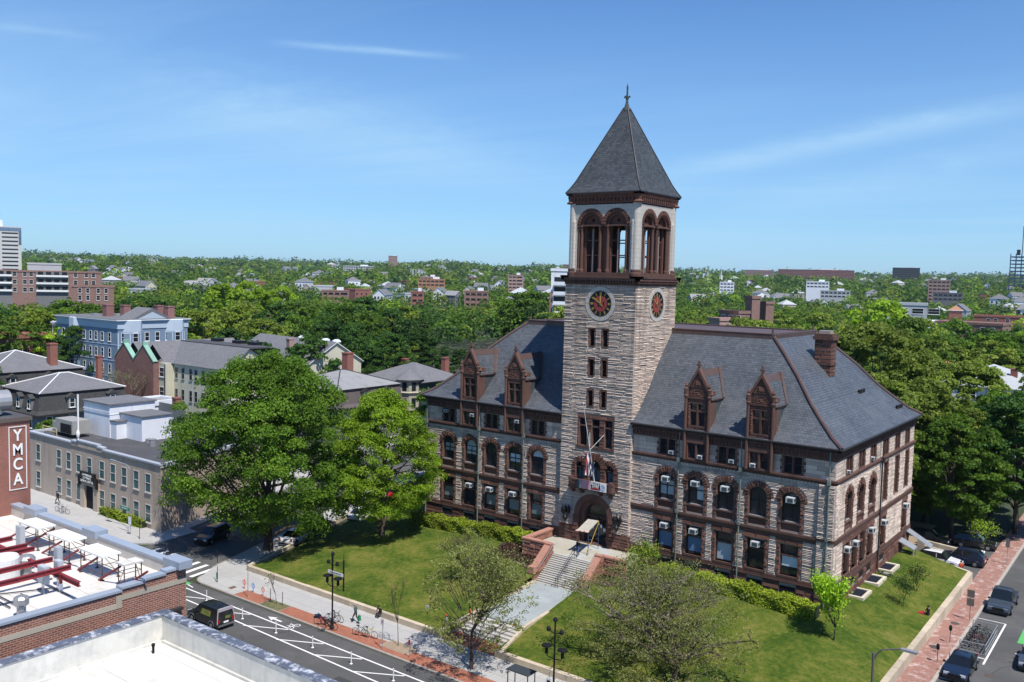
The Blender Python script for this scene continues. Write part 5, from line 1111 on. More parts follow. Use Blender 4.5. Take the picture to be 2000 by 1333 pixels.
# scaffolded tower at right edge
P=at(1992,540,1500); t=bld('scaffolded_tower','blue grey scaffolded tower with thin mast at the right edge skyline',P[0]-14,P[1],th(P[0],P[1]),-.25,'tower'); b=MB()
for k in range(13): b.box(0,0,k*5.2,30,20,k*5.2+1.6)
for x in (0,7.5,15,22.5,29): 
    for y_ in (0,19): b.box(x,y_,0,x+1,y_+1,68)
b.build('frame',M('blue_scaffold',(.1,.13,.2),.7,.1),t); b=MB(); b.box(12,9,68,12.8,9.8,108); b.box(5,9,66,9,12,74); b.build('mast',m_gutter,t)
P=at(1409,520,1700); t=bld('church_steeple','white church steeple on the skyline right of the clock tower',P[0],P[1],th(P[0],P[1])+6,0,'church'); b=MB(); b.box(-2.6,-2.6,-6,2.6,2.6,16); b.box(-2,-2,16,2,2,21); b.build('tower',m_white,t); b=MB(); b.lathe([(1.8,21),(.1,38)],(0,0,0),8); b.build('spire',m_lroof,t)
P=at(684,500,2300); t=bld('crane','thin slanted crane jib on the ridge left of the clock tower',P[0],P[1],th(P[0],P[1]),.6,'crane'); b=MB(); b.tube([(0,0,0),(0,0,20),(9,0,50)],.5); b.build('jib',m_gutter,t)
# scattered houses on the slopes
HOUSES=[]
for o in bpy.data.objects:
    if o.name.startswith(('distant_block','tower_block','scaffolded','church','crane','penthouse','flat_block','brick_block','long_shed','brick_tower')) and o.parent is None: HOUSES.append((o.location.x,o.location.y,26 if o.name.startswith(('distant','tower_b')) else 14))
def hproto(k):
    t=bpy.data.objects.new('gabled_house',None); COL.objects.link(t); t['_o']=[0,0,0]; w,d,h,kd=((9,13,8,'gy'),(13,9,8,'gx'),(12,12,9,'hip'),(16,12,9.5,'flat'))[k%4]; wm=(m_wwall,M('light_grey_siding',(.45,.47,.48),.8,.05),m_cream,m_rbrick,M('beige_siding',(.45,.4,.33),.8,.05),m_greyb)[k%6]; rm=(m_greyroof,m_lroof,m_slabroof,m_greyroof)[(k//2)%4]; rh=0 if kd=='flat' else 3.8
    body(t,w,d,h,wm,gab=kd if kd!='flat' and kd!='hip' else None,gh=rh-.2,z0=-6); roofmb(kd,w,d,h,rh).build('roof',[rm,m_white if kd!='flat' else wm],t)
    b=MB()
    for z in (2.,5.2): 
        for j in range(3): b.box(1.2+j*(w-2)/3,-.04,z,2.4+j*(w-2)/3,0,z+1.6)
        for j in range(3): b.box(w,1.2+j*(d-2)/3,z,w+.04,2.4+j*(d-2)/3,z+1.6)
    b.build('window_row',m_glass,t); t['lab']=('white gabled house','light grey gabled house','cream hip roofed house','brick flat roofed house','beige gabled house','grey gabled house')[k%6]; return t
HP=[hproto(k) for k in range(12)]; rh_=random.Random(4)
for i in range(330):
    v=rh_.random()
    if v<.7: px=rh_.uniform(640,1100) if rh_.random()<.5 else rh_.uniform(1330,2000)
    else: px=rh_.uniform(60,640)
    D=rh_.choice([rh_.uniform(1250,2300),rh_.uniform(900,1700),rh_.uniform(1800,3000),rh_.uniform(600,1000)])
    P=at(px,540,D)
    if any(math.hypot(P[0]-a,P[1]-b_)<c+6 for a,b_,c in HOUSES): continue
    k=rh_.choice((0,1,4,6,7,8,10,2,3,5,0,6)); s_=rh_.uniform(.8,1.2)*(1.25 if D>1700 else 1.); t=cpy(HP[k],None,(P[0],P[1],th(P[0],P[1])+rh_.uniform(5.5,9.5)),rh_.choice([0,PI/2,.4,-.5,-.8]),s_,HP[k]['lab']+' dotted among the distant treetops'); t['category']='house'; t['group']=HP[k]['lab']+'s on the far slopes'; t.name='gabled_house'; HOUSES.append((P[0],P[1],7.5*s_))
    if 'lab' in t: del t['lab']
for p in HP: proto(p)
# =============== VEGETATION ===============
def leafmat(name,stops,tr=.3,rough=.6):
    if name in MATS: return MATS[name]
    mt=bpy.data.materials.new(name); mt.use_nodes=True; MATS[name]=mt; g=N(mt.node_tree)
    a=g.n('ShaderNodeAttribute',_attribute_name='rnd').outputs['Fac']; oi=g.n('ShaderNodeObjectInfo').outputs['Random']
    c=g.ramp(a,[(i/(len(stops)-1),s_) for i,s_ in enumerate(stops)])
    n1=g.n('ShaderNodeTexNoise',Vector=g.n('ShaderNodeNewGeometry').outputs['Position'],Scale=.22,Detail=3.).outputs[0]
    f=g.math('MULTIPLY',g.math('MULTIPLY_ADD',oi,.5,.75),g.math('MULTIPLY_ADD',n1,1.2,.4)); c=g.scale(c,f)
    df=g.n('ShaderNodeBsdfPrincipled',Base_Color=c,Roughness=rough,Specular_IOR_Level=.25); tl=g.n('ShaderNodeBsdfTranslucent',Color=g.scale(c,1.3))
    ms=g.n('ShaderNodeMixShader',i0=tr); g.nt.links.new(df.outputs[0],ms.inputs[1]); g.nt.links.new(tl.outputs[0],ms.inputs[2])
    o=g.n('ShaderNodeOutputMaterial'); g.nt.links.new(ms.outputs[0],o.inputs[0]); return mt
LM={'mid':leafmat('leaves_mid_green',[(.035,.08,.007),(.08,.155,.011),(.15,.24,.02)],.36),
 'mid2':leafmat('leaves_fresh_green',[(.042,.09,.007),(.09,.175,.012),(.17,.275,.022)],.38),
 'bright':leafmat('leaves_bright_green',[(.13,.22,.012),(.27,.43,.02),(.42,.58,.05)],.42),
 'dark':leafmat('leaves_dark_green',[(.018,.055,.008),(.04,.1,.012),(.08,.145,.02)],.3),
 'olive':leafmat('leaves_olive',[(.085,.125,.014),(.16,.225,.026),(.26,.31,.05)],.38),
 'olive2':leafmat('leaves_young_olive',[(.13,.15,.03),(.24,.27,.07),(.36,.38,.13)],.4),
 'pale':leafmat('leaves_pale_blossom',[(.2,.2,.06),(.32,.32,.13),(.46,.45,.24)]),
 'lime':leafmat('leaves_lime',[(.1,.16,.012),(.18,.26,.02),(.26,.33,.04)]),
 'maroon':leafmat('leaves_maroon',[(.035,.015,.014),(.07,.025,.02),(.1,.05,.03)]),
 'hedge':leafmat('leaves_hedge',[(.1,.15,.008),(.24,.32,.015),(.38,.45,.04)],.2)}
m_bark=M('bark',(.085,.065,.05),.95,.2,3.,.2,.03,9.); m_bark2=M('bark_pale',(.2,.17,.13),.95,.2,3.,.2)
def leafquads(C,Nn,size,rg,asp=.75,up=.35):
    n=len(C); D=rg.normal(size=(n,3)); D=D/np.linalg.norm(D,axis=1)[:,None]; nn=Nn*.8+D*.75; nn[:,2]+=up; nn/=np.linalg.norm(nn,axis=1)[:,None]
    t=np.cross(nn,rg.normal(size=(n,3))); t/=np.linalg.norm(t,axis=1)[:,None]; b=np.cross(nn,t); s=size*rg.uniform(.6,1.3,(n,1))
    u=t*s*.5; v=b*s*.5*asp
    return np.stack([C-u-v*.4,C-v,C+u+v*.3,C+v],1)
def crown_pts(H,Rc,zb,nc,per,rg,shape='round',lob=.25,cr=(.15,.26),flat=.75,gap=0.):
    """leaf clumps through the crown's volume, uneven outline"""
    C=[];Nn=[];r=[]; cz=(H+zb)/2; hz=(H-zb)/2
    ph=rg.uniform(0,6.28,6)
    cl=[]
    for k in range(nc):
        t=rg.uniform(-.92,1.); a=rg.uniform(0,2*PI)
        if shape=='cone': rad=max(.12,(1-t)/2)**.7
        elif shape=='egg': rad=math.sqrt(max(.02,1-t*t))*(1.05-.28*t)
        elif shape=='column': rad=(1-abs(t)**3)*.9
        else: rad=math.sqrt(max(.03,1-t*t))
        m_=1+lob*(math.sin(2*a+ph[0])*.5+math.sin(3*a+ph[1]+t*2)*.5+math.sin(5*a+ph[2]-3*t)*.35)
        q=rg.uniform(.45,1.)**.5
        cx,cy=Rc*rad*m_*q*math.cos(a),Rc*rad*m_*q*math.sin(a); z=cz+hz*t*(.93+.07*math.sin(4*a+ph[3]))
        rr=Rc*rg.uniform(*cr); cl.append((cx,cy,z,rr))
        n=int(per*rg.uniform(.6,1.4)); d=rg.normal(size=(n,3)); d/=np.linalg.norm(d,axis=1)[:,None]; d[:,2]=np.abs(d[:,2])*.9-.25*rg.random(n)
        P=np.array([cx,cy,z])+d*rr*rg.uniform(.55,1.05,(n,1))*np.array([1,1,flat]); C.append(P); Nn.append(d)
        r.append(np.clip(rg.uniform(.15,.85)*.55+rg.random(n)*.45,0,1))
    return np.concatenate(C),np.concatenate(Nn),np.concatenate(r),cl
def tree_proto(H,Rc,zb,nc,per,leaf,seed,mat='mid',shape='round',tr=.35,bark=None,limbs=14,**k):
    rg=np.random.default_rng(seed); C,Nn,r,cl=crown_pts(H,Rc,zb,nc,per,rg,shape,**k)
    V=leafquads(C,Nn,leaf,rg); t=bpy.data.objects.new('tree',None); COL.objects.link(t); t['_o']=[0,0,0]; t.empty_display_size=.3
    quads('crown',V,r,LM[mat],t)
    b=MB(); rn=random.Random(seed); top=zb+(H-zb)*.55; lean=(rn.uniform(-.3,.3),rn.uniform(-.3,.3))
    pts=[(0,0,-.3),(lean[0]*.3,lean[1]*.3,zb*.5),(lean[0],lean[1],zb+.5),(lean[0]*2,lean[1]*2,top)]; rad=[tr*1.25,tr,tr*.8,tr*.35]
    for i in range(3): b.cyl(pts[i],pts[i+1],rad[i],rad[i+1],10,0)
    for c in rn.sample(cl,min(limbs,len(cl))):
        z0=rn.uniform(zb*.8,top*.92); f=(z0-zb)/(max(.1,top-zb)); s_=(lean[0]*(1+f),lean[1]*(1+f),z0); e=Vector(c[:3])*.92+Vector((0,0,-.2))
        if e.z<z0+.3: s_=(lean[0],lean[1],max(zb*.7,e.z-1.5))
        mid=Vector(s_).lerp(e,.5)+Vector((rn.uniform(-.4,.4),rn.uniform(-.4,.4),rn.uniform(.0,.6))); b.cyl(s_,mid,tr*.35,tr*.22,6); b.cyl(mid,e,tr*.22,tr*.06,6)
    b.build('trunk',bark or m_bark,t); return t
def branchy(name,H,Rc,seed,leafn,leaf,mat,tr=.12,zb=2.,bark=None,depth=4,up=.55,spread=.8,lspread=.35,fill=None):
    rn=random.Random(seed); b=MB(); tips=[]
    def grow(p,d,l,r,k):
        q=p+d*l; q2=q+Vector((rn.uniform(-.1,.1),rn.uniform(-.1,.1),0))*l; b.cyl(p,q2,r,r*.68,6 if k<2 else 4)
        if k>=1:
            for i in range(3): tips.append(p.lerp(q2,rn.uniform(.2,1)))
        if k>=depth: tips.append(q2); return
        for i in range(rn.choice((2,3,3)) if k else 5):
            a=rn.uniform(0,2*PI); dd=(d*(.55)+Vector((math.cos(a)*spread,math.sin(a)*spread,up*rn.uniform(.2,1.)))).normalized(); grow(q2,dd,l*rn.uniform(.6,.85),r*.62,k+1)
    grow(Vector((0,0,-.2)),Vector((rn.uniform(-.1,.1),rn.uniform(-.1,.1),1)).normalized(),zb,tr,0)
    T_=np.array([tuple(t) for t in tips]); mx=np.abs(T_[:,:2]).max(); mz=T_[:,2].max(); sx=Rc/mx; sz=(H-.3)/mz
    b.v=[(x*(sx if z>zb*.9 else 1+(sx-1)*max(0,z)/zb),y*(sx if z>zb*.9 else 1+(sx-1)*max(0,z)/zb),z*sz) for x,y,z in b.v]; T_*=np.array([sx,sx,sz])
    rg=np.random.default_rng(seed); idx=rg.integers(0,len(T_),leafn); C=T_[idx]+rg.normal(size=(leafn,3))*lspread; C=C[C[:,2]>zb*.6]; n=len(C)
    
    if fill:                              # thin leaf sprays through the whole crown
        nc,per,z0=fill; C2,_,_,cl=crown_pts(H,Rc,z0,nc,per,rg,'round',cr=(.05,.13),flat=.8,lob=.25); C=np.concatenate([C,C2]); n=len(C)
        for c in cl[::4]:
            e=Vector(c[:3]); s_=Vector((e.x*.35,e.y*.35,max(zb*.8,e.z*.7-.3))); m_=s_.lerp(e,.5)+Vector((0,0,.25)); b.cyl(s_,m_,tr*.16,tr*.11,4); b.cyl(m_,e,tr*.11,tr*.04,4)
    V=leafquads(C,rg.normal(size=(n,3))*.3,leaf,rg); t=bpy.data.objects.new(name,None); COL.objects.link(t); t['_o']=[0,0,0]
    quads('crown',V,rg.random(n),LM[mat],t); b.build('trunk',bark or m_bark,t); return t
def place(t,x,y,z,label,cat='tree',group=None,rot=0,name=None,sc=1.):
    t.location=(x,y,z); t.rotation_euler=(0,0,rot); t.scale=(sc,)*3; tag(t,label,cat,group)
    if name: t.name=name
    return t
# hero trees
t=tree_proto(21.5,8.6,1.6,560,250,.25,11,'mid2','egg',.5,limbs=40,cr=(.1,.2),lob=.33,flat=1.); place(t,-56.4,-15.4,-3.8,'huge spreading green tree at the street corner before the brick gables',name='broadleaf_tree')
t=tree_proto(16.8,5.2,2.3,420,210,.2,12,'bright','egg',.3,limbs=26,cr=(.12,.23),lob=.28,flat=.95); place(t,-46.3,-7.9,-2.75,'bright yellow green tree on the left lawn close to the stone hall',name='broadleaf_tree')
t=branchy('young_leafed_tree',9.8,4.6,21,7000,.14,'olive2',.17,2.6,depth=5,lspread=.6,fill=(260,40,1.2)); place(t,-19.9,-24.3,-3.8,'sparse newly leafed tree in the brick pavement before the lower steps')
t=branchy('young_leafed_tree',8.2,6.8,22,11000,.13,'olive2',.22,1.6,m_bark2,depth=6,up=.4,lspread=.6,fill=(300,30,.7)); place(t,-8.6,-16.2,-3.1,'wide sparse newly leafed tree spreading over the right lawn')
t=branchy('young_leafed_tree',5.6,3.0,23,1800,.12,'olive2',.1,1.2,depth=4,fill=(50,20,.8)); place(t,-30.5,-12.5,-2.6,'faint thin leafed tree on the left lawn between sapling and path')
t=branchy('young_leafed_tree',6.2,5.6,24,4000,.13,'olive2',.12,1.2,depth=4,fill=(220,36,.5)); place(t,-5.2,-19.0,-3.2,'lower sparse leafed tree at the bottom edge of the right lawn')
t=branchy('young_leafed_tree',6.3,1.75,25,5200,.19,'bright',.07,1.4,depth=4,up=1.2,spread=.5,lspread=.25); place(t,2.0,-5.2,-2.3,'slender bright green young tree near the front right corner of the hall',name='slender_tree')
t=branchy('young_leafed_tree',3.6,1.5,26,1700,.18,'lime',.05,.8,depth=3); place(t,-16.4,-3.6,-1.2,'light green bush like small tree before the tower right corner',name='small_tree')
for i,(x,y,z,h,lab) in enumerate(((4.2,8.2,-2.75,3.6,'thin dark leafed sapling on the side lawn nearest the sitting person'),(4.1,13.6,-2.7,3.2,'thin dark leafed sapling on the side lawn towards the parked white car'),(-42.4,-25.3,-3.8,3.3,'bare staked sapling in the weedy square pit by the kerb'),(-27.3,-24.8,-3.8,6.2,'very tall thin bare sapling in the sandy pit beside the pavement'),(6.,36.6,-3.8,4.5,'thin young tree beyond the driveway next to the brick pavement'))):
    t=branchy('sapling',h,.9 if i!=4 else 1.3,40+i,700 if i in (0,1) else (900 if i==4 else 60),.14,'dark' if i<2 else 'bright' if i==4 else 'olive',.035,1.,depth=3,up=1.2); place(t,x,y,z,lab,'sapling')
t=branchy('bare_tree',12,5.,31,500,.2,'olive',.22,3.,m_bark2,depth=5,up=.8); place(t,-142.,17.5,-4,'leafless pale branched tree in front of the two red brick gables','tree')
# hedges
def hedge(lab,x0,x1,y0,y1,zt,dens):
    t=bpy.data.objects.new('hedge',None); COL.objects.link(t); t['_o']=[0,0,0]; rg=np.random.default_rng(int(abs(x0)*10)); L_=x1-x0; n=int(L_*dens)
    u=rg.random(n); x=x0+L_*u; k=rg.random(n); y=np.where(k<.45,rg.uniform(y0,y1,n),np.where(k<.85,y0+rg.uniform(-.08,.12,n),y1)); zb=np.array([lawn(a,c) for a,c in zip(x[:1],y[:1])])
    zl=np.interp(x,np.linspace(x0,x1,30),[lawn(a,(y0+y1)/2) for a in np.linspace(x0,x1,30)]); top=zt+.12*np.sin(x*1.7)+.08*np.sin(x*4.1+1)
    z=np.where(k<.45,zl+top+rg.normal(size=n)*.06,zl+top*rg.random(n)); y=y+np.where(k<.45,0,.08*np.sin(x*2.3+z*3)); C=np.stack([x,y,z],1)
    Nn=np.stack([np.zeros(n),np.where(k<.45,0,-1.),np.where(k<.45,1.,.2)],1); V=leafquads(C,Nn,.17,rg); quads('foliage',V,rg.random(n),LM['hedge'],t)
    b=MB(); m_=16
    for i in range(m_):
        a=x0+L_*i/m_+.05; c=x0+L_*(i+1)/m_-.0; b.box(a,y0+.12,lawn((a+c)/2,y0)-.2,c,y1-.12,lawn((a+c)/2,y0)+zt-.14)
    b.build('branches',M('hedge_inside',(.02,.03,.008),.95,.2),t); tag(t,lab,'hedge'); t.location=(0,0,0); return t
hedge('long clipped green hedge along the left front of the stone hall',-46.6,-29.8,-3.35,-1.75,1.15,950)
hedge('long clipped green hedge along the right front of the stone hall',-15.2,-.2,-3.4,-1.9,1.15,1050)
b=hedge('short green shrub row in front of the tan building near the corner',-83.5,-74.0,-20.1,-18.7,.95,500)
for o in b.children: o.location.z+=-.35-.0
# bed tufts
rg=np.random.default_rng(3)
def tufts(name,lab,n,xr,yr,mat,size,h):
    x=rg.uniform(*xr,n); y=rg.uniform(*yr,n); z=np.array([lawn(a,c) for a,c in zip(x,y)])+rg.random(n)*h; C=np.stack([x,y,z],1); V=leafquads(C,rg.normal(size=(n,3)),size,rg); o=quads(name,V,rg.random(n),LM[mat]); tag(o,lab,'ground cover',kind='stuff')
tufts('ground_cover','dark stalky ground cover in the bed left of the steps',2600,(-32.2,-26.3),(-7,-3.4),'maroon',.16,.3)
tufts('ground_cover','low green ground cover in the bed right of the steps',700,(-19.6,-15.6),(-6.2,-3.6),'dark',.18,.25)
# ---- background trees: prototypes ----
PT=[tree_proto(18,6.2,3.5,70,85,.75,100+i,('mid','mid','dark','olive','mid','bright','dark','olive')[i],('round','egg','round','egg','round','egg','cone','round')[i],.35,limbs=8,cr=(.2,.34),lob=.34) for i in range(8)]
def pj(P):
    q=np.array(P)-CP; z=q@AF; return 1000+FPX*(q@AR)/z,666.5+FPX*(q@AD)/z,z
KEEP=[(98,365,588,760,240),(225,650,655,800,190),(0,345,690,900,150),(0,60,640,700,215),(620,740,640,800,150),(740,860,690,790,200),
 (480,575,628,665,230),(850,1010,640,690,330),(1860,1985,615,780,250),(0,200,520,585,410),(1405,1525,568,625,270),(1085,1120,520,600,270),(1740,1800,560,600,330),(1350,1480,480,560,60)]
def blocks(px,py,w,top,D):
    for x0,x1,y0,y1,d in KEEP:
        if D<d and px+w>x0 and px-w<x1 and top<y1-6: return True
    return False
cand=[]; rt=random.Random(77)
def infoot(x,y):
    if -51<x<3 and -45<y<33: return True
    if -62<x<8 and -50<y<36 and not (y>32 and x<-2): return True
    if 5.5<x<21 and y<150: return True
    if x>21 and y<75: return True
    if y<-17 : return True
    s_=(x+54.6)*.94+(y+26.7)*.34      # distance right of the cross street's kerb
    if -13.5<s_<1.8 and y<85: return True
    if -110<x<-66 and -25<y<2: return True
    return False
y=-20.
D_=12.5
for i in range(-90,30):
    for j in range(-3,60):
        x=i*D_+rt.uniform(-4,4)+(j%2)*D_/2; y=j*D_*.87+rt.uniform(-4,4)
        q=np.array([x-CP[0],y-CP[1]]); r_=math.hypot(*q)
        if r_<60 or r_>640 or infoot(x,y): continue
        px,py,zz=pj((x,y,10)); 
        if zz<30 or px<-120 or px>2120: continue
        sc=rt.uniform(.82,1.18); H=18*sc; w=6.5*sc*FPX/zz; top=pj((x,y,th(x,y)+H))[1]
        if blocks(px,py,w*.8,top,r_): 
            if rt.random()<.35:       # a small garden tree instead
                sc*=.5; 
                if blocks(px,py,w*.4,pj((x,y,th(x,y)+9))[1],r_): continue
            else: continue
        cand.append((r_,x,y,sc))
cand.sort(); 
KN={'mid':'mid green rounded tree','mid2':'fresh green spring tree','bright':'bright fresh green tree','dark':'dark green dense tree','olive':'olive toned spring tree','lime':'yellow green tree','pale':'pale blossoming tree','maroon':'dark maroon leafed tree'}
spec=[ # trees with their own place: px, D, height, kind, proto, label
 (1885,120,15.5,'fresh',1,'big leafy green tree beside the car park beyond the parked cars'),
 (2012,128,18,'dark',2,'dark tree overhanging the side street at the right edge'),
 (1960,135,17,'fresh',0,'green tree behind the dark tree at the right edge'),
 (1830,128,19,'olive',3,'olive spring tree standing close behind the hall right end'),
 (1720,150,25,'olive',7,'tall olive tree rising over the right roof slope'),
 (1900,150,20,'olive',3,'olive tree below the grey and orange roofs on the right'),
 (880,128,15.5,'mid',4,'small rounded tree tight behind the hall left end'),
 (395,275,17,'pale',1,'pale blossoming tree right of the blue apartment house'),(455,262,13,'pale',0,'smaller pale blossoming tree left of the dark green gabled house'),
 (160,290,17,'maroon',6,'narrow dark maroon tree above the blue house roof'),
 (70,262,20,'lime',0,'yellow green tree left of the blue house roof'),(150,235,17,'dark',2,'dark tree pressed against the left end of the blue house'),(130,330,20,'mid',4,'green tree behind the blue house left corner'),
 (490,330,27,'bright',1,'tallest bright green tree in the left middle distance'),(440,360,26,'bright',5,'bright green tree left of the tallest one'),(545,380,25,'bright',1,'bright green tree right of the tallest one'),
 (1720,300,27,'bright',5,'broad bright green tree crown rising above its neighbours on the right'),(1000,350,25,'mid',0,'tall green tree just left of the clock tower'),(1040,345,26,'mid',4,'tall green tree touching the clock tower left edge'),
 (690,215,19,'dark',2,'great dark green tree behind the grey slab roofed house'),(760,200,18,'dark',2,'dark green tree right of the great dark one'),(640,245,20,'dark',0,'dark green tree left of the great dark one'),(820,235,17,'dark',2,'dark green tree above the chimneyed brown roofs'),(715,250,20,'mid',4,'mid green tree behind the great dark one'),
]
used=[]
def setcol(t,kind):
    for c in t.children:
        if c.name.startswith('crown'): c.material_slots[0].link='OBJECT'; c.material_slots[0].material=LM[kind]
HR=[tree_proto(18,6.2,3.,190,190,.38,200+i,'mid',('egg','round')[i%2],.35,limbs=14,cr=(.13,.24),lob=.34) for i in range(3)]
for px,D,H,kind,k,lab in spec:
    P=at(px,600,D); z=th(P[0],P[1])-.1; s_=H/18.; t=cpy(HR[k%3] if D<255 else PT[k],None,(P[0],P[1],z),rt.uniform(0,6),s_); setcol(t,'mid2' if kind=='fresh' else kind); tag(t,lab,'tree'); t.name='broadleaf_tree'; used.append((P[0],P[1],6*s_)); 
PTK=['mid','mid','dark','olive','mid','bright','dark','olive']
cand=[c for c in cand if all(math.hypot(c[1]-a,c[2]-b_)>r_*1.15 for a,b_,r_ in used)]
near=cand[:262]; far=cand[262:]
for i,(r_,x,y,sc) in enumerate(near):
    px=pj((x,y,10))[0]; v=rt.random()
    if px>1290: kind='olive' if v<.45 else 'mid2' if v<.8 else 'bright' if v<.82 else 'dark'
    elif px>560: kind='dark' if v<.45 else 'mid' if v<.85 else 'olive' if v<.93 else 'lime'
    else: kind='mid' if v<.5 else 'dark' if v<.68 else 'lime' if v<.78 else 'olive' if v<.93 else 'bright'
    k=rt.choice([0,1,2,3,4,5,7,7]); t=cpy(HR[k%3] if r_<190 else PT[k],None,(x,y,th(x,y)-.1),rt.uniform(0,6),(sc,sc,sc*rt.uniform(.9,1.12)),KN[kind]+' among the treetops between the houses'); setcol(t,kind); t['category']='tree'; t['group']=KN[kind]+'s among the treetops'; t.name='broadleaf_tree'
for p in PT+HR: proto(p)
# ---- far woodland: one mass ----
def farwood():
    rg=np.random.default_rng(9); VV={k:[] for k in ('mid','dark','olive','bright','lime')}; RR={k:[] for k in VV}; keys=list(VV)
    pts=[(x,y,sc,170) for r_,x,y,sc in far if r_<640]
    def ringpts(r0,r1,sp,nq):
        n=int(.5*1.25*(r1*r1-r0*r0)/(sp*sp)); r_=np.sqrt(rg.uniform(r0*r0,r1*r1,n)); a=np.deg2rad(rg.uniform(-36,36,n))+YAW
        for q,b_ in zip(r_,a): pts.append((CP[0]+q*math.sin(b_),CP[1]+q*math.cos(b_),rg.uniform(.6,1.3),nq))
    ringpts(640,1000,12.5,120); ringpts(1000,1900,16,44); ringpts(1900,3800,24,14); ringpts(3800,6800,60,6)
    H_=[(h[0],h[1],h[2]) for h in HOUSES]
    hx=np.array([h[0] for h in H_]);hy=np.array([h[1] for h in H_]);hr=np.array([h[2] for h in H_])
    for x,y,sc,nq in pts:
        r0=math.hypot(x-CP[0],y-CP[1])
        if len(hx):
            d_=np.hypot(hx-x,hy-y); tt=(x-CP[0])*(hx-CP[0])+(y-CP[1])*(hy-CP[1]); 
            # keep the ground clear on and just before each house
            if (d_<hr).any(): continue
            hd=np.hypot(hx-CP[0],hy-CP[1]); lat=np.abs((x-CP[0])*(hy-CP[1])-(y-CP[1])*(hx-CP[0]))/hd; al=tt/hd
            if ((lat<hr*.9)&(al<hd)&(al>hd-hr*3.2)).any(): sc*=.5
        px,py,zz=pj((x,y,20))
        if px<-60 or px>2060: continue
        z=th(x,y); big=1. if nq>50 else 1.25 if nq>20 else 1.7 if nq>8 else 3.2
        k=keys[int(rg.choice(5,p=[.4,.24,.25,.06,.05]))]
        ctr=np.array([x,y,z+9.5*sc*min(big,1.4)]); d=rg.normal(size=(nq,3)); d/=np.linalg.norm(d,axis=1)[:,None]; d[:,2]=np.abs(d[:,2])*1.1-.3; lob=1+.22*np.sin(3*np.arctan2(d[:,1],d[:,0])+rg.uniform(0,6))
        hh=rg.uniform(5.2,9.2); ww=rg.uniform(4.8,7.6); P=ctr+d*np.stack([ww*lob,ww*lob,np.full(nq,hh)],1)*sc*big*rg.uniform(.75,1.05,(nq,1)); s_={170:1.4,120:1.75,44:2.8,14:5.4,6:12.}[nq]*sc*(1. if nq>50 else 1.1)
        V=leafquads(P,d,s_,rg,.8,.5); VV[k].append(V); RR[k].append(np.clip(rg.uniform(.1,.8)*.6+rg.random(nq)*.4,0,1))
    names={'mid':'mid green','dark':'dark green','olive':'olive','bright':'bright green','lime':'yellow green'}
    for k in VV:
        if VV[k]: o=quads('distant_woodland',np.concatenate(VV[k]),np.concatenate(RR[k]),LM[k]); tag(o,names[k]+' distant treetops covering the city as far as the hills','woodland',kind='stuff')
# =============== NEAR ROOFS ===============
def Uz(px,py,z): d=ray(px,py); return CP+d*((z-CP[2])/d[2])
K0=lambda x,y:(x/3.574,960+y/3.574)
m_roofw=M('white_roof_membrane',(.6,.585,.55),.7,.07,.35,.03,brick=(30.,3.1,.03,(.62,.6,.54),(.42,.39,.33),0),blotch=((.42,.37,.29),.45,.55,.75,.7)); m_cop=M('blue_grey_metal_coping',(.3,.345,.41),.4,.05,.5,.06,spec=.5); m_band=M('pale_stone_band',(.42,.37,.29),.85,.08)
m_redst2=M('red_primer_steel',(.24,.035,.04),.55,.12,1.5); m_rust=M('rusty_scaffold_tube',(.1,.05,.045),.8,.2,4.)
m_galv=M('galvanised',(.4,.4,.4),.4,.1); m_gbox=M('grey_enclosure',(.42,.44,.47),.5,.05)
t=bld('brick_commercial_building','brick building with white membrane roof, red steel beams and metal coped parapet',-50,-75,-3.9,0,'building')
w,d,h=23.,30.3,11.1
b=MB(); b.box(0,0,-.2,w,d,h-.05); b.box(0,d-.42,h-.05,w,d,h+.75); b.box(w-.42,0,h-.05,w,25.9,h+.22)
for y0,y1,z in ((25.9,27.4,.38),(27.4,28.8,.52),(28.8,d-.42,.66)): b.box(w-.42,y0,h-.05,w,y1,h+z)
b.build('wall',m_rbig,t)
b=MB(); b.box(w,0,h-.75,w+.03,25.6,h-.42); b.box(w,25.6,h-.75,w+.03,25.95,h+.02); b.box(w,25.95,h-.3,w+.03,d,h+.02); b.box(w,0,h-4.6,w+.03,d,h-4.3); b.box(0,d,h-.4,w,d+.03,h-.1); b.build('stone_band',m_band,t)
b=MB(); b.box(w,4,h-2.,w+.03,13,h-1.6); b.build('soldier_course',m_rbrick,t); b=MB(); b.box(w,4,h-3.9,w+.02,13,h-2.0); b.build('window',m_glass,t)
b=MB(); b.box(w+.0,28.6,h-1.9,w+.35,29.9,h-1.75); b.box(w,29.,h-3.3,w+.5,30.2,h-3.1); b.build('bracket',m_gutter,t)
b=MB(); b.box(.0,0,h-.04,w-.42,d-.42,h+.0); b.build('roof',m_roofw,t)
b=MB(); b.box(0,d-.5,h+.0,w-.42,d-.42,h+.72); b.box(w-.5,0,h,w-.42,25.9,h+.2); b.build('roof_upstand',M('membrane_upstand',(.55,.52,.48),.7,.12,1.,blotch=((.3,.28,.26),1.5,.55,.75,.6)),t)
b=MB(); b.box(-.1,d-.55,h+.75,w+.1,d+.12,h+.9)
for x in (2.6,11.4,21.6): b.box(x,d-.75,h+.7,x+1.8,d+.2,h+1.2)
for y0,y1,z in ((0,25.9,.22),(25.9,27.4,.38),(27.4,28.8,.52),(28.8,29.6,.66)): b.box(w-.55,y0,h+z,w+.1,y1+.05,h+z+.14)
b.build('parapet_coping',m_cop,t)
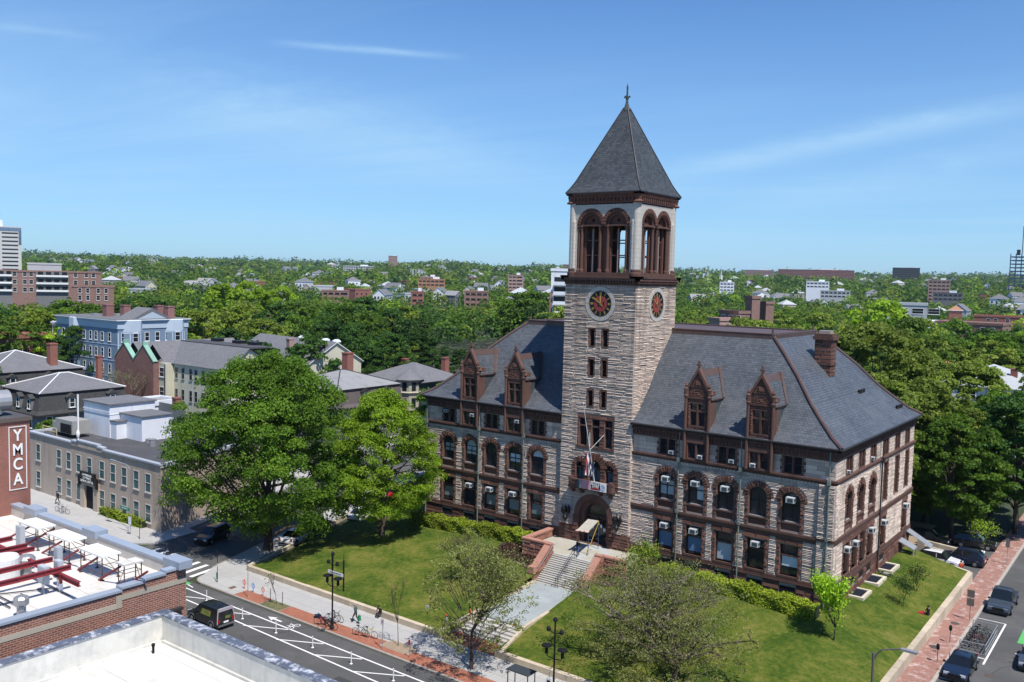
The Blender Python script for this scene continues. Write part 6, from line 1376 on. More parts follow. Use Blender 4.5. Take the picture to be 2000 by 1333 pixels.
# YMCA block
t=bld('red_brick_tower_block','red brick block with tall white framed vertical YMCA lettering',-62,-62,-3.9,0,'building'); b=MB(); b.box(0,0,0,12,18.3,18.5); b.build('wall',m_rbrick,t)
b=MB(); b.box(-.1,-.1,18.5,12.15,18.45,18.8); b.build('roof_edge',M('brown_roof_edge',(.1,.08,.07),.7,.1),t)
b=MB(); b.box(-.0,0,18.8,12.,18.3,18.82); b.build('roof',m_flat,t)
b=MB(); b.cyl((10.3,16.2,19.),(10.3,16.2,19.8),.75,.75,14); b.cyl((10.3,15.0,20.0),(10.3,17.4,20.0),.85,.85,16); b.build('roof_fan',m_galv,t)
tg=worldo(t); X0=12.02; yc=17.35
b=MB()
for a in ((yc-.68,13.05,yc-.62,18.1),(yc+.62,13.05,yc+.68,18.1),(yc-.62,13.05,yc+.62,13.11),(yc-.62,18.04,yc+.62,18.1)): b.box(X0,a[0],a[1],X0+.04,a[2],a[3])
fr_=b.build('sign_frame',m_white,t)
for ch_,z in (('Y',17.35),('M',16.2),('C',15.05),('A',13.85)): 
    o=text(ch_,1.3,m_white,'letter',t,(X0+.02,yc,z),(PI/2,0,PI/2),.02,bold=.02)
    o.scale=(.82,1,1)
# near white roof
t=bld('white_roofed_building','nearest flat roofed building with white membrane and dark metal topped parapet',-23.7,-90,-3.9,0,'building'); w,d=60,41.8
m_pc=M('weathered_dark_coping',(.1,.115,.15),.5,.15,.8,blotch=((.55,.56,.6),1.6,.5,.62,.95))
b=MB(); b.box(0,0,0,w,d,9.15); b.box(0,0,9.15,.5,d,10.75); b.box(.5,d-.5,9.15,w,d,10.75); b.build('wall',m_rbrick2,t)
b=MB(); b.box(.5,0,9.15,w,d-.5,9.2); b.build('roof',m_roofw,t)
b=MB(); b.box(.5,0,9.2,.55,d-.55,10.74); b.box(.55,d-.55,9.2,w,d-.5,10.74); b.box(.55,0,9.2,.7,d-.7,9.35); b.box(.7,d-.7,9.2,w,d-.55,9.35)
b.build('parapet_lining',M('membrane_lining',(.62,.6,.54),.7,.08,.5,blotch=((.4,.4,.38),.9,.45,.75,.8),stain=.15),t)
b=MB()
for i in range(14): b.box(-.06,d-.6-(i+1)*3,10.75,.62,d-.62-i*3,10.83); b.box(.62+i*3,d-.62,10.75,.6+(i+1)*3,d+.06,10.83)
b.box(-.06,d-.62,10.75,.62,d+.06,10.83); b.build('coping',m_pc,t)
P=Uz(*K0(1070,1130),5.3); b=MB(); b.lathe([(.07,9.2),(.07,9.55),(.1,9.6),(.1,9.75)],(P[0]+23.7,P[1]+90,0),8); b.build('vent_pipe',m_dark,t)
# roof scaffold tables
TB=[((130,210),(240,262),(385,240),(260,185)),((335,290),(470,355),(605,320),(450,270)),((555,395),(700,465),(845,430),(690,370)),((820,500),(980,570),(1110,520),(940,465))]
tl=['farthest','second farthest','second nearest','nearest']
for i,q in enumerate(TB):
    P=[Uz(*K0(*p),8.75) for p in q]; x0=min(p[0] for p in P);x1=max(p[0] for p in P);y0=(P[0][1]+P[1][1])/2;y1=(P[2][1]+P[3][1])/2
    if i==3: x1=min(x1,-27.6)
    t=thing('scaffold_table','white topped scaffold frame on the white roof, '+tl[i]+' of four from the roof corner','scaffold',((x0+x1)/2,(y0+y1)/2,7.2),'white topped scaffold frames on the roof')
    b=MB(); b.box(x0,y0,8.7,x1,y1,8.8); b.build('cover_panel',m_roofw if i==3 else m_white,t)
    for x in (x0+.15,x1-.15):
        for y_ in (y0+.1,y1-.1): b=MB(); b.cyl((x,y_,7.2),(x,y_,8.7),.035,.035,6); b.cyl((x,y_,7.2),(x,y_,7.24),.13,.13,8); b.build('leg',m_rust,t)
    b=MB()
    for z in (7.6,8.2): b.tube([(x0+.15,y0+.1,z),(x1-.15,y0+.1,z),(x1-.15,y1-.1,z),(x0+.15,y1-.1,z),(x0+.15,y0+.1,z)],.022,5)
    b.tube([(x0+.15,y0+.1,7.4),(x1-.15,y0+.1,8.5)],.018,5); b.tube([(x1-.15,y1-.1,7.4),(x0+.15,y1-.1,8.5)],.018,5); b.build('cross_brace',m_rust,t)
for j,(p,q) in enumerate((((60,325),(200,250)),((175,375),(380,260)),((295,430),(430,350)),((430,490),(545,410)),((545,550),(680,465)),((690,620),(840,525)),((890,650),(1030,560)))):
    A=Uz(*K0(*p),7.22); B=Uz(*K0(*q),8.5); b=MB(); b.cyl(A,B,.075,.075,8); o=b.build('steel_brace',m_redst2,org=tuple(A)); tag(o,'slanting red steel tube between the scaffold frames, number %s counted from the brick tower block'%('one two three four five six seven'.split()[j]),'steel brace','slanting red tubes on the white roof')
def ibeam(lab,p,q,h=.3,w=.2):
    A,B=Vector(p),Vector(q); L_=(B-A).length; a=math.atan2(B.y-A.y,B.x-A.x); b=MB((A.x,A.y,A.z,a)); b.box(0,-w/2,h-.03,L_,w/2,h); b.box(0,-w/2,0,L_,w/2,.03); b.box(0,-.015,.03,L_,.015,h-.03)
    for k in range(int(L_/1.5)): b.box(.3+k*1.5,-w/2,.03,.33+k*1.5,w/2,h-.03)
    return tag(b.build('steel_beam',m_redst2,org=tuple(A)),lab,'steel beam','red steel beams over the white roof')
for x,ye,l in ((-29.95,-50.6,'longest red beam, nearest to the parapet, crossing above the grey boxes'),(-32.2,-50.6,'red beam second from the parapet, over the white tank'),(-35.2,-50.3,'red beam third from the parapet beside the tall grey box'),(-36.2,-50.3,'red beam fourth from the parapet, just beyond the third'),(-38.5,-50.2,'short stub of red beam farthest along the white roof')): ibeam(l,(x,-66,8.55),(x,ye,8.55))
ibeam('red cross beam running under the other red beams towards the scaffold frames',(-39,-51.15,8.22),(-27.5,-51.35,8.22))
for x,y_ in ((-30.2,-51.1),(-34.8,-51.1)): 
    b=MB(); b.cyl((x,y_,7.2),(x,y_,7.75),.12,.12,8,1); b.cyl((x,y_,7.75),(x,y_,8.22),.1,.1,8,0); b.tube([(x,y_,7.8),(x-.5,y_,8.22)],.05,6,0); tag(b.build('steel_post',[m_redst2,m_white],org=(x,y_,7.2)),'short red and white steel post under the cross beam, '+('nearer' if x>-32 else 'farther')+' of two','steel post')
for q,lab,dx_,z0,z1 in (((140,400),'tall grey box standing on the white roof beyond the beams',.35,7.3,8.9),((300,640),'flat grey cabinet hanging on the longest red beam',.42,7.9,8.95),((405,560),'small grey box at the crossing of the red beams',.3,8.2,8.9),((402,520),'slim pale cabinet just behind the small grey box',.25,8.1,9.3)):
    P=Uz(*K0(*q),z0); b=MB(); b.box(P[0]-dx_,P[1]-.12,z0,P[0]+dx_,P[1]+.2,z1); b.box(P[0]-dx_+.06,P[1]-.14,z0+.06,P[0]+dx_-.06,P[1]-.12,z1-.06)
    if z0>7.5: b.cyl((P[0]-.1,P[1],7.2),(P[0]-.1,P[1],z0),.03,.03,6); b.cyl((P[0]+.1,P[1],7.2),(P[0]+.1,P[1],z0),.03,.03,6)
    tag(b.build('electrical_box',m_gbox,org=tuple(P)),lab,'electrical box','grey boxes among the red beams')
P=Uz(*K0(40,640),7.2); b=MB(); b.lathe([(.8,0),(.8,1.6),(.7,1.75),(.1,1.85)],(P[0],P[1],7.2),20); tag(b.build('roof_tank',m_white,org=tuple(P),smooth=False),'white cylindrical tank on the roof under the red beams','tank')
P=Uz(*K0(185,600),7.2); b=MB(); b.lathe([(.3,0),(.3,.7),(.5,.75),(.55,1.2),(.4,1.4),(.1,1.5)],(P[0],P[1],7.2),14); tag(b.build('roof_fan',m_galv,org=tuple(P)),'mushroom shaped metal roof fan behind the white tank','roof fan')
P=Uz(*K0(150,880),7.2); b=MB(); b.cyl((P[0],P[1],7.2),(P[0],P[1],7.9),.24,.24,12); b.lathe([(.28,7.85),(.42,8.0),(.42,8.3),(.3,8.42),(.06,8.45),(.05,8.6)],(P[0],P[1],0),8); tag(b.build('vent_cowl',m_galv,org=tuple(P)),'faceted grey metal vent cowl near the roof edge','vent')
b=MB()
for y_,x0_,x1_ in ((-53.9,-33.8,-29.8),(-54.3,-33.8,-29.6),(-52.9,-31.2,-30.8)): b.tube([(x0_,y_,7.32),(x1_,y_,7.32)],.04)
b.tube([(-33,-55,7.3),(-31,-51.2,7.3),(-29.,-51.2,7.3)],.035); tag(b.build('roof_conduit',m_gutter,org=(-31,-54,7.3)),'dark conduit pipes lying across the white roof','pipes')
# =============== STREET FURNITURE ===============
Z0=SWZ
def lamp():
    t=bpy.data.objects.new('street_lamp',None); COL.objects.link(t); t['_o']=[0,0,0]
    b=MB(); b.lathe([(.2,0),(.2,.12),(.13,.3),(.11,.9),(.075,1.0),(.06,6.3),(.05,6.5)],(0,0,0),12); b.build('pole',m_black,t)
    b=MB(); b.tube([(-.5,0,5.72),(-.2,0,5.62),(.2,0,5.62),(.5,0,5.72)],.03); b.tube([(-.66,0,3.95),(-.55,0,3.78),(0,0,3.72),(.55,0,3.78),(.66,0,3.95)],.04); b.build('arm',m_black,t)
    for s_ in (-1,1):
        b=MB(); b.lathe([(.04,5.6),(.15,5.68),(.17,5.82),(.1,5.95),(.03,6.0)],(s_*.55,0,0),10); b.build('spotlight',m_black,t)
        b=MB(); b.lathe([(.05,3.9),(.13,3.98),(.11,4.4),(.12,4.5),(.38,4.52),(.36,4.6),(.06,4.7)],(s_*.68,0,0),16); b.build('lantern',m_black,t)
    b=MB(); b.lathe([(.05,6.4),(.15,6.48),(.17,6.6),(.1,6.74),(.03,6.78)],(0,0,0),10); b.build('spotlight',m_black,t)
    return t
LP=lamp(); l1=cpy(LP,None,(-34.2,-25.87,Z0),0,1.,'black multi armed street lamp with white street name sign and bikes at its foot'); l2=cpy(LP,None,(-11.2,-25.7,Z0),0,1.,'black multi armed street lamp rising in front of the right lawn'); proto(LP)
for l in (l1,l2): l['category']='street lamp'; l['group']='black street lamps along the main pavement'
l1['_o']=[0,0,0]
b=MB(); b.box(-.55,-.05,4.85,1.35,-.03,5.12); sg=b.build('street_sign',m_white,l1)
text('MASSACHUSETTS AV',.15,m_black,'lettering',sg,(.4,-.055,4.98),(PI/2,0,0),.003)
for x in (-.28,1.15): b=MB(); b.box(x-.04,.14,4.0 if x<0 else 3.5,x+.04,.26,6.5 if x<0 else 6.2); b.cyl((x,.2,6.2),(x,.2,6.75),.03,.02,6); b.build('banner',m_black,l1)
b=MB(); b.tube([(0,0,6.0),(1.15,0,6.0)],.02); b.tube([(0,0,3.6),(1.15,0,3.6)],.02); b.build('banner_arm',m_black,l1)
PO=MB(); PO.cyl((0,0,0),(0,0,.92),.045,.04,8); PO.lathe([(.12,0),(.12,.03),(.06,.06)],(0,0,0),10); PO.box(-.05,-.06,.92,.05,.02,.98); PO=PO.build('delineator_post',m_white)
pos=[(-51.8,-28.9),(-48.3,-28.7),(-42.07,-29.3),(-37.3,-29.4),(-32.6,-29.4),(-27.9,-29.5),(-23.26,-29.5)]
nm=['first','second','third','fourth','fifth','sixth','seventh']
for i,p in enumerate(pos): c=cpy(PO,None,(p[0],p[1],AS+.005)); tag(c,'white flexible post in the painted buffer, '+nm[i]+' counted from the crosswalk','bollard','white flexible posts between bike lane and traffic')
proto(PO)
def pole(lab,x,y,h,z=Z0,signs=(),cat='sign post',m=None,name='sign_post'):
    t=thing(name,lab,cat,(x,y,z)); b=MB(); b.cyl((x,y,z),(x,y,z+h),.03,.03,8); b.build('post',m or m_galv,t)
    for (dx_,z0,z1,w_,mm,nn) in signs:
        b=MB(); b.box(x+dx_-w_/2,y-.06,z+z0,x+dx_+w_/2,y-.04,z+z1); b.build(nn,mm,t)
    return t
t=pole('tall plain steel pole by the red and blue bike hoops',-45.85,-25.92,3.05)
t=pole('thin steel post with small white parking sign beside the bicycles',-27.85,-26.1,2.6,signs=[(0,2.05,2.55,.36,m_white,'sign_plate')]); text('P',.3,M('sign_red',(.5,.04,.04)),'lettering',t,(-27.85,-26.17,-3.8+2.3),(PI/2,0,0),.003)
t=pole('green signal box post at the crosswalk corner',-51.5,-25.3,3.2,signs=[(0,.3,1.0,.26,M('green_box',(.03,.18,.09)),'control_box'),(0.12,1.6,1.9,.2,m_white,'sign_plate')],m=m_black)
t=pole('bus stop post with white and red plate before the right lawn wall',-11.25,-26.2,2.9,signs=[(0,1.9,2.5,.42,m_white,'sign_plate'),(0,1.6,1.9,.42,M('sign_red',(.5,.04,.04)),'route_plate')]); b=MB(); b.box(-11.37,-26.28,-3.8+2.1,-11.13,-26.265,-3.8+2.35); b.box(-11.35,-26.28,-3.8+2.04,-11.3,-26.265,-3.8+2.1); b.box(-11.2,-26.28,-3.8+2.04,-11.15,-26.265,-3.8+2.1); b.build('bus_symbol',m_black,t)
t=pole('red topped meter post in the leaf shade near the lower steps',-25.0,-25.9,1.5,signs=[(0,1.1,1.5,.2,M('sign_red',(.5,.04,.04)),'meter_head')],cat='meter',name='meter_post')
t=pole('grey post with two stacked dark sign plates beside the pickup',8.75,13.3,2.9,signs=[(0,2.2,2.9,.62,M('sign_back',(.16,.15,.13),.5,.1),'sign_plate'),(0,1.4,2.1,.62,M('sign_back',(.16,.15,.13)),'sign_plate')],m=M('brown_post',(.16,.12,.1)))
t=pole('grey sign post standing farther up the brick pavement',8.7,34.6,3.,signs=[(0,2.,3.,.4,M('sign_back',(.16,.15,.13)),'sign_plate')])
for x,y,l in ((8.45,6.3,'farther'),(8.5,1.2,'nearer')): 
    t=pole('dark parking meter on the old brick pavement, '+l+' of two',x,y,1.15,m=M('brown_post',(.16,.12,.1)),cat='parking meter',name='parking_meter'); b=MB(); b.lathe([(.08,1.1),(.13,1.15),(.14,1.45),(.08,1.58),(.02,1.6)],(x,y,Z0),10); b.build('meter_head',m_black,t)
t=pole('green street name sign and white plates on post at the tan building corner',-72.6,-22.2,7.6,m=m_galv,name='light_column',cat='street light')
b=MB(); b.tube([(-72.6,-22.2,3.8),(-73.2,-22.3,4.3),(-75.2,-22.6,4.5)],.06); b.build('arm',m_galv,t); b=MB(); b.box(-76.2,-22.75,4.42,-75.1,-22.45,4.55); b.build('lamp_head',m_galv,t)
b=MB(); b.box(-74.7,-22.26,-1.1,-72.7,-22.24,-.72); o=b.build('name_plate',M('sign_green',(.02,.3,.16)),t); text('INMAN ST',.28,m_white,'lettering',o,(-73.7,-22.27,-.91),(PI/2,0,0),.003)
b=MB(); b.box(-72.9,-22.32,-2.6,-72.3,-22.3,-1.7); b.box(-73.1,-22.32,-3.2,-72.6,-22.3,-2.75); b.build('sign_plate',m_white,t)
t=pole('black sign post with small dark plate left of the shrubs',-70.2,-22.5,2.3,m=m_black,signs=[(.15,1.7,2.2,.35,m_black,'sign_plate')])
# curved street light right bottom
P=Uz(1706,1330,-3.); t=thing('street_light','tall grey street light with curved arm over the right lawn wall','street light',(5.6,-15.2,-3.3))
P=np.array([5.0,-15.6,-3.3]); q=[U(1705,1333,-16.5),U(1706,1275,-16.5),U(1722,1270,-16.5),U(1760,1268,-16.5)]
b=MB(); q0=q[0]; b.tube([(q0[0],-16.5,-3.3),tuple(q[1])],.09,8); b.tube([tuple(q[1]-np.array([0,0,.5])),tuple(q[1]+np.array([.3,0,.1])),tuple(q[2]+np.array([0,0,.02])),tuple(q[3])],.05,8); b.build('pole',M('grey_bronze',(.13,.12,.11),.5,.1),t)
b=MB(); e=q[3]; b.box(e[0],e[1]-.16,e[2]-.08,e[0]+1.0,e[1]+.16,e[2]+.06); b.build('lamp_head',m_galv,t)
# bike hoops
for p,c,l in (((490,680),(.6,.06,.03),'orange red'),((552,705),(.03,.2,.6),'blue'),((620,732),(.6,.12,.03),'vermilion')):
    P=Uz(340+p[0]/3.573,960+p[1]/3.573,Z0); b=MB(); b.cyl((P[0],P[1],Z0),(P[0],P[1],Z0+.95),.03,.03,8); pts=[(P[0]+.22*math.cos(a),P[1],Z0+.62+.22*math.sin(a)) for a in np.linspace(0,2*PI,13)]; b.tube(pts,.025,6)
    tag(b.build('bike_hoop',M('hoop_'+l.replace(' ','_'),c,.5,.05),org=(P[0],P[1],Z0)),l+' post and ring bicycle stand on the brick strip','bike stand','coloured bicycle stands by the kerb')
# stakes at the sapling pit
for x,y,l in ((-43.3,-25.3,'left'),(-41.7,-25.2,'right')): b=MB(); b.cyl((x,y,Z0),(x,y,Z0+1.3),.03,.03,6); tag(b.build('tree_stake',m_bark,org=(x,y,Z0)),'short wooden stake '+l+' of the bare sapling','stake')
# bus shelter frame at bottom edge
t=thing('bus_shelter','dark glass roofed shelter corner at the bottom edge of the pavement','shelter',(-14.5,-24.9,Z0)); b=MB(); b.box(-15.3,-25.9,-1.95,-13.3,-24.8,-1.88); b.build('roof',M('smoked_roof',(.05,.06,.07),.3,.1),t)
for x in (-15.2,-13.4):
    for y in (-25.8,-24.9): b=MB(); b.cyl((x,y,Z0),(x,y,-1.95),.04,.04,6); b.build('leg',m_black,t)
# lawn signs
for px,py,z,l,c in ((835,1196,-3.0,'small pale round sign standing on the left lawn',(.5,.55,.55)),(1160,1110,-1.8,'small dark blue oval sign beside the right stair parapet',(.02,.06,.2))):
    P=Uz(px,py,z); t=thing('lawn_sign',l,'sign',(P[0],P[1],z)); b=MB(); b.cyl((P[0],P[1],z-.1),(P[0],P[1],z+1.1 if px>1000 else z+.3),.02,.02,6); b.build('stake',m_black,t); b=MB(); zz=z+(1.2 if px>1000 else .4); b.cyl((P[0],P[1]-.02,zz),(P[0],P[1]+.02,zz),.24,.24,14); b.build('sign_plate',M('sign_'+('a' if px<1000 else 'b'),c,.5,.1),t)
# handrails on the steps
for x,l in ((-22.75,'central'),(-20.45,'right')):
    b=MB(); 
    for dx_ in ((-.12,.12) if x<-21 else (0,)):
        b.tube([(x+dx_,-5.0,.8),(x+dx_,-5.3,.8),(x+dx_,-8.3,-1.3),(x+dx_,-8.6,-1.3)],.025)
        for y,z in ((-5.2,-.12),(-6.8,-1.15),(-8.4,-2.2)): b.cyl((x+dx_,y,z-.1),(x+dx_,y,z+.95),.022,.022,6)
    tag(b.build('handrail',m_vert if x>-21 else m_black,org=(x,-6.8,-1.)),l+' metal handrail down the entrance steps','handrail')
b=MB(); b.tube([(-25.15,-5.0,.75),(-25.15,-5.5,.75),(-25.15,-8.2,-1.2)],.03); tag(b.build('handrail',m_galv,org=(-25.15,-6.8,-1.)),'left pale handrail along the left stair parapet','handrail')
# canopy scaffold at door
E0=lambda x,y:(1100+x/8.8875,960+y/8.8875)
lo0,lo1=U(*E0(240,670),-3.7),U(*E0(430,700),-3.7); hi0,hi1=U(*E0(430,480),-1.3),U(*E0(610,510),-1.3)
t=thing('entrance_canopy','temporary plywood canopy on scaffold legs before the entrance door','scaffold',(-23,-2.5,-.12))
b=MB(); f=[lo0,lo1,hi1,hi0]; b.mesh([tuple(p) for p in f]+[tuple(p-np.array([0,0,.1])) for p in f],[(0,1,2,3),(7,6,5,4),(0,4,5,1),(1,5,6,2),(2,6,7,3),(3,7,4,0)],0); b.build('roof_panel',M('weathered_plywood',(.42,.39,.33),.8,.12,2.),t)
b=MB(); 
for k in range(3): p=lo0+(lo1-lo0)*(k/2.3); b.box(p[0]-.02,p[1]-.3,p[2]-.02,p[0]+.28,p[1]+.05,p[2]+.04)
b.build('board_end',M('pale_wood',(.6,.42,.34),.8,.1),t)
for p in (lo0,lo1,hi0,hi1):
    b=MB(); b.cyl((p[0],p[1]+.1,-.12),(p[0],p[1]+.1,p[2]),.03,.03,6); b.build('leg',M('blue_steel',(.05,.08,.14),.5,.1),t)
b=MB(); 
for z in (.4,.9,1.4): b.tube([(lo1[0],-3.6,z),(lo1[0]+.25,-3.3,z)],.02)
for z in (.4,.9,1.4,1.9,2.4): b.tube([(hi1[0],-1.2,z),(hi1[0]-.25,-1.3,z)],.02)
b.tube([(lo1[0],-3.6,.3),(hi1[0],-1.2,2.6)],.02,6,1); b.tube([tuple(hi1),(hi1[0]+.1,hi1[1],hi1[2]-.4)],.03,6,1); b.build('brace',[M('blue_steel',(.05,.08,.14)),M('yellow_steel',(.6,.42,.08),.6,.1)],t)
# banner on the balcony
yb=-1.22; xa,xm,xb=-25.3,-23.72,-21.9; zb0,zb1=5.72,6.62
t=thing('balcony_banner','wide banner hung on the balcony rail, pink cloth half and lettered board half','banner',(xm,yb,5.7))
b=MB(); n=14
for i in range(n): 
    x0=xa+(xm-xa)*i/n; x1=xa+(xm-xa)*(i+1)/n; w_=lambda x:.05*math.sin(x*9); b.face([(x0,yb+w_(x0),zb0),(x1,yb+w_(x1),zb0),(x1,yb+w_(x1)*.3,zb1),(x0,yb+w_(x0)*.3,zb1)],0 if i>4 else (1 if i<2 else 2),.5)
b.build('cloth',[M('pink_cloth',(.5,.26,.29),.9,.1,3.),M('dark_teal_cloth',(.07,.11,.12),.9,.1),M('mauve_cloth',(.28,.24,.27),.9,.2)],t)
b=MB(); b.box(xm,yb-.03,zb0,xb,yb+.02,zb1); bo=b.build('board',m_white,t); b=MB(); b.box(xm+.06,yb-.04,zb0+.07,xm+1.12,yb-.03,zb1-.07); b.build('lettering_panel',m_black,bo)
text('BLACK\nLIVES',.33,m_white,'lettering',bo,(xm+.59,yb-.05,zb0+.55),(PI/2,0,0),.004,sp=.8,bold=.008); text('MATTER',.25,M('letter_red',(.6,.05,.06)),'lettering',bo,(xm+.59,yb-.05,zb0+.17),(PI/2,0,0),.004,bold=.008)
b=MB(); pts=[(xm+1.46+.27*math.cos(a),yb-.045,(zb0+zb1)/2+.27*math.sin(a)) for a in np.linspace(0,2*PI,17)]; b.tube(pts,.02,5); b.cyl((xm+1.46,yb-.05,(zb0+zb1)/2),(xm+1.46,yb-.03,(zb0+zb1)/2),.17,.17,14); b.build('seal',M('pale_seal',(.4,.47,.6)),bo)
# flags on the pole
def flagmesh(name,lab,cols,top,h,w,stripes):
    b=MB(); n=len(cols)*3; rn=random.Random(3); m_=8
    for i in range(n):
        for j in range(m_):
            f=lambda i_,j_:(top[0]+w*(i_/n-.5)*(1-.4*j_/m_)+.06*math.sin(j_*1.3+i_),top[1]+.12*math.sin(i_*1.6+j_*.4),top[2]-h*j_/m_-.1*abs(i_/n-.5))
            b.face([f(i,j+1),f(i+1,j+1),f(i+1,j),f(i,j)],(i//stripes)%len(cols),.5)
    return tag(b.build(name,cols,org=top),lab,'flag')
m_fr=M('flag_red',(.45,.03,.05),.8,.1); m_fw=M('flag_white',(.7,.68,.68),.8,.05); m_fb=M('flag_blue',(.02,.03,.1),.8,.1)

flagmesh('national_flag','limp red and white striped flag hanging from the slanted pole',[m_fr,m_fw],(fl(.42)[0]-.25,fl(.42)[1],fl(.42)[2]-.1),2.2,.75,1)
flagmesh('dark_flag','dark blue flag with white hanging just right of the striped flag',[m_fb,m_fb,m_fw],(fl(.3)[0]+.05,fl(.3)[1],fl(.3)[2]+.1),1.5,.5,1)
# =============== VEHICLES ===============
m_tyre=M('tyre_rubber',(.015,.015,.016),.85,.1); m_rim=M('alloy_rim',(.38,.38,.4),.35,.1,metal=.8); m_cgl=glass('car_glass',(.01,.013,.016),.04); m_hl=M('headlight_lens',(.6,.62,.65),.15,.05,spec=.8); m_tl=M('tail_light_red',(.35,.01,.01),.25,.05); m_chr=M('chrome_trim',(.5,.5,.52),.25,.05,metal=.9)
def paint(n,c,r=.28): return M('car_paint_'+n,c,r,.03,.5,.0,coat=.6,spec=.5)
def car(name,lab,x,y,head,col,kind='suv',z=None,group=None,L=4.6,W_=1.84,H=1.65):
    z=AS if z is None else z; t=thing(name,lab,'pickup truck' if kind=='pickup' else 'van' if kind=='van' else 'car',(x,y,z),group); t.rotation_euler=(0,0,head); t['_o']=[0,0,0]
    hl=L/2; hw=W_/2
    P={'suv':[(-1,.72,.9,0),(-.97,1.0,.97,0),(-.93,1.02,.98,1,.30),(-.72,1.02,1.,1,1.),(-.1,1.0,1.,1,1.),(.12,1.0,1.,1,.97),(.42,.98,.99,1,.08),(.47,.97,.98,0),(.8,.86,.95,0),(.95,.74,.9,0),(1,.55,.84,0)],
       'sedan':[(-1,.7,.86,0),(-.97,.92,.93,0),(-.72,.96,.97,0),(-.68,.96,.97,1,.05),(-.36,.95,1.,1,.97),(.02,.94,1.,1,1.),(.12,.93,1.,1,.95),(.42,.9,.99,1,.08),(.46,.88,.98,0),(.8,.78,.94,0),(.95,.66,.88,0),(1,.5,.82,0)],
       'van':[(-1,.6,.95,0),(-.985,1.0,.97,0),(-.98,1.02,.98,1,.3),(-.94,1.02,1.,1,.98),(-.2,1.02,1.,1,1.),(.22,1.0,1.,1,.96),(.52,1.0,.99,1,.08),(.56,.98,.98,0),(.85,.86,.95,0),(.96,.74,.9,0),(1,.5,.86,0)],
       'pickup':[(-1,.6,.94,0),(-.99,1.02,.97,0),(-.2,1.02,.98,0),(-.19,1.04,.98,1,.2),(-.15,1.04,1.,1,.97),(.12,1.04,1.,1,1.),(.24,1.02,1.,1,.96),(.45,1.04,.99,1,.06),(.5,1.04,.98,0),(.88,.98,.96,0),(.97,.9,.94,0),(1,.55,.9,0)]}[kind]
    rz_=.72 if kind in('suv','sedan') else .8
    def ring(s_):
        zb=s_[1]; w_=hw*s_[2]; k=s_[4] if s_[3] else .0; zr=zb+(H-zb)*max(k,.02); wr=w_*(1-(1-rz_)*k)-.02
        return [(s_[0]*hl,w_*.88,.24),(s_[0]*hl,w_,.42),(s_[0]*hl,w_*1.0,zb*.78),(s_[0]*hl,w_*.97,zb),(s_[0]*hl,wr,zr),(s_[0]*hl,wr*.55,zr+.035*k+.02)]
    b=MB(); g_=MB(); rings=[ring(s_) for s_ in P]
    for (A_,B_,sa,sb) in zip(rings[:-1],rings[1:],P[:-1],P[1:]):
        A2=[(p[0],-p[1],p[2]) for p in A_]; B2=[(p[0],-p[1],p[2]) for p in B_]
        cab=sa[3] and sb[3]; slope=cab and abs(sa[4]-sb[4])>.5
        for i in range(5):
            m_=b
            gl=(i==3 and cab) or (slope and i>=3)
            if kind=='van' and gl and sb[0]<.3 and sa[0]>-.95 : gl=False
            T_=g_ if gl else b
            T_.face([A_[i],A_[i+1],B_[i+1],B_[i]],0,.5); T_.face([A2[i+1],A2[i],B2[i],B2[i+1]],0,.5)
        T_=g_ if slope else b; T_.face([A_[5],A2[5],B2[5],B_[5]],0,.5)
        b.face([A2[0],A_[0],B_[0],B2[0]],1,.5)
    for Rg,o_ in ((rings[0],1),(rings[-1],0)):
        loop=Rg+[(p[0],-p[1],p[2]) for p in Rg[::-1]]; b.face(loop if not o_ else loop[::-1],0,.5)
    b.build('body',[col,m_dark],t); g_.build('window',m_cgl,t)
    if kind!='van':
        b=MB()
        for s_ in (-1,1):
            for fx in ((-.08,) if kind!='pickup' else (.05,)): b.box(fx*hl-.04,s_*hw*.93-.02,.95,fx*hl+.04,s_*hw*.93+.02,H-.12)
        b.build('pillar',col,t)
    if kind=='pickup':
        b=MB(); b.box(-hl+.12,-hw*.82,.7,-.22*hl,hw*.82,1.025); b.build('cargo_bed',m_dark,t)
    for sx_ in (-.62,.62):
        for s_ in (-1,1):
            b=MB(); r_=.34 if kind!='pickup' else .4; yy=s_*(hw-.1); b.cyl((sx_*hl,yy-.12*s_,r_),(sx_*hl,yy+.125*s_,r_),r_,r_,18); w_=b.build('wheel',m_tyre,t)
            b=MB(); b.cyl((sx_*hl,yy+.1*s_,r_),(sx_*hl,yy+.14*s_,r_),r_*.62,r_*.55,12); b.build('rim',m_rim,w_)
            b=MB(); pts=[(sx_*hl+(r_+.07)*math.cos(a),s_*(hw-.005),r_+(r_+.07)*math.sin(a)) for a in np.linspace(0,PI,9)]; b.tube(pts,.035,5); b.build('wheel_arch',m_black if kind!='van' else m_rim,t)
    for s_ in (-1,1):
        b=MB(); b.box(hl*.955,s_*hw*.62-.2,.62,hl*.985,s_*hw*.62+.2,.8); b.build('headlight',m_hl,t); b=MB(); b.box(-hl-.01,s_*hw*.8-.1,.7,-hl+.06,s_*hw*.8+.1,1.0); b.build('tail_light',m_tl,t)
        b=MB(); b.box(.33*hl,s_*(hw+.1)-.09,.95,.33*hl+.12,s_*(hw+.1)+.09,1.1); b.build('mirror',m_black,t)
    b=MB(); b.box(hl*.985,-hw*.5,.5,hl*1.003,hw*.5,.75); b.box(hl*.97,-hw*.86,.3,hl*1.01,hw*.86,.46); b.build('grille',m_black,t)
    b=MB(); b.box(-hl-.05,-hw*.88,.35,-hl+.04,hw*.88,.5); b.build('bumper',m_chr if kind in('van','pickup') else m_black,t); b=MB(); b.box(-hl-.02,-.24,.6,-hl+.0,.24,.74); b.build('licence_plate',m_white,t)
    return t
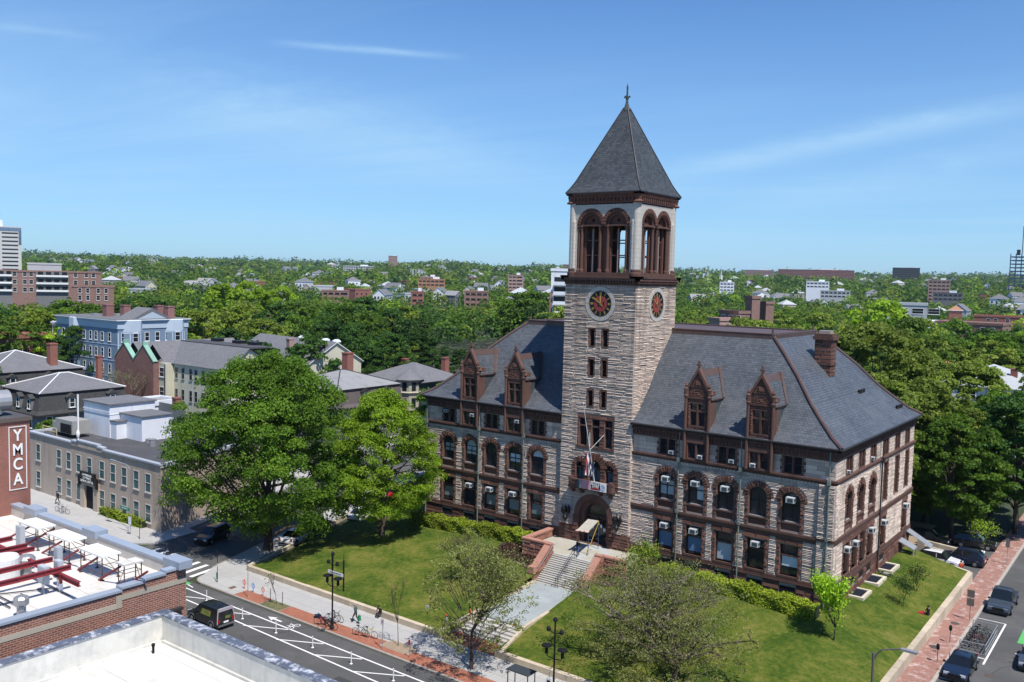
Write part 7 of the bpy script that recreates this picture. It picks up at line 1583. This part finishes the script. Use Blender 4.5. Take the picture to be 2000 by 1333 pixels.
c_blk=paint('black',(.012,.013,.015)); c_wht=paint('white',(.72,.72,.72)); c_nav=paint('navy',(.012,.018,.045)); c_gry=paint('slate',(.05,.065,.085)); c_red=paint('red',(.45,.015,.03)); c_sil=paint('silver',(.35,.37,.39)); c_blu=paint('midnight',(.012,.02,.04))
t=car('delivery_van','black delivery van with silver rear edges driving beside the bike lane',-43.5,-31.6,PI,c_blk,'van',L=4.55,W_=1.8,H=1.83)
b=MB(); 
for s_ in (-1,1): b.tube([(-2.25,s_*.86,.6),(-2.22,s_*.82,1.05),(-2.14,s_*.7,1.83)],.05,6)
b.tube([(-2.16,-.7,1.84),(-2.16,.7,1.84)],.07,6); b.box(-2.24,-.7,1.62,-2.15,.7,1.82); b.build('rear_trim',M('van_silver',(.36,.33,.36),.5,.1),t)
b=MB(); 
for s_ in (-1,1): b.mesh([(-1.3,s_*.915,1.08),(.1,s_*.915,1.08),(.0,s_*.80,1.55),(-1.3,s_*.80,1.55)],[(0,1,2,3) if s_<0 else (3,2,1,0)],0); 
b.build('side_graphic',M('green_graphic',(.12,.2,.04),.5,.5,3.,blotch=((.22,.08,.05),4.,.5,.6)),t)
b=MB(); b.box(-2.31,-.4,.95,-2.29,.1,1.2); b.build('rear_graphic',M('green_graphic',(.12,.2,.04)),t)
car('pickup_truck','dark slate pickup truck parked behind the bicycle corral',10.55,19.6,-PI/2,c_gry,'pickup',L=5.8,W_=2.0,H=1.95)
t=car('parked_saloon','black saloon parked by the kerb at the bottom right edge',10.35,.55,-PI/2,c_blu,'sedan',L=4.9,W_=1.9,H=1.5)
car('grey_estate_car','dark grey car driving cut by the right edge',14.75,6.3,-PI/2,c_gry,'suv',L=4.7,W_=1.85,H=1.55)
car('white_crossover','white car parked in the driveway beside the side lawn',2.9,29.2,-.02,c_wht,'suv',z=-3.78,L=4.6,W_=1.85,H=1.6)
car('navy_suv','dark navy car parked behind the white one in the driveway',4.6,31.9,PI,c_nav,'suv',z=-3.78,L=4.8,W_=1.9,H=1.7)
car('car_under_tree','dark car in deep tree shade beyond the driveway',0.,37.6,0,c_blk,'suv',z=-3.78,H=1.6); car('car_under_tree','second dark car in the shade near the young tree',4.6,39.6,.1,c_blk,'suv',z=-3.78,H=1.6)
hd=math.atan2(.94,-.34)
for px,py,c,k,lab in ((578,1052,c_wht,'sedan','white car parked under the huge tree on the cross street'),(618,1030,c_blu,'suv','dark navy estate car parked on the cross street near the lawn corner'),(706,1008,c_wht,'sedan','white car parked behind the bright tree on the cross street'),(768,965,c_red,'suv','red car parked beside the far left corner of the stone hall'),(570,985,c_sil,'van','silver van moving along the shaded cross street'),(415,1050,c_blk,'suv','dark car in the deep shade of the huge tree at the crossing')):
    P=Uz(px,py,-3.5); car('parked_car',lab,P[0],P[1],hd if px not in (415,) else hd+PI,c,k,z=-3.9,H={'sedan':1.48,'suv':1.68,'van':2.}[k])
t=car('white_car','white car roof just showing behind the nearest parapet',-33.1,-38.2,0,c_wht,'sedan',H=1.5)
# =============== BICYCLES ===============
def bike(name,lab,x,y,ang,col,tilt=0.,z=Z0,group='bicycles parked on the brick strip'):
    t=thing(name,lab,'bicycle',(x,y,z),group); t.rotation_euler=(tilt,0,ang); t['_o']=[0,0,0]
    for x_ in (-.52,.52):
        b=MB(); pts=[(x_+.33*math.cos(a),0,.34+.33*math.sin(a)) for a in np.linspace(0,2*PI,15)]; b.tube(pts,.022,5); w_=b.build('wheel',m_tyre,t)
        b=MB(); 
        for k in range(6): a=PI*k/6; b.cyl((x_+.32*math.cos(a),0,.34+.32*math.sin(a)),(x_-.32*math.cos(a),0,.34-.32*math.sin(a)),.004,.004,3)
        b.build('spoke',m_rim,w_)
    b=MB(); b.tube([(-.52,0,.34),(-.12,0,.3),(.36,0,.78),(-.2,0,.82),(-.12,0,.3)],.022,6); b.tube([(-.52,0,.34),(-.2,0,.8)],.015,5); b.tube([(.52,0,.34),(.4,0,.62),(.34,0,.92)],.02,5); b.tube([(-.2,0,.8),(-.23,0,.92)],.018,5); b.build('frame',col,t)
    b=MB(); b.tube([(.3,-.28,.98),(.34,-.1,.95),(.34,.1,.95),(.3,.28,.98)],.016,5); b.build('handlebar',m_black,t); b=MB(); b.box(-.36,-.06,.9,-.12,.06,.96); b.build('saddle',m_black,t); return t
cb=[M('bike_red',(.35,.04,.05),.4,.05),m_black,M('bike_grey',(.3,.32,.33),.4,.05),M('bike_yellow',(.6,.42,.05),.4,.05),M('bike_green',(.03,.08,.04),.4,.05)]
for px,py,c,a,lab in ((630,1222,0,.3,'red framed bicycle leftmost by the lamp post'),(640,1232,1,.7,'black bicycle leaning at the left of the lamp post'),(646,1218,2,1.1,'pale bicycle behind the lamp post'),(657,1214,1,.1,'dark bicycle right of the lamp post'),(705,1243,4,.25,'dark green bicycle standing near the parking sign'),(722,1246,3,.2,'yellow bicycle with red rimmed wheel near the parking sign')):
    P=Uz(px,py,Z0); bike('bicycle',lab,P[0],P[1],a,cb[c],.1)
t=thing('bike_corral','grey steel bicycle corral frame in the parking lane','bike rack',(10.3,8.3,AS)); b=MB()
def loop(pts,r=.035): b.tube(pts,r,6)
loop([(9.35,5.6,AS),(9.35,5.6,AS+.9),(11.3,5.6,AS+.9),(11.3,5.6,AS)]); loop([(9.35,11.4,AS),(9.35,11.4,AS+.9),(11.3,11.4,AS+.9),(11.3,11.4,AS)]); loop([(11.3,5.6,AS+.9),(11.3,11.4,AS+.9)]); loop([(11.3,5.6,AS+.45),(11.3,11.4,AS+.45)]); loop([(9.35,5.6,AS+.05),(11.3,5.6,AS+.05),(11.3,11.4,AS+.05),(9.35,11.4,AS+.05)]); loop([(9.9,5.6,AS),(9.9,5.6,AS+.6),(9.35,5.6,AS+.6)])
b.build('frame',M('corral_steel',(.24,.26,.28),.45,.1),t)
for i,nm_ in enumerate(('first','second','third','fourth','fifth','sixth','seventh','eighth')): bike('bicycle','dark bicycle inside the steel corral, '+nm_+' from its near end',10.15+.1*(i%2),6.2+i*.62,.05*(i%3),cb[(1,2,1,0,1,2,1,4)[i]],.12,AS,'bicycles inside the corral')
for px,py in ((118,1000),(126,1004)): P=Uz(px,py,Z0); bike('bicycle','bicycle on the far pavement before the tan building, '+('left' if px<120 else 'right')+' one',P[0],P[1],.3,cb[2],.05,group='bicycles on the far pavement')
# =============== PEOPLE ===============
m_skin=M('skin',(.45,.26,.19),.6,.05,4.); 
def person(lab,x,y,z,head,top,pants,hair=(.03,.02,.015),pose='stand',H=1.72,shoe=(.02,.02,.02)):
    t=thing('person',lab,'person',(x,y,z)); t['_o']=[0,0,0]; s_=H/1.75
    # joints in metres, facing +Y before rotation
    J=dict(pel=(0,0,.95),waist=(0,0,1.1),chest=(0,.01,1.32),neck=(0,0,1.48),head0=(0,.02,1.56),head=(0,.03,1.66),
     shl=(-.18,0,1.42),ell=(-.24,-.02,1.16),wrl=(-.25,.1,.93),shr=(.18,0,1.42),elr=(.24,-.02,1.16),wrr=(.25,.1,.93),
     hpl=(-.09,0,.92),knl=(-.1,.03,.5),anl=(-.1,0,.09),tol=(-.1,.15,.04),hpr=(.09,0,.92),knr=(.1,.03,.5),anr=(.1,0,.09),tor=(.1,.15,.04))
    if pose=='walk': J.update(knl=(-.1,.22,.53),anl=(-.1,.28,.1),tol=(-.1,.43,.08),knr=(.1,-.02,.5),anr=(.1,-.3,.16),tor=(.1,-.2,.05),wrl=(-.25,-.06,.95),chest=(0,.06,1.31),neck=(0,.1,1.46),head0=(0,.13,1.53),head=(0,.15,1.62),shl=(-.18,.07,1.4),shr=(.18,.07,1.4))
    if pose=='sit':
        d_=-.47
        J={k:(a,b_,c+d_) for k,(a,b_,c) in J.items()}; J.update(knl=(-.12,.42,.5),anl=(-.12,.45,.09),tol=(-.12,.6,.04),knr=(.12,.42,.5),anr=(.12,.45,.09),tor=(.12,.6,.04),chest=(0,.1,.84),neck=(0,.18,.98),head0=(0,.22,1.05),head=(0,.26,1.14),shl=(-.18,.14,.93),shr=(.18,.14,.93),ell=(-.22,.25,.72),elr=(.22,.25,.72),wrl=(-.06,.42,.66),wrr=(.06,.42,.66))
    if pose=='ground':
        J={k:(a,b_,c-.8) for k,(a,b_,c) in J.items()}; J.update(knl=(-.16,.35,.35),anl=(-.12,.55,.07),tol=(-.12,.7,.05),knr=(.16,.35,.35),anr=(.12,.55,.07),tor=(.12,.7,.05),ell=(-.26,.12,.4),elr=(.26,.12,.4),wrl=(-.12,.3,.36),wrr=(.12,.3,.36))
    if pose=='lie':
        J={k:(a,c-.9,.12+.0*b_+.04*(1 if k in('chest','head') else 0)) for k,(a,b_,c) in J.items()}; J.update(knl=(-.1,-.35,.3),tol=(-.1,-.95,.12),tor=(.1,-.95,.12))
    E_=[('pel','waist'),('waist','chest'),('chest','neck'),('neck','head0'),('head0','head'),('chest','shl'),('shl','ell'),('ell','wrl'),('chest','shr'),('shr','elr'),('elr','wrr'),('pel','hpl'),('hpl','knl'),('knl','anl'),('anl','tol'),('pel','hpr'),('hpr','knr'),('knr','anr'),('anr','tor')]
    Rr=dict(pel=.14,waist=.125,chest=.145,neck=.055,head0=.075,head=.085,shl=.07,ell=.045,wrl=.03,shr=.07,elr=.045,wrr=.03,hpl=.095,knl=.06,anl=.042,tol=.035,hpr=.095,knr=.06,anr=.042,tor=.035)
    for sd,sg_ in (('l',-1),('r',1)):         # hands: palm, four fingers and thumb
        w_=Vector(J['wr'+sd]); dn=(w_-Vector(J['el'+sd])).normalized(); sdv=Vector((sg_,0,0)); pm='pm'+sd; J[pm]=tuple(w_+dn*.07); Rr[pm]=.028; E_.append(('wr'+sd,pm))
        fv=dn.cross(sdv).normalized()
        for k in range(4):
            a='f%s%d'%(sd,k); c='g%s%d'%(sd,k); J[a]=tuple(w_+dn*.12+fv*(.022*(k-1.5))); J[c]=tuple(w_+dn*(.15+.008*(1.5-abs(k-1.5)))+fv*(.024*(k-1.5))-sdv*.02); Rr[a]=.009; Rr[c]=.007; E_+=[(pm,a),(a,c)]
        J['th'+sd]=tuple(w_+dn*.08+fv*.05); Rr['th'+sd]=.009; E_.append((pm,'th'+sd))
    ks=list(J); me=bpy.data.meshes.new('body'); me.from_pydata([tuple(s_*v for v in J[k]) for k in ks],[(ks.index(a),ks.index(c)) for a,c in E_],[]); o=bpy.data.objects.new('body',me); COL.objects.link(o)
    md=o.modifiers.new('s','SKIN'); 
    for k,v in zip(ks,me.skin_vertices[0].data): v.radius=(Rr[k]*s_*(1.15 if k in('chest','pel') else 1),)*2; v.use_root=(k=='pel')
    o.modifiers.new('u','SUBSURF').levels=1
    bpy.context.view_layer.update(); dg=bpy.context.evaluated_depsgraph_get(); nm_=bpy.data.meshes.new_from_object(o.evaluated_get(dg)); o.modifiers.clear(); o.data=nm_; o.parent=t
    nm_.materials.clear()
    for n_,c_ in (('skin',None),('top',top),('trousers',pants),('shoes',shoe)): nm_.materials.append(m_skin if c_ is None else M(n_+'_%02x%02x%02x'%tuple(int(v*255) for v in c_),c_,.85,.1,4.))
    segs=[(Vector(J[a])*s_,Vector(J[c])*s_,a+c) for a,c in E_]; mi=[]
    for p in nm_.polygons:
        best=None
        for A,B,nn in segs:
            ab=B-A; tt=max(0,min(1,(p.center-A).dot(ab)/max(1e-9,ab.dot(ab)))); dd=(p.center-(A+ab*tt)).length
            if best is None or dd<best[0]: best=(dd,nn,tt)
        nn=best[1]
        if nn.startswith(('neck','head0')): mi.append(0)
        elif nn.startswith(('wr','pm','fl','fr','th')): mi.append(0)
        elif nn.startswith(('pelhp','hp','kn')): mi.append(2)
        elif nn.startswith('an'): mi.append(3)
        else: mi.append(1)
    nm_.polygons.foreach_set('material_index',mi); nm_.polygons.foreach_set('use_smooth',[True]*len(mi)); a=nm_.attributes.new('rnd','FLOAT','FACE'); a.data.foreach_set('value',[.5]*len(mi))
    hd_=Vector(J['head'])*s_; b=MB(); b.lathe([(.02,.115),(.07,.1),(.1,.05),(.105,0),(.09,-.05)],(hd_.x,hd_.y-.02,hd_.z),10); b.build('hair',M('hair_%02x'%int(hair[0]*255),hair,.8,.1),t,smooth=True)
    b=MB(); b.lathe([(.012,.0),(.016,-.02),(.02,-.04),(.008,-.05)],(hd_.x,hd_.y+.085*s_,hd_.z+.01),6); 
    for e_ in (-.035,.035): b.cyl((hd_.x+e_,hd_.y+.07,hd_.z+.02),(hd_.x+e_,hd_.y+.084,hd_.z+.02),.012,.01,6,1)
    b.box(hd_.x-.025,hd_.y+.07,hd_.z-.06,hd_.x+.025,hd_.y+.084,hd_.z-.05,1); b.build('face',[m_skin,m_dark],t)
    t.rotation_euler=(0,0,head); return t
t=person('grey haired person in teal jacket walking on the pale pavement with a green bag',-33.7,-23.6,Z0,1.9,(.06,.1,.11),(.015,.015,.018),(.3,.29,.27),'walk',1.7)
b=MB(); b.box(-33.35,-23.75,Z0+.3,-33.1,-23.5,Z0+.75,tx=.03,ty=.03); b.tube([(-33.25,-23.62,Z0+.75),(-33.3,-23.62,Z0+.9)],.012); tag(b.build('shopping_bag',M('bag_green',(.02,.22,.1),.6,.1),org=(-33.2,-23.6,Z0+.3)),'green shopping bag held by the walking person','bag')
person('person in black sitting on the left lawn wall above the pavement',-32.9,-21.35,-3.85,PI,(.012,.012,.015),(.03,.03,.035),pose='sit',shoe=(.5,.5,.5))
person('person in black jacket and blue jeans stepping down from the terrace',-22.85,-4.55,-.12,PI,(.012,.012,.014),(.05,.1,.24),pose='walk')
P=Uz(1815,1203,-2.75); person('person in black sitting on the grass beside the right retaining wall',P[0]-.1,P[1],lawn(P[0],P[1]),2.2,(.012,.012,.014),(.02,.02,.025),pose='ground')
b=MB(); b.box(P[0]-.9,P[1]-.5,lawn(P[0],P[1])+.02,P[0]-.35,P[1]+.1,lawn(P[0],P[1])+.28,tx=.06,ty=.06); tag(b.build('red_bag',M('bag_red',(.4,.02,.03),.7,.1),org=(P[0]-.6,P[1],-2.8)),'red bag on the grass next to the seated person','bag')
person('person in orange red top beside the parked white car',5.5,26.55,-3.78,.6,(.5,.07,.03),(.03,.03,.04))
P=Uz(1736,1134,-1.9); person('person in grey and green lying on the side lawn near the light wells',P[0],P[1],lawn(P[0],P[1]),1.2,(.35,.36,.38),(.16,.2,.1),pose='lie')
P=Uz(1238,1222,-2.4); person('person in white and lilac sitting on the right lawn behind the tree branches',P[0],P[1],lawn(P[0],P[1]),PI,(.55,.5,.62),(.6,.6,.65),pose='ground')
for px,py,po,l,c in ((918,1222,'stand','person in orange top standing behind the leaves at the lower steps',(.6,.09,.03)),(872,1238,'stand','person in white with orange cap at the pavement edge behind the leaves',(.65,.65,.63)),(1002,1240,'sit','person in orange sitting on the lower steps',(.6,.09,.03))):
    P=Uz(px,py,Z0); person(l,P[0],P[1],Z0,2.5,c,(.05,.05,.07),hair=(.6,.1,.03) if 'cap' in l else (.03,.02,.015),pose=po)
P=Uz(113,985,Z0); person('person in dark clothes on the far pavement before the tan building',P[0],P[1],Z0,2.,(.02,.022,.03),(.03,.03,.04),pose='walk')
# stone lions by the tan building door
for px,py,l in ((183,992,'right'),(153,978,'left')):
    P=Uz(px,py,Z0); t=thing('lion_statue','white stone lion sitting on grey plinth '+l+' of the tan building door','statue',(P[0],P[1],Z0)); x,y=P[0],P[1]
    b=MB(); b.box(x-.8,y-.5,Z0,x+.8,y+.5,Z0+.8,tx=.08,ty=.08); b.build('plinth',M('grey_plinth',(.3,.29,.3),.8,.1),t)
    me=bpy.data.meshes.new('s'); pts=[(-.45,0,1.1),(.1,0,1.35),(.3,0,1.75),(.45,0,2.1),(.68,0,2.08),(.4,.2,1.3),(.45,.2,.88),(.4,-.2,1.3),(.45,-.2,.88),(-.3,.25,.9),(-.3,-.25,.9)]; me.from_pydata([(x+a,y+c,Z0+z_) for a,c,z_ in pts],[(0,1),(1,2),(2,3),(3,4),(2,5),(5,6),(2,7),(7,8),(0,9),(0,10)],[]); o=bpy.data.objects.new('lion',me); COL.objects.link(o); o.modifiers.new('s','SKIN')
    for v,r_ in zip(me.skin_vertices[0].data,(.3,.3,.27,.26,.14,.12,.1,.12,.1,.14,.14)): v.radius=(r_,r_)
    me.skin_vertices[0].data[0].use_root=True; o.modifiers.new('u','SUBSURF').levels=1; bpy.context.view_layer.update(); n_=bpy.data.meshes.new_from_object(o.evaluated_get(bpy.context.evaluated_depsgraph_get())); o.modifiers.clear(); o.data=n_; n_.materials.clear(); n_.materials.append(M('white_marble',(.62,.6,.57),.7,.08)); a=n_.attributes.new('rnd','FLOAT','FACE'); a.data.foreach_set('value',[.5]*len(n_.polygons)); o.parent=t; o.location=(-x,-y,-Z0)
# entrance ramp, walls by the driveway
wallrun('pale stone wall with bicycles along the far side of the driveway ramp',[(-.5,33.9),(6.3,34.1)],[-2.4,-3.0],-3.9,.35); wallrun('lower pale stone wall right behind the parked navy car',[(.5,32.75),(6.2,32.85)],[-2.75,-3.3],-3.9,.3)
t=thing('ramp_canopy','two sloping grey metal awnings over the side entrance of the stone hall','awning',(.8,24,-1.5))
m_awn=M('dull_metal_awning',(.27,.28,.3),.5,.12,2.); b=MB(); b.mesh([(.05,25.3,.55),(.05,26.6,.55),(1.9,30.4,-1.9),(1.9,29.1,-1.9),(.05,25.3,.45),(.05,26.6,.45),(1.9,30.4,-2.),(1.9,29.1,-2.)],[(0,3,2,1),(4,5,6,7),(0,4,7,3)],0,.5); b.build('upper_awning',m_awn,t); b=MB(); b.mesh([(.05,22.4,.0),(.05,24.,.0),(1.6,24.2,-.75),(1.6,22.6,-.75),(.05,22.4,-.1),(.05,24.,-.1),(1.6,24.2,-.85),(1.6,22.6,-.85)],[(0,3,2,1),(4,5,6,7),(0,4,7,3)],0,.5); b.build('lower_awning',m_awn,t)
for x,y,z1 in ((1.55,24.,-.8),(1.5,22.8,-.8),(1.8,29.8,-2.)): b=MB(); b.cyl((x,y,-3.8),(x,y,z1),.06,.06,8); b.build('leg',m_galv,t)
b=MB(); b.box(0,23.2,-3.6,.05,25.2,-.3); b.build('side_door',m_dark,t)
farwood()
for o in WT.values(): proto(o)
for o in (wa,wr,wp,wt,acp): proto(o)
# ---------- sky ----------
g=N(W.node_tree)
sky=g.n('ShaderNodeTexSky',_sky_type='NISHITA',_sun_disc=False,_sun_elevation=R(60),_sun_rotation=math.atan2(SUNV.x,SUNV.y),_altitude=20.,_air_density=1.,_dust_density=0.,_ozone_density=4.)
d=g.n('ShaderNodeTexCoord').outputs['Generated']
sx=g.n('ShaderNodeSeparateXYZ',Vector=d)
# cirrus: long wisps on a high layer, direction = world direction
zz=g.math('MAXIMUM',sx.outputs[2],.03); P=g.n('ShaderNodeCombineXYZ',X=g.math('DIVIDE',sx.outputs[0],zz),Y=g.math('DIVIDE',sx.outputs[1],zz),Z=0.).outputs[0]
rot=g.n('ShaderNodeMapping',Vector=P,Rotation=(0,0,R(25)),Scale=(.09,.42,1)).outputs[0]
n1=g.n('ShaderNodeTexNoise',Vector=rot,Scale=1.5,Detail=7.,Roughness=.62,Distortion=.5).outputs[0]
n2=g.n('ShaderNodeTexNoise',Vector=P,Scale=.13,Detail=3.).outputs[0]
v=g.math('MULTIPLY',g.n('ShaderNodeMapRange',Value=n1,i1=.42,i2=.85).outputs[0],g.n('ShaderNodeMapRange',Value=n2,i1=.4,i2=.65).outputs[0])
CLOUDS=[((540,84),(700,95),(900,112),6,.34),((-60,46),(80,58),(190,72),6,.16),((1250,350),(1650,262),(2080,190),20,.36),((1400,420),(1750,340),(2080,285),34,.2),((200,160),(600,260),(1050,340),60,.26)]
veil=g.math('MULTIPLY',g.n('ShaderNodeMapRange',Value=sx.outputs[2],i1=.42,i2=.02).outputs[0],g.math('MULTIPLY_ADD',n2,.55,.26)); tot=g.math('ADD',g.math('MULTIPLY',v,.5),g.math('MULTIPLY',veil,1.))
for A_,B_,C_,w,s_ in CLOUDS:
    # a wisp = band near a great-circle arc between two directions, broken up by the noise
    a=Vector(ray(*A_)).normalized(); c=Vector(ray(*C_)).normalized(); nrm=a.cross(c).normalized(); mid=(a+c).normalized(); half=a.angle(c)/2
    nv=g.vm('ADD',d,g.scale(g.n('ShaderNodeTexNoise',Vector=d,Scale=9.,Detail=3.).outputs[1],.0))
    off=g.n('ShaderNodeVectorMath',_operation='DOT_PRODUCT',i0=nv,i1=tuple(nrm)).outputs['Value']
    nn=g.n('ShaderNodeTexNoise',Vector=g.vm('MULTIPLY',d,(30,30,120)),Scale=1.,Detail=6.,Roughness=.7).outputs[0]
    off=g.math('ADD',off,g.math('MULTIPLY',g.math('SUBTRACT',nn,.5),w/1755*.9))
    al=g.n('ShaderNodeVectorMath',_operation='DOT_PRODUCT',i0=d,i1=tuple(mid)).outputs['Value']
    ac_=g.math('ARCCOSINE',g.math('MINIMUM',al,.99999))
    e=g.math('MULTIPLY',g.math('EXPONENT',g.math('MULTIPLY',g.math('POWER',g.math('ABSOLUTE',g.math('DIVIDE',off,w/1755)),2.),-1.)),g.n('ShaderNodeMapRange',Value=ac_,i1=half*1.15,i2=half*.45).outputs[0])
    tot=g.math('ADD',tot,g.math('MULTIPLY',g.math('MULTIPLY',e,s_),g.math('MULTIPLY_ADD',nn,1.2,.3)))
tot=g.math('MINIMUM',tot,.8)
col=g.mix(tot,sky.outputs[0],(7.6,7.6,7.4,1))
gr=g.vm('MULTIPLY',g.n('ShaderNodeHueSaturation',Saturation=1.15,Value=1.,Color=col).outputs[0],(.5,.79,1.1))
bg=g.n('ShaderNodeBackground',Color=gr,Strength=.108); o=g.n('ShaderNodeOutputWorld'); g.nt.links.new(bg.outputs[0],o.inputs[0])
S.view_settings.exposure=.2
for o in list(bpy.data.objects):
    if '_o' in o: del o['_o']
hz=bpy.data.materials.new('air'); hz.use_nodes=True; g=N(hz.node_tree); v=g.n('ShaderNodeVolumePrincipled',Color=(.62,.78,1.,1),Density=4.5e-5,Anisotropy=.2); o=g.n('ShaderNodeOutputMaterial'); g.nt.links.new(v.outputs[0],o.inputs[1])
b=MB(); b.box(-9000,-300,-40,9000,9000,160); o=b.build('haze',hz); tag(o,'thin blue haze lying over the whole city out to the hills','haze',kind='stuff'); del o['_o']
S.cycles.volume_bounces=0; S.cycles.volume_step_rate=4.; S.cycles.max_bounces=6; S.cycles.diffuse_bounces=3; S.cycles.glossy_bounces=3; S.cycles.transparent_max_bounces=6; S.cycles.transmission_bounces=3
S.cycles.use_denoising=True
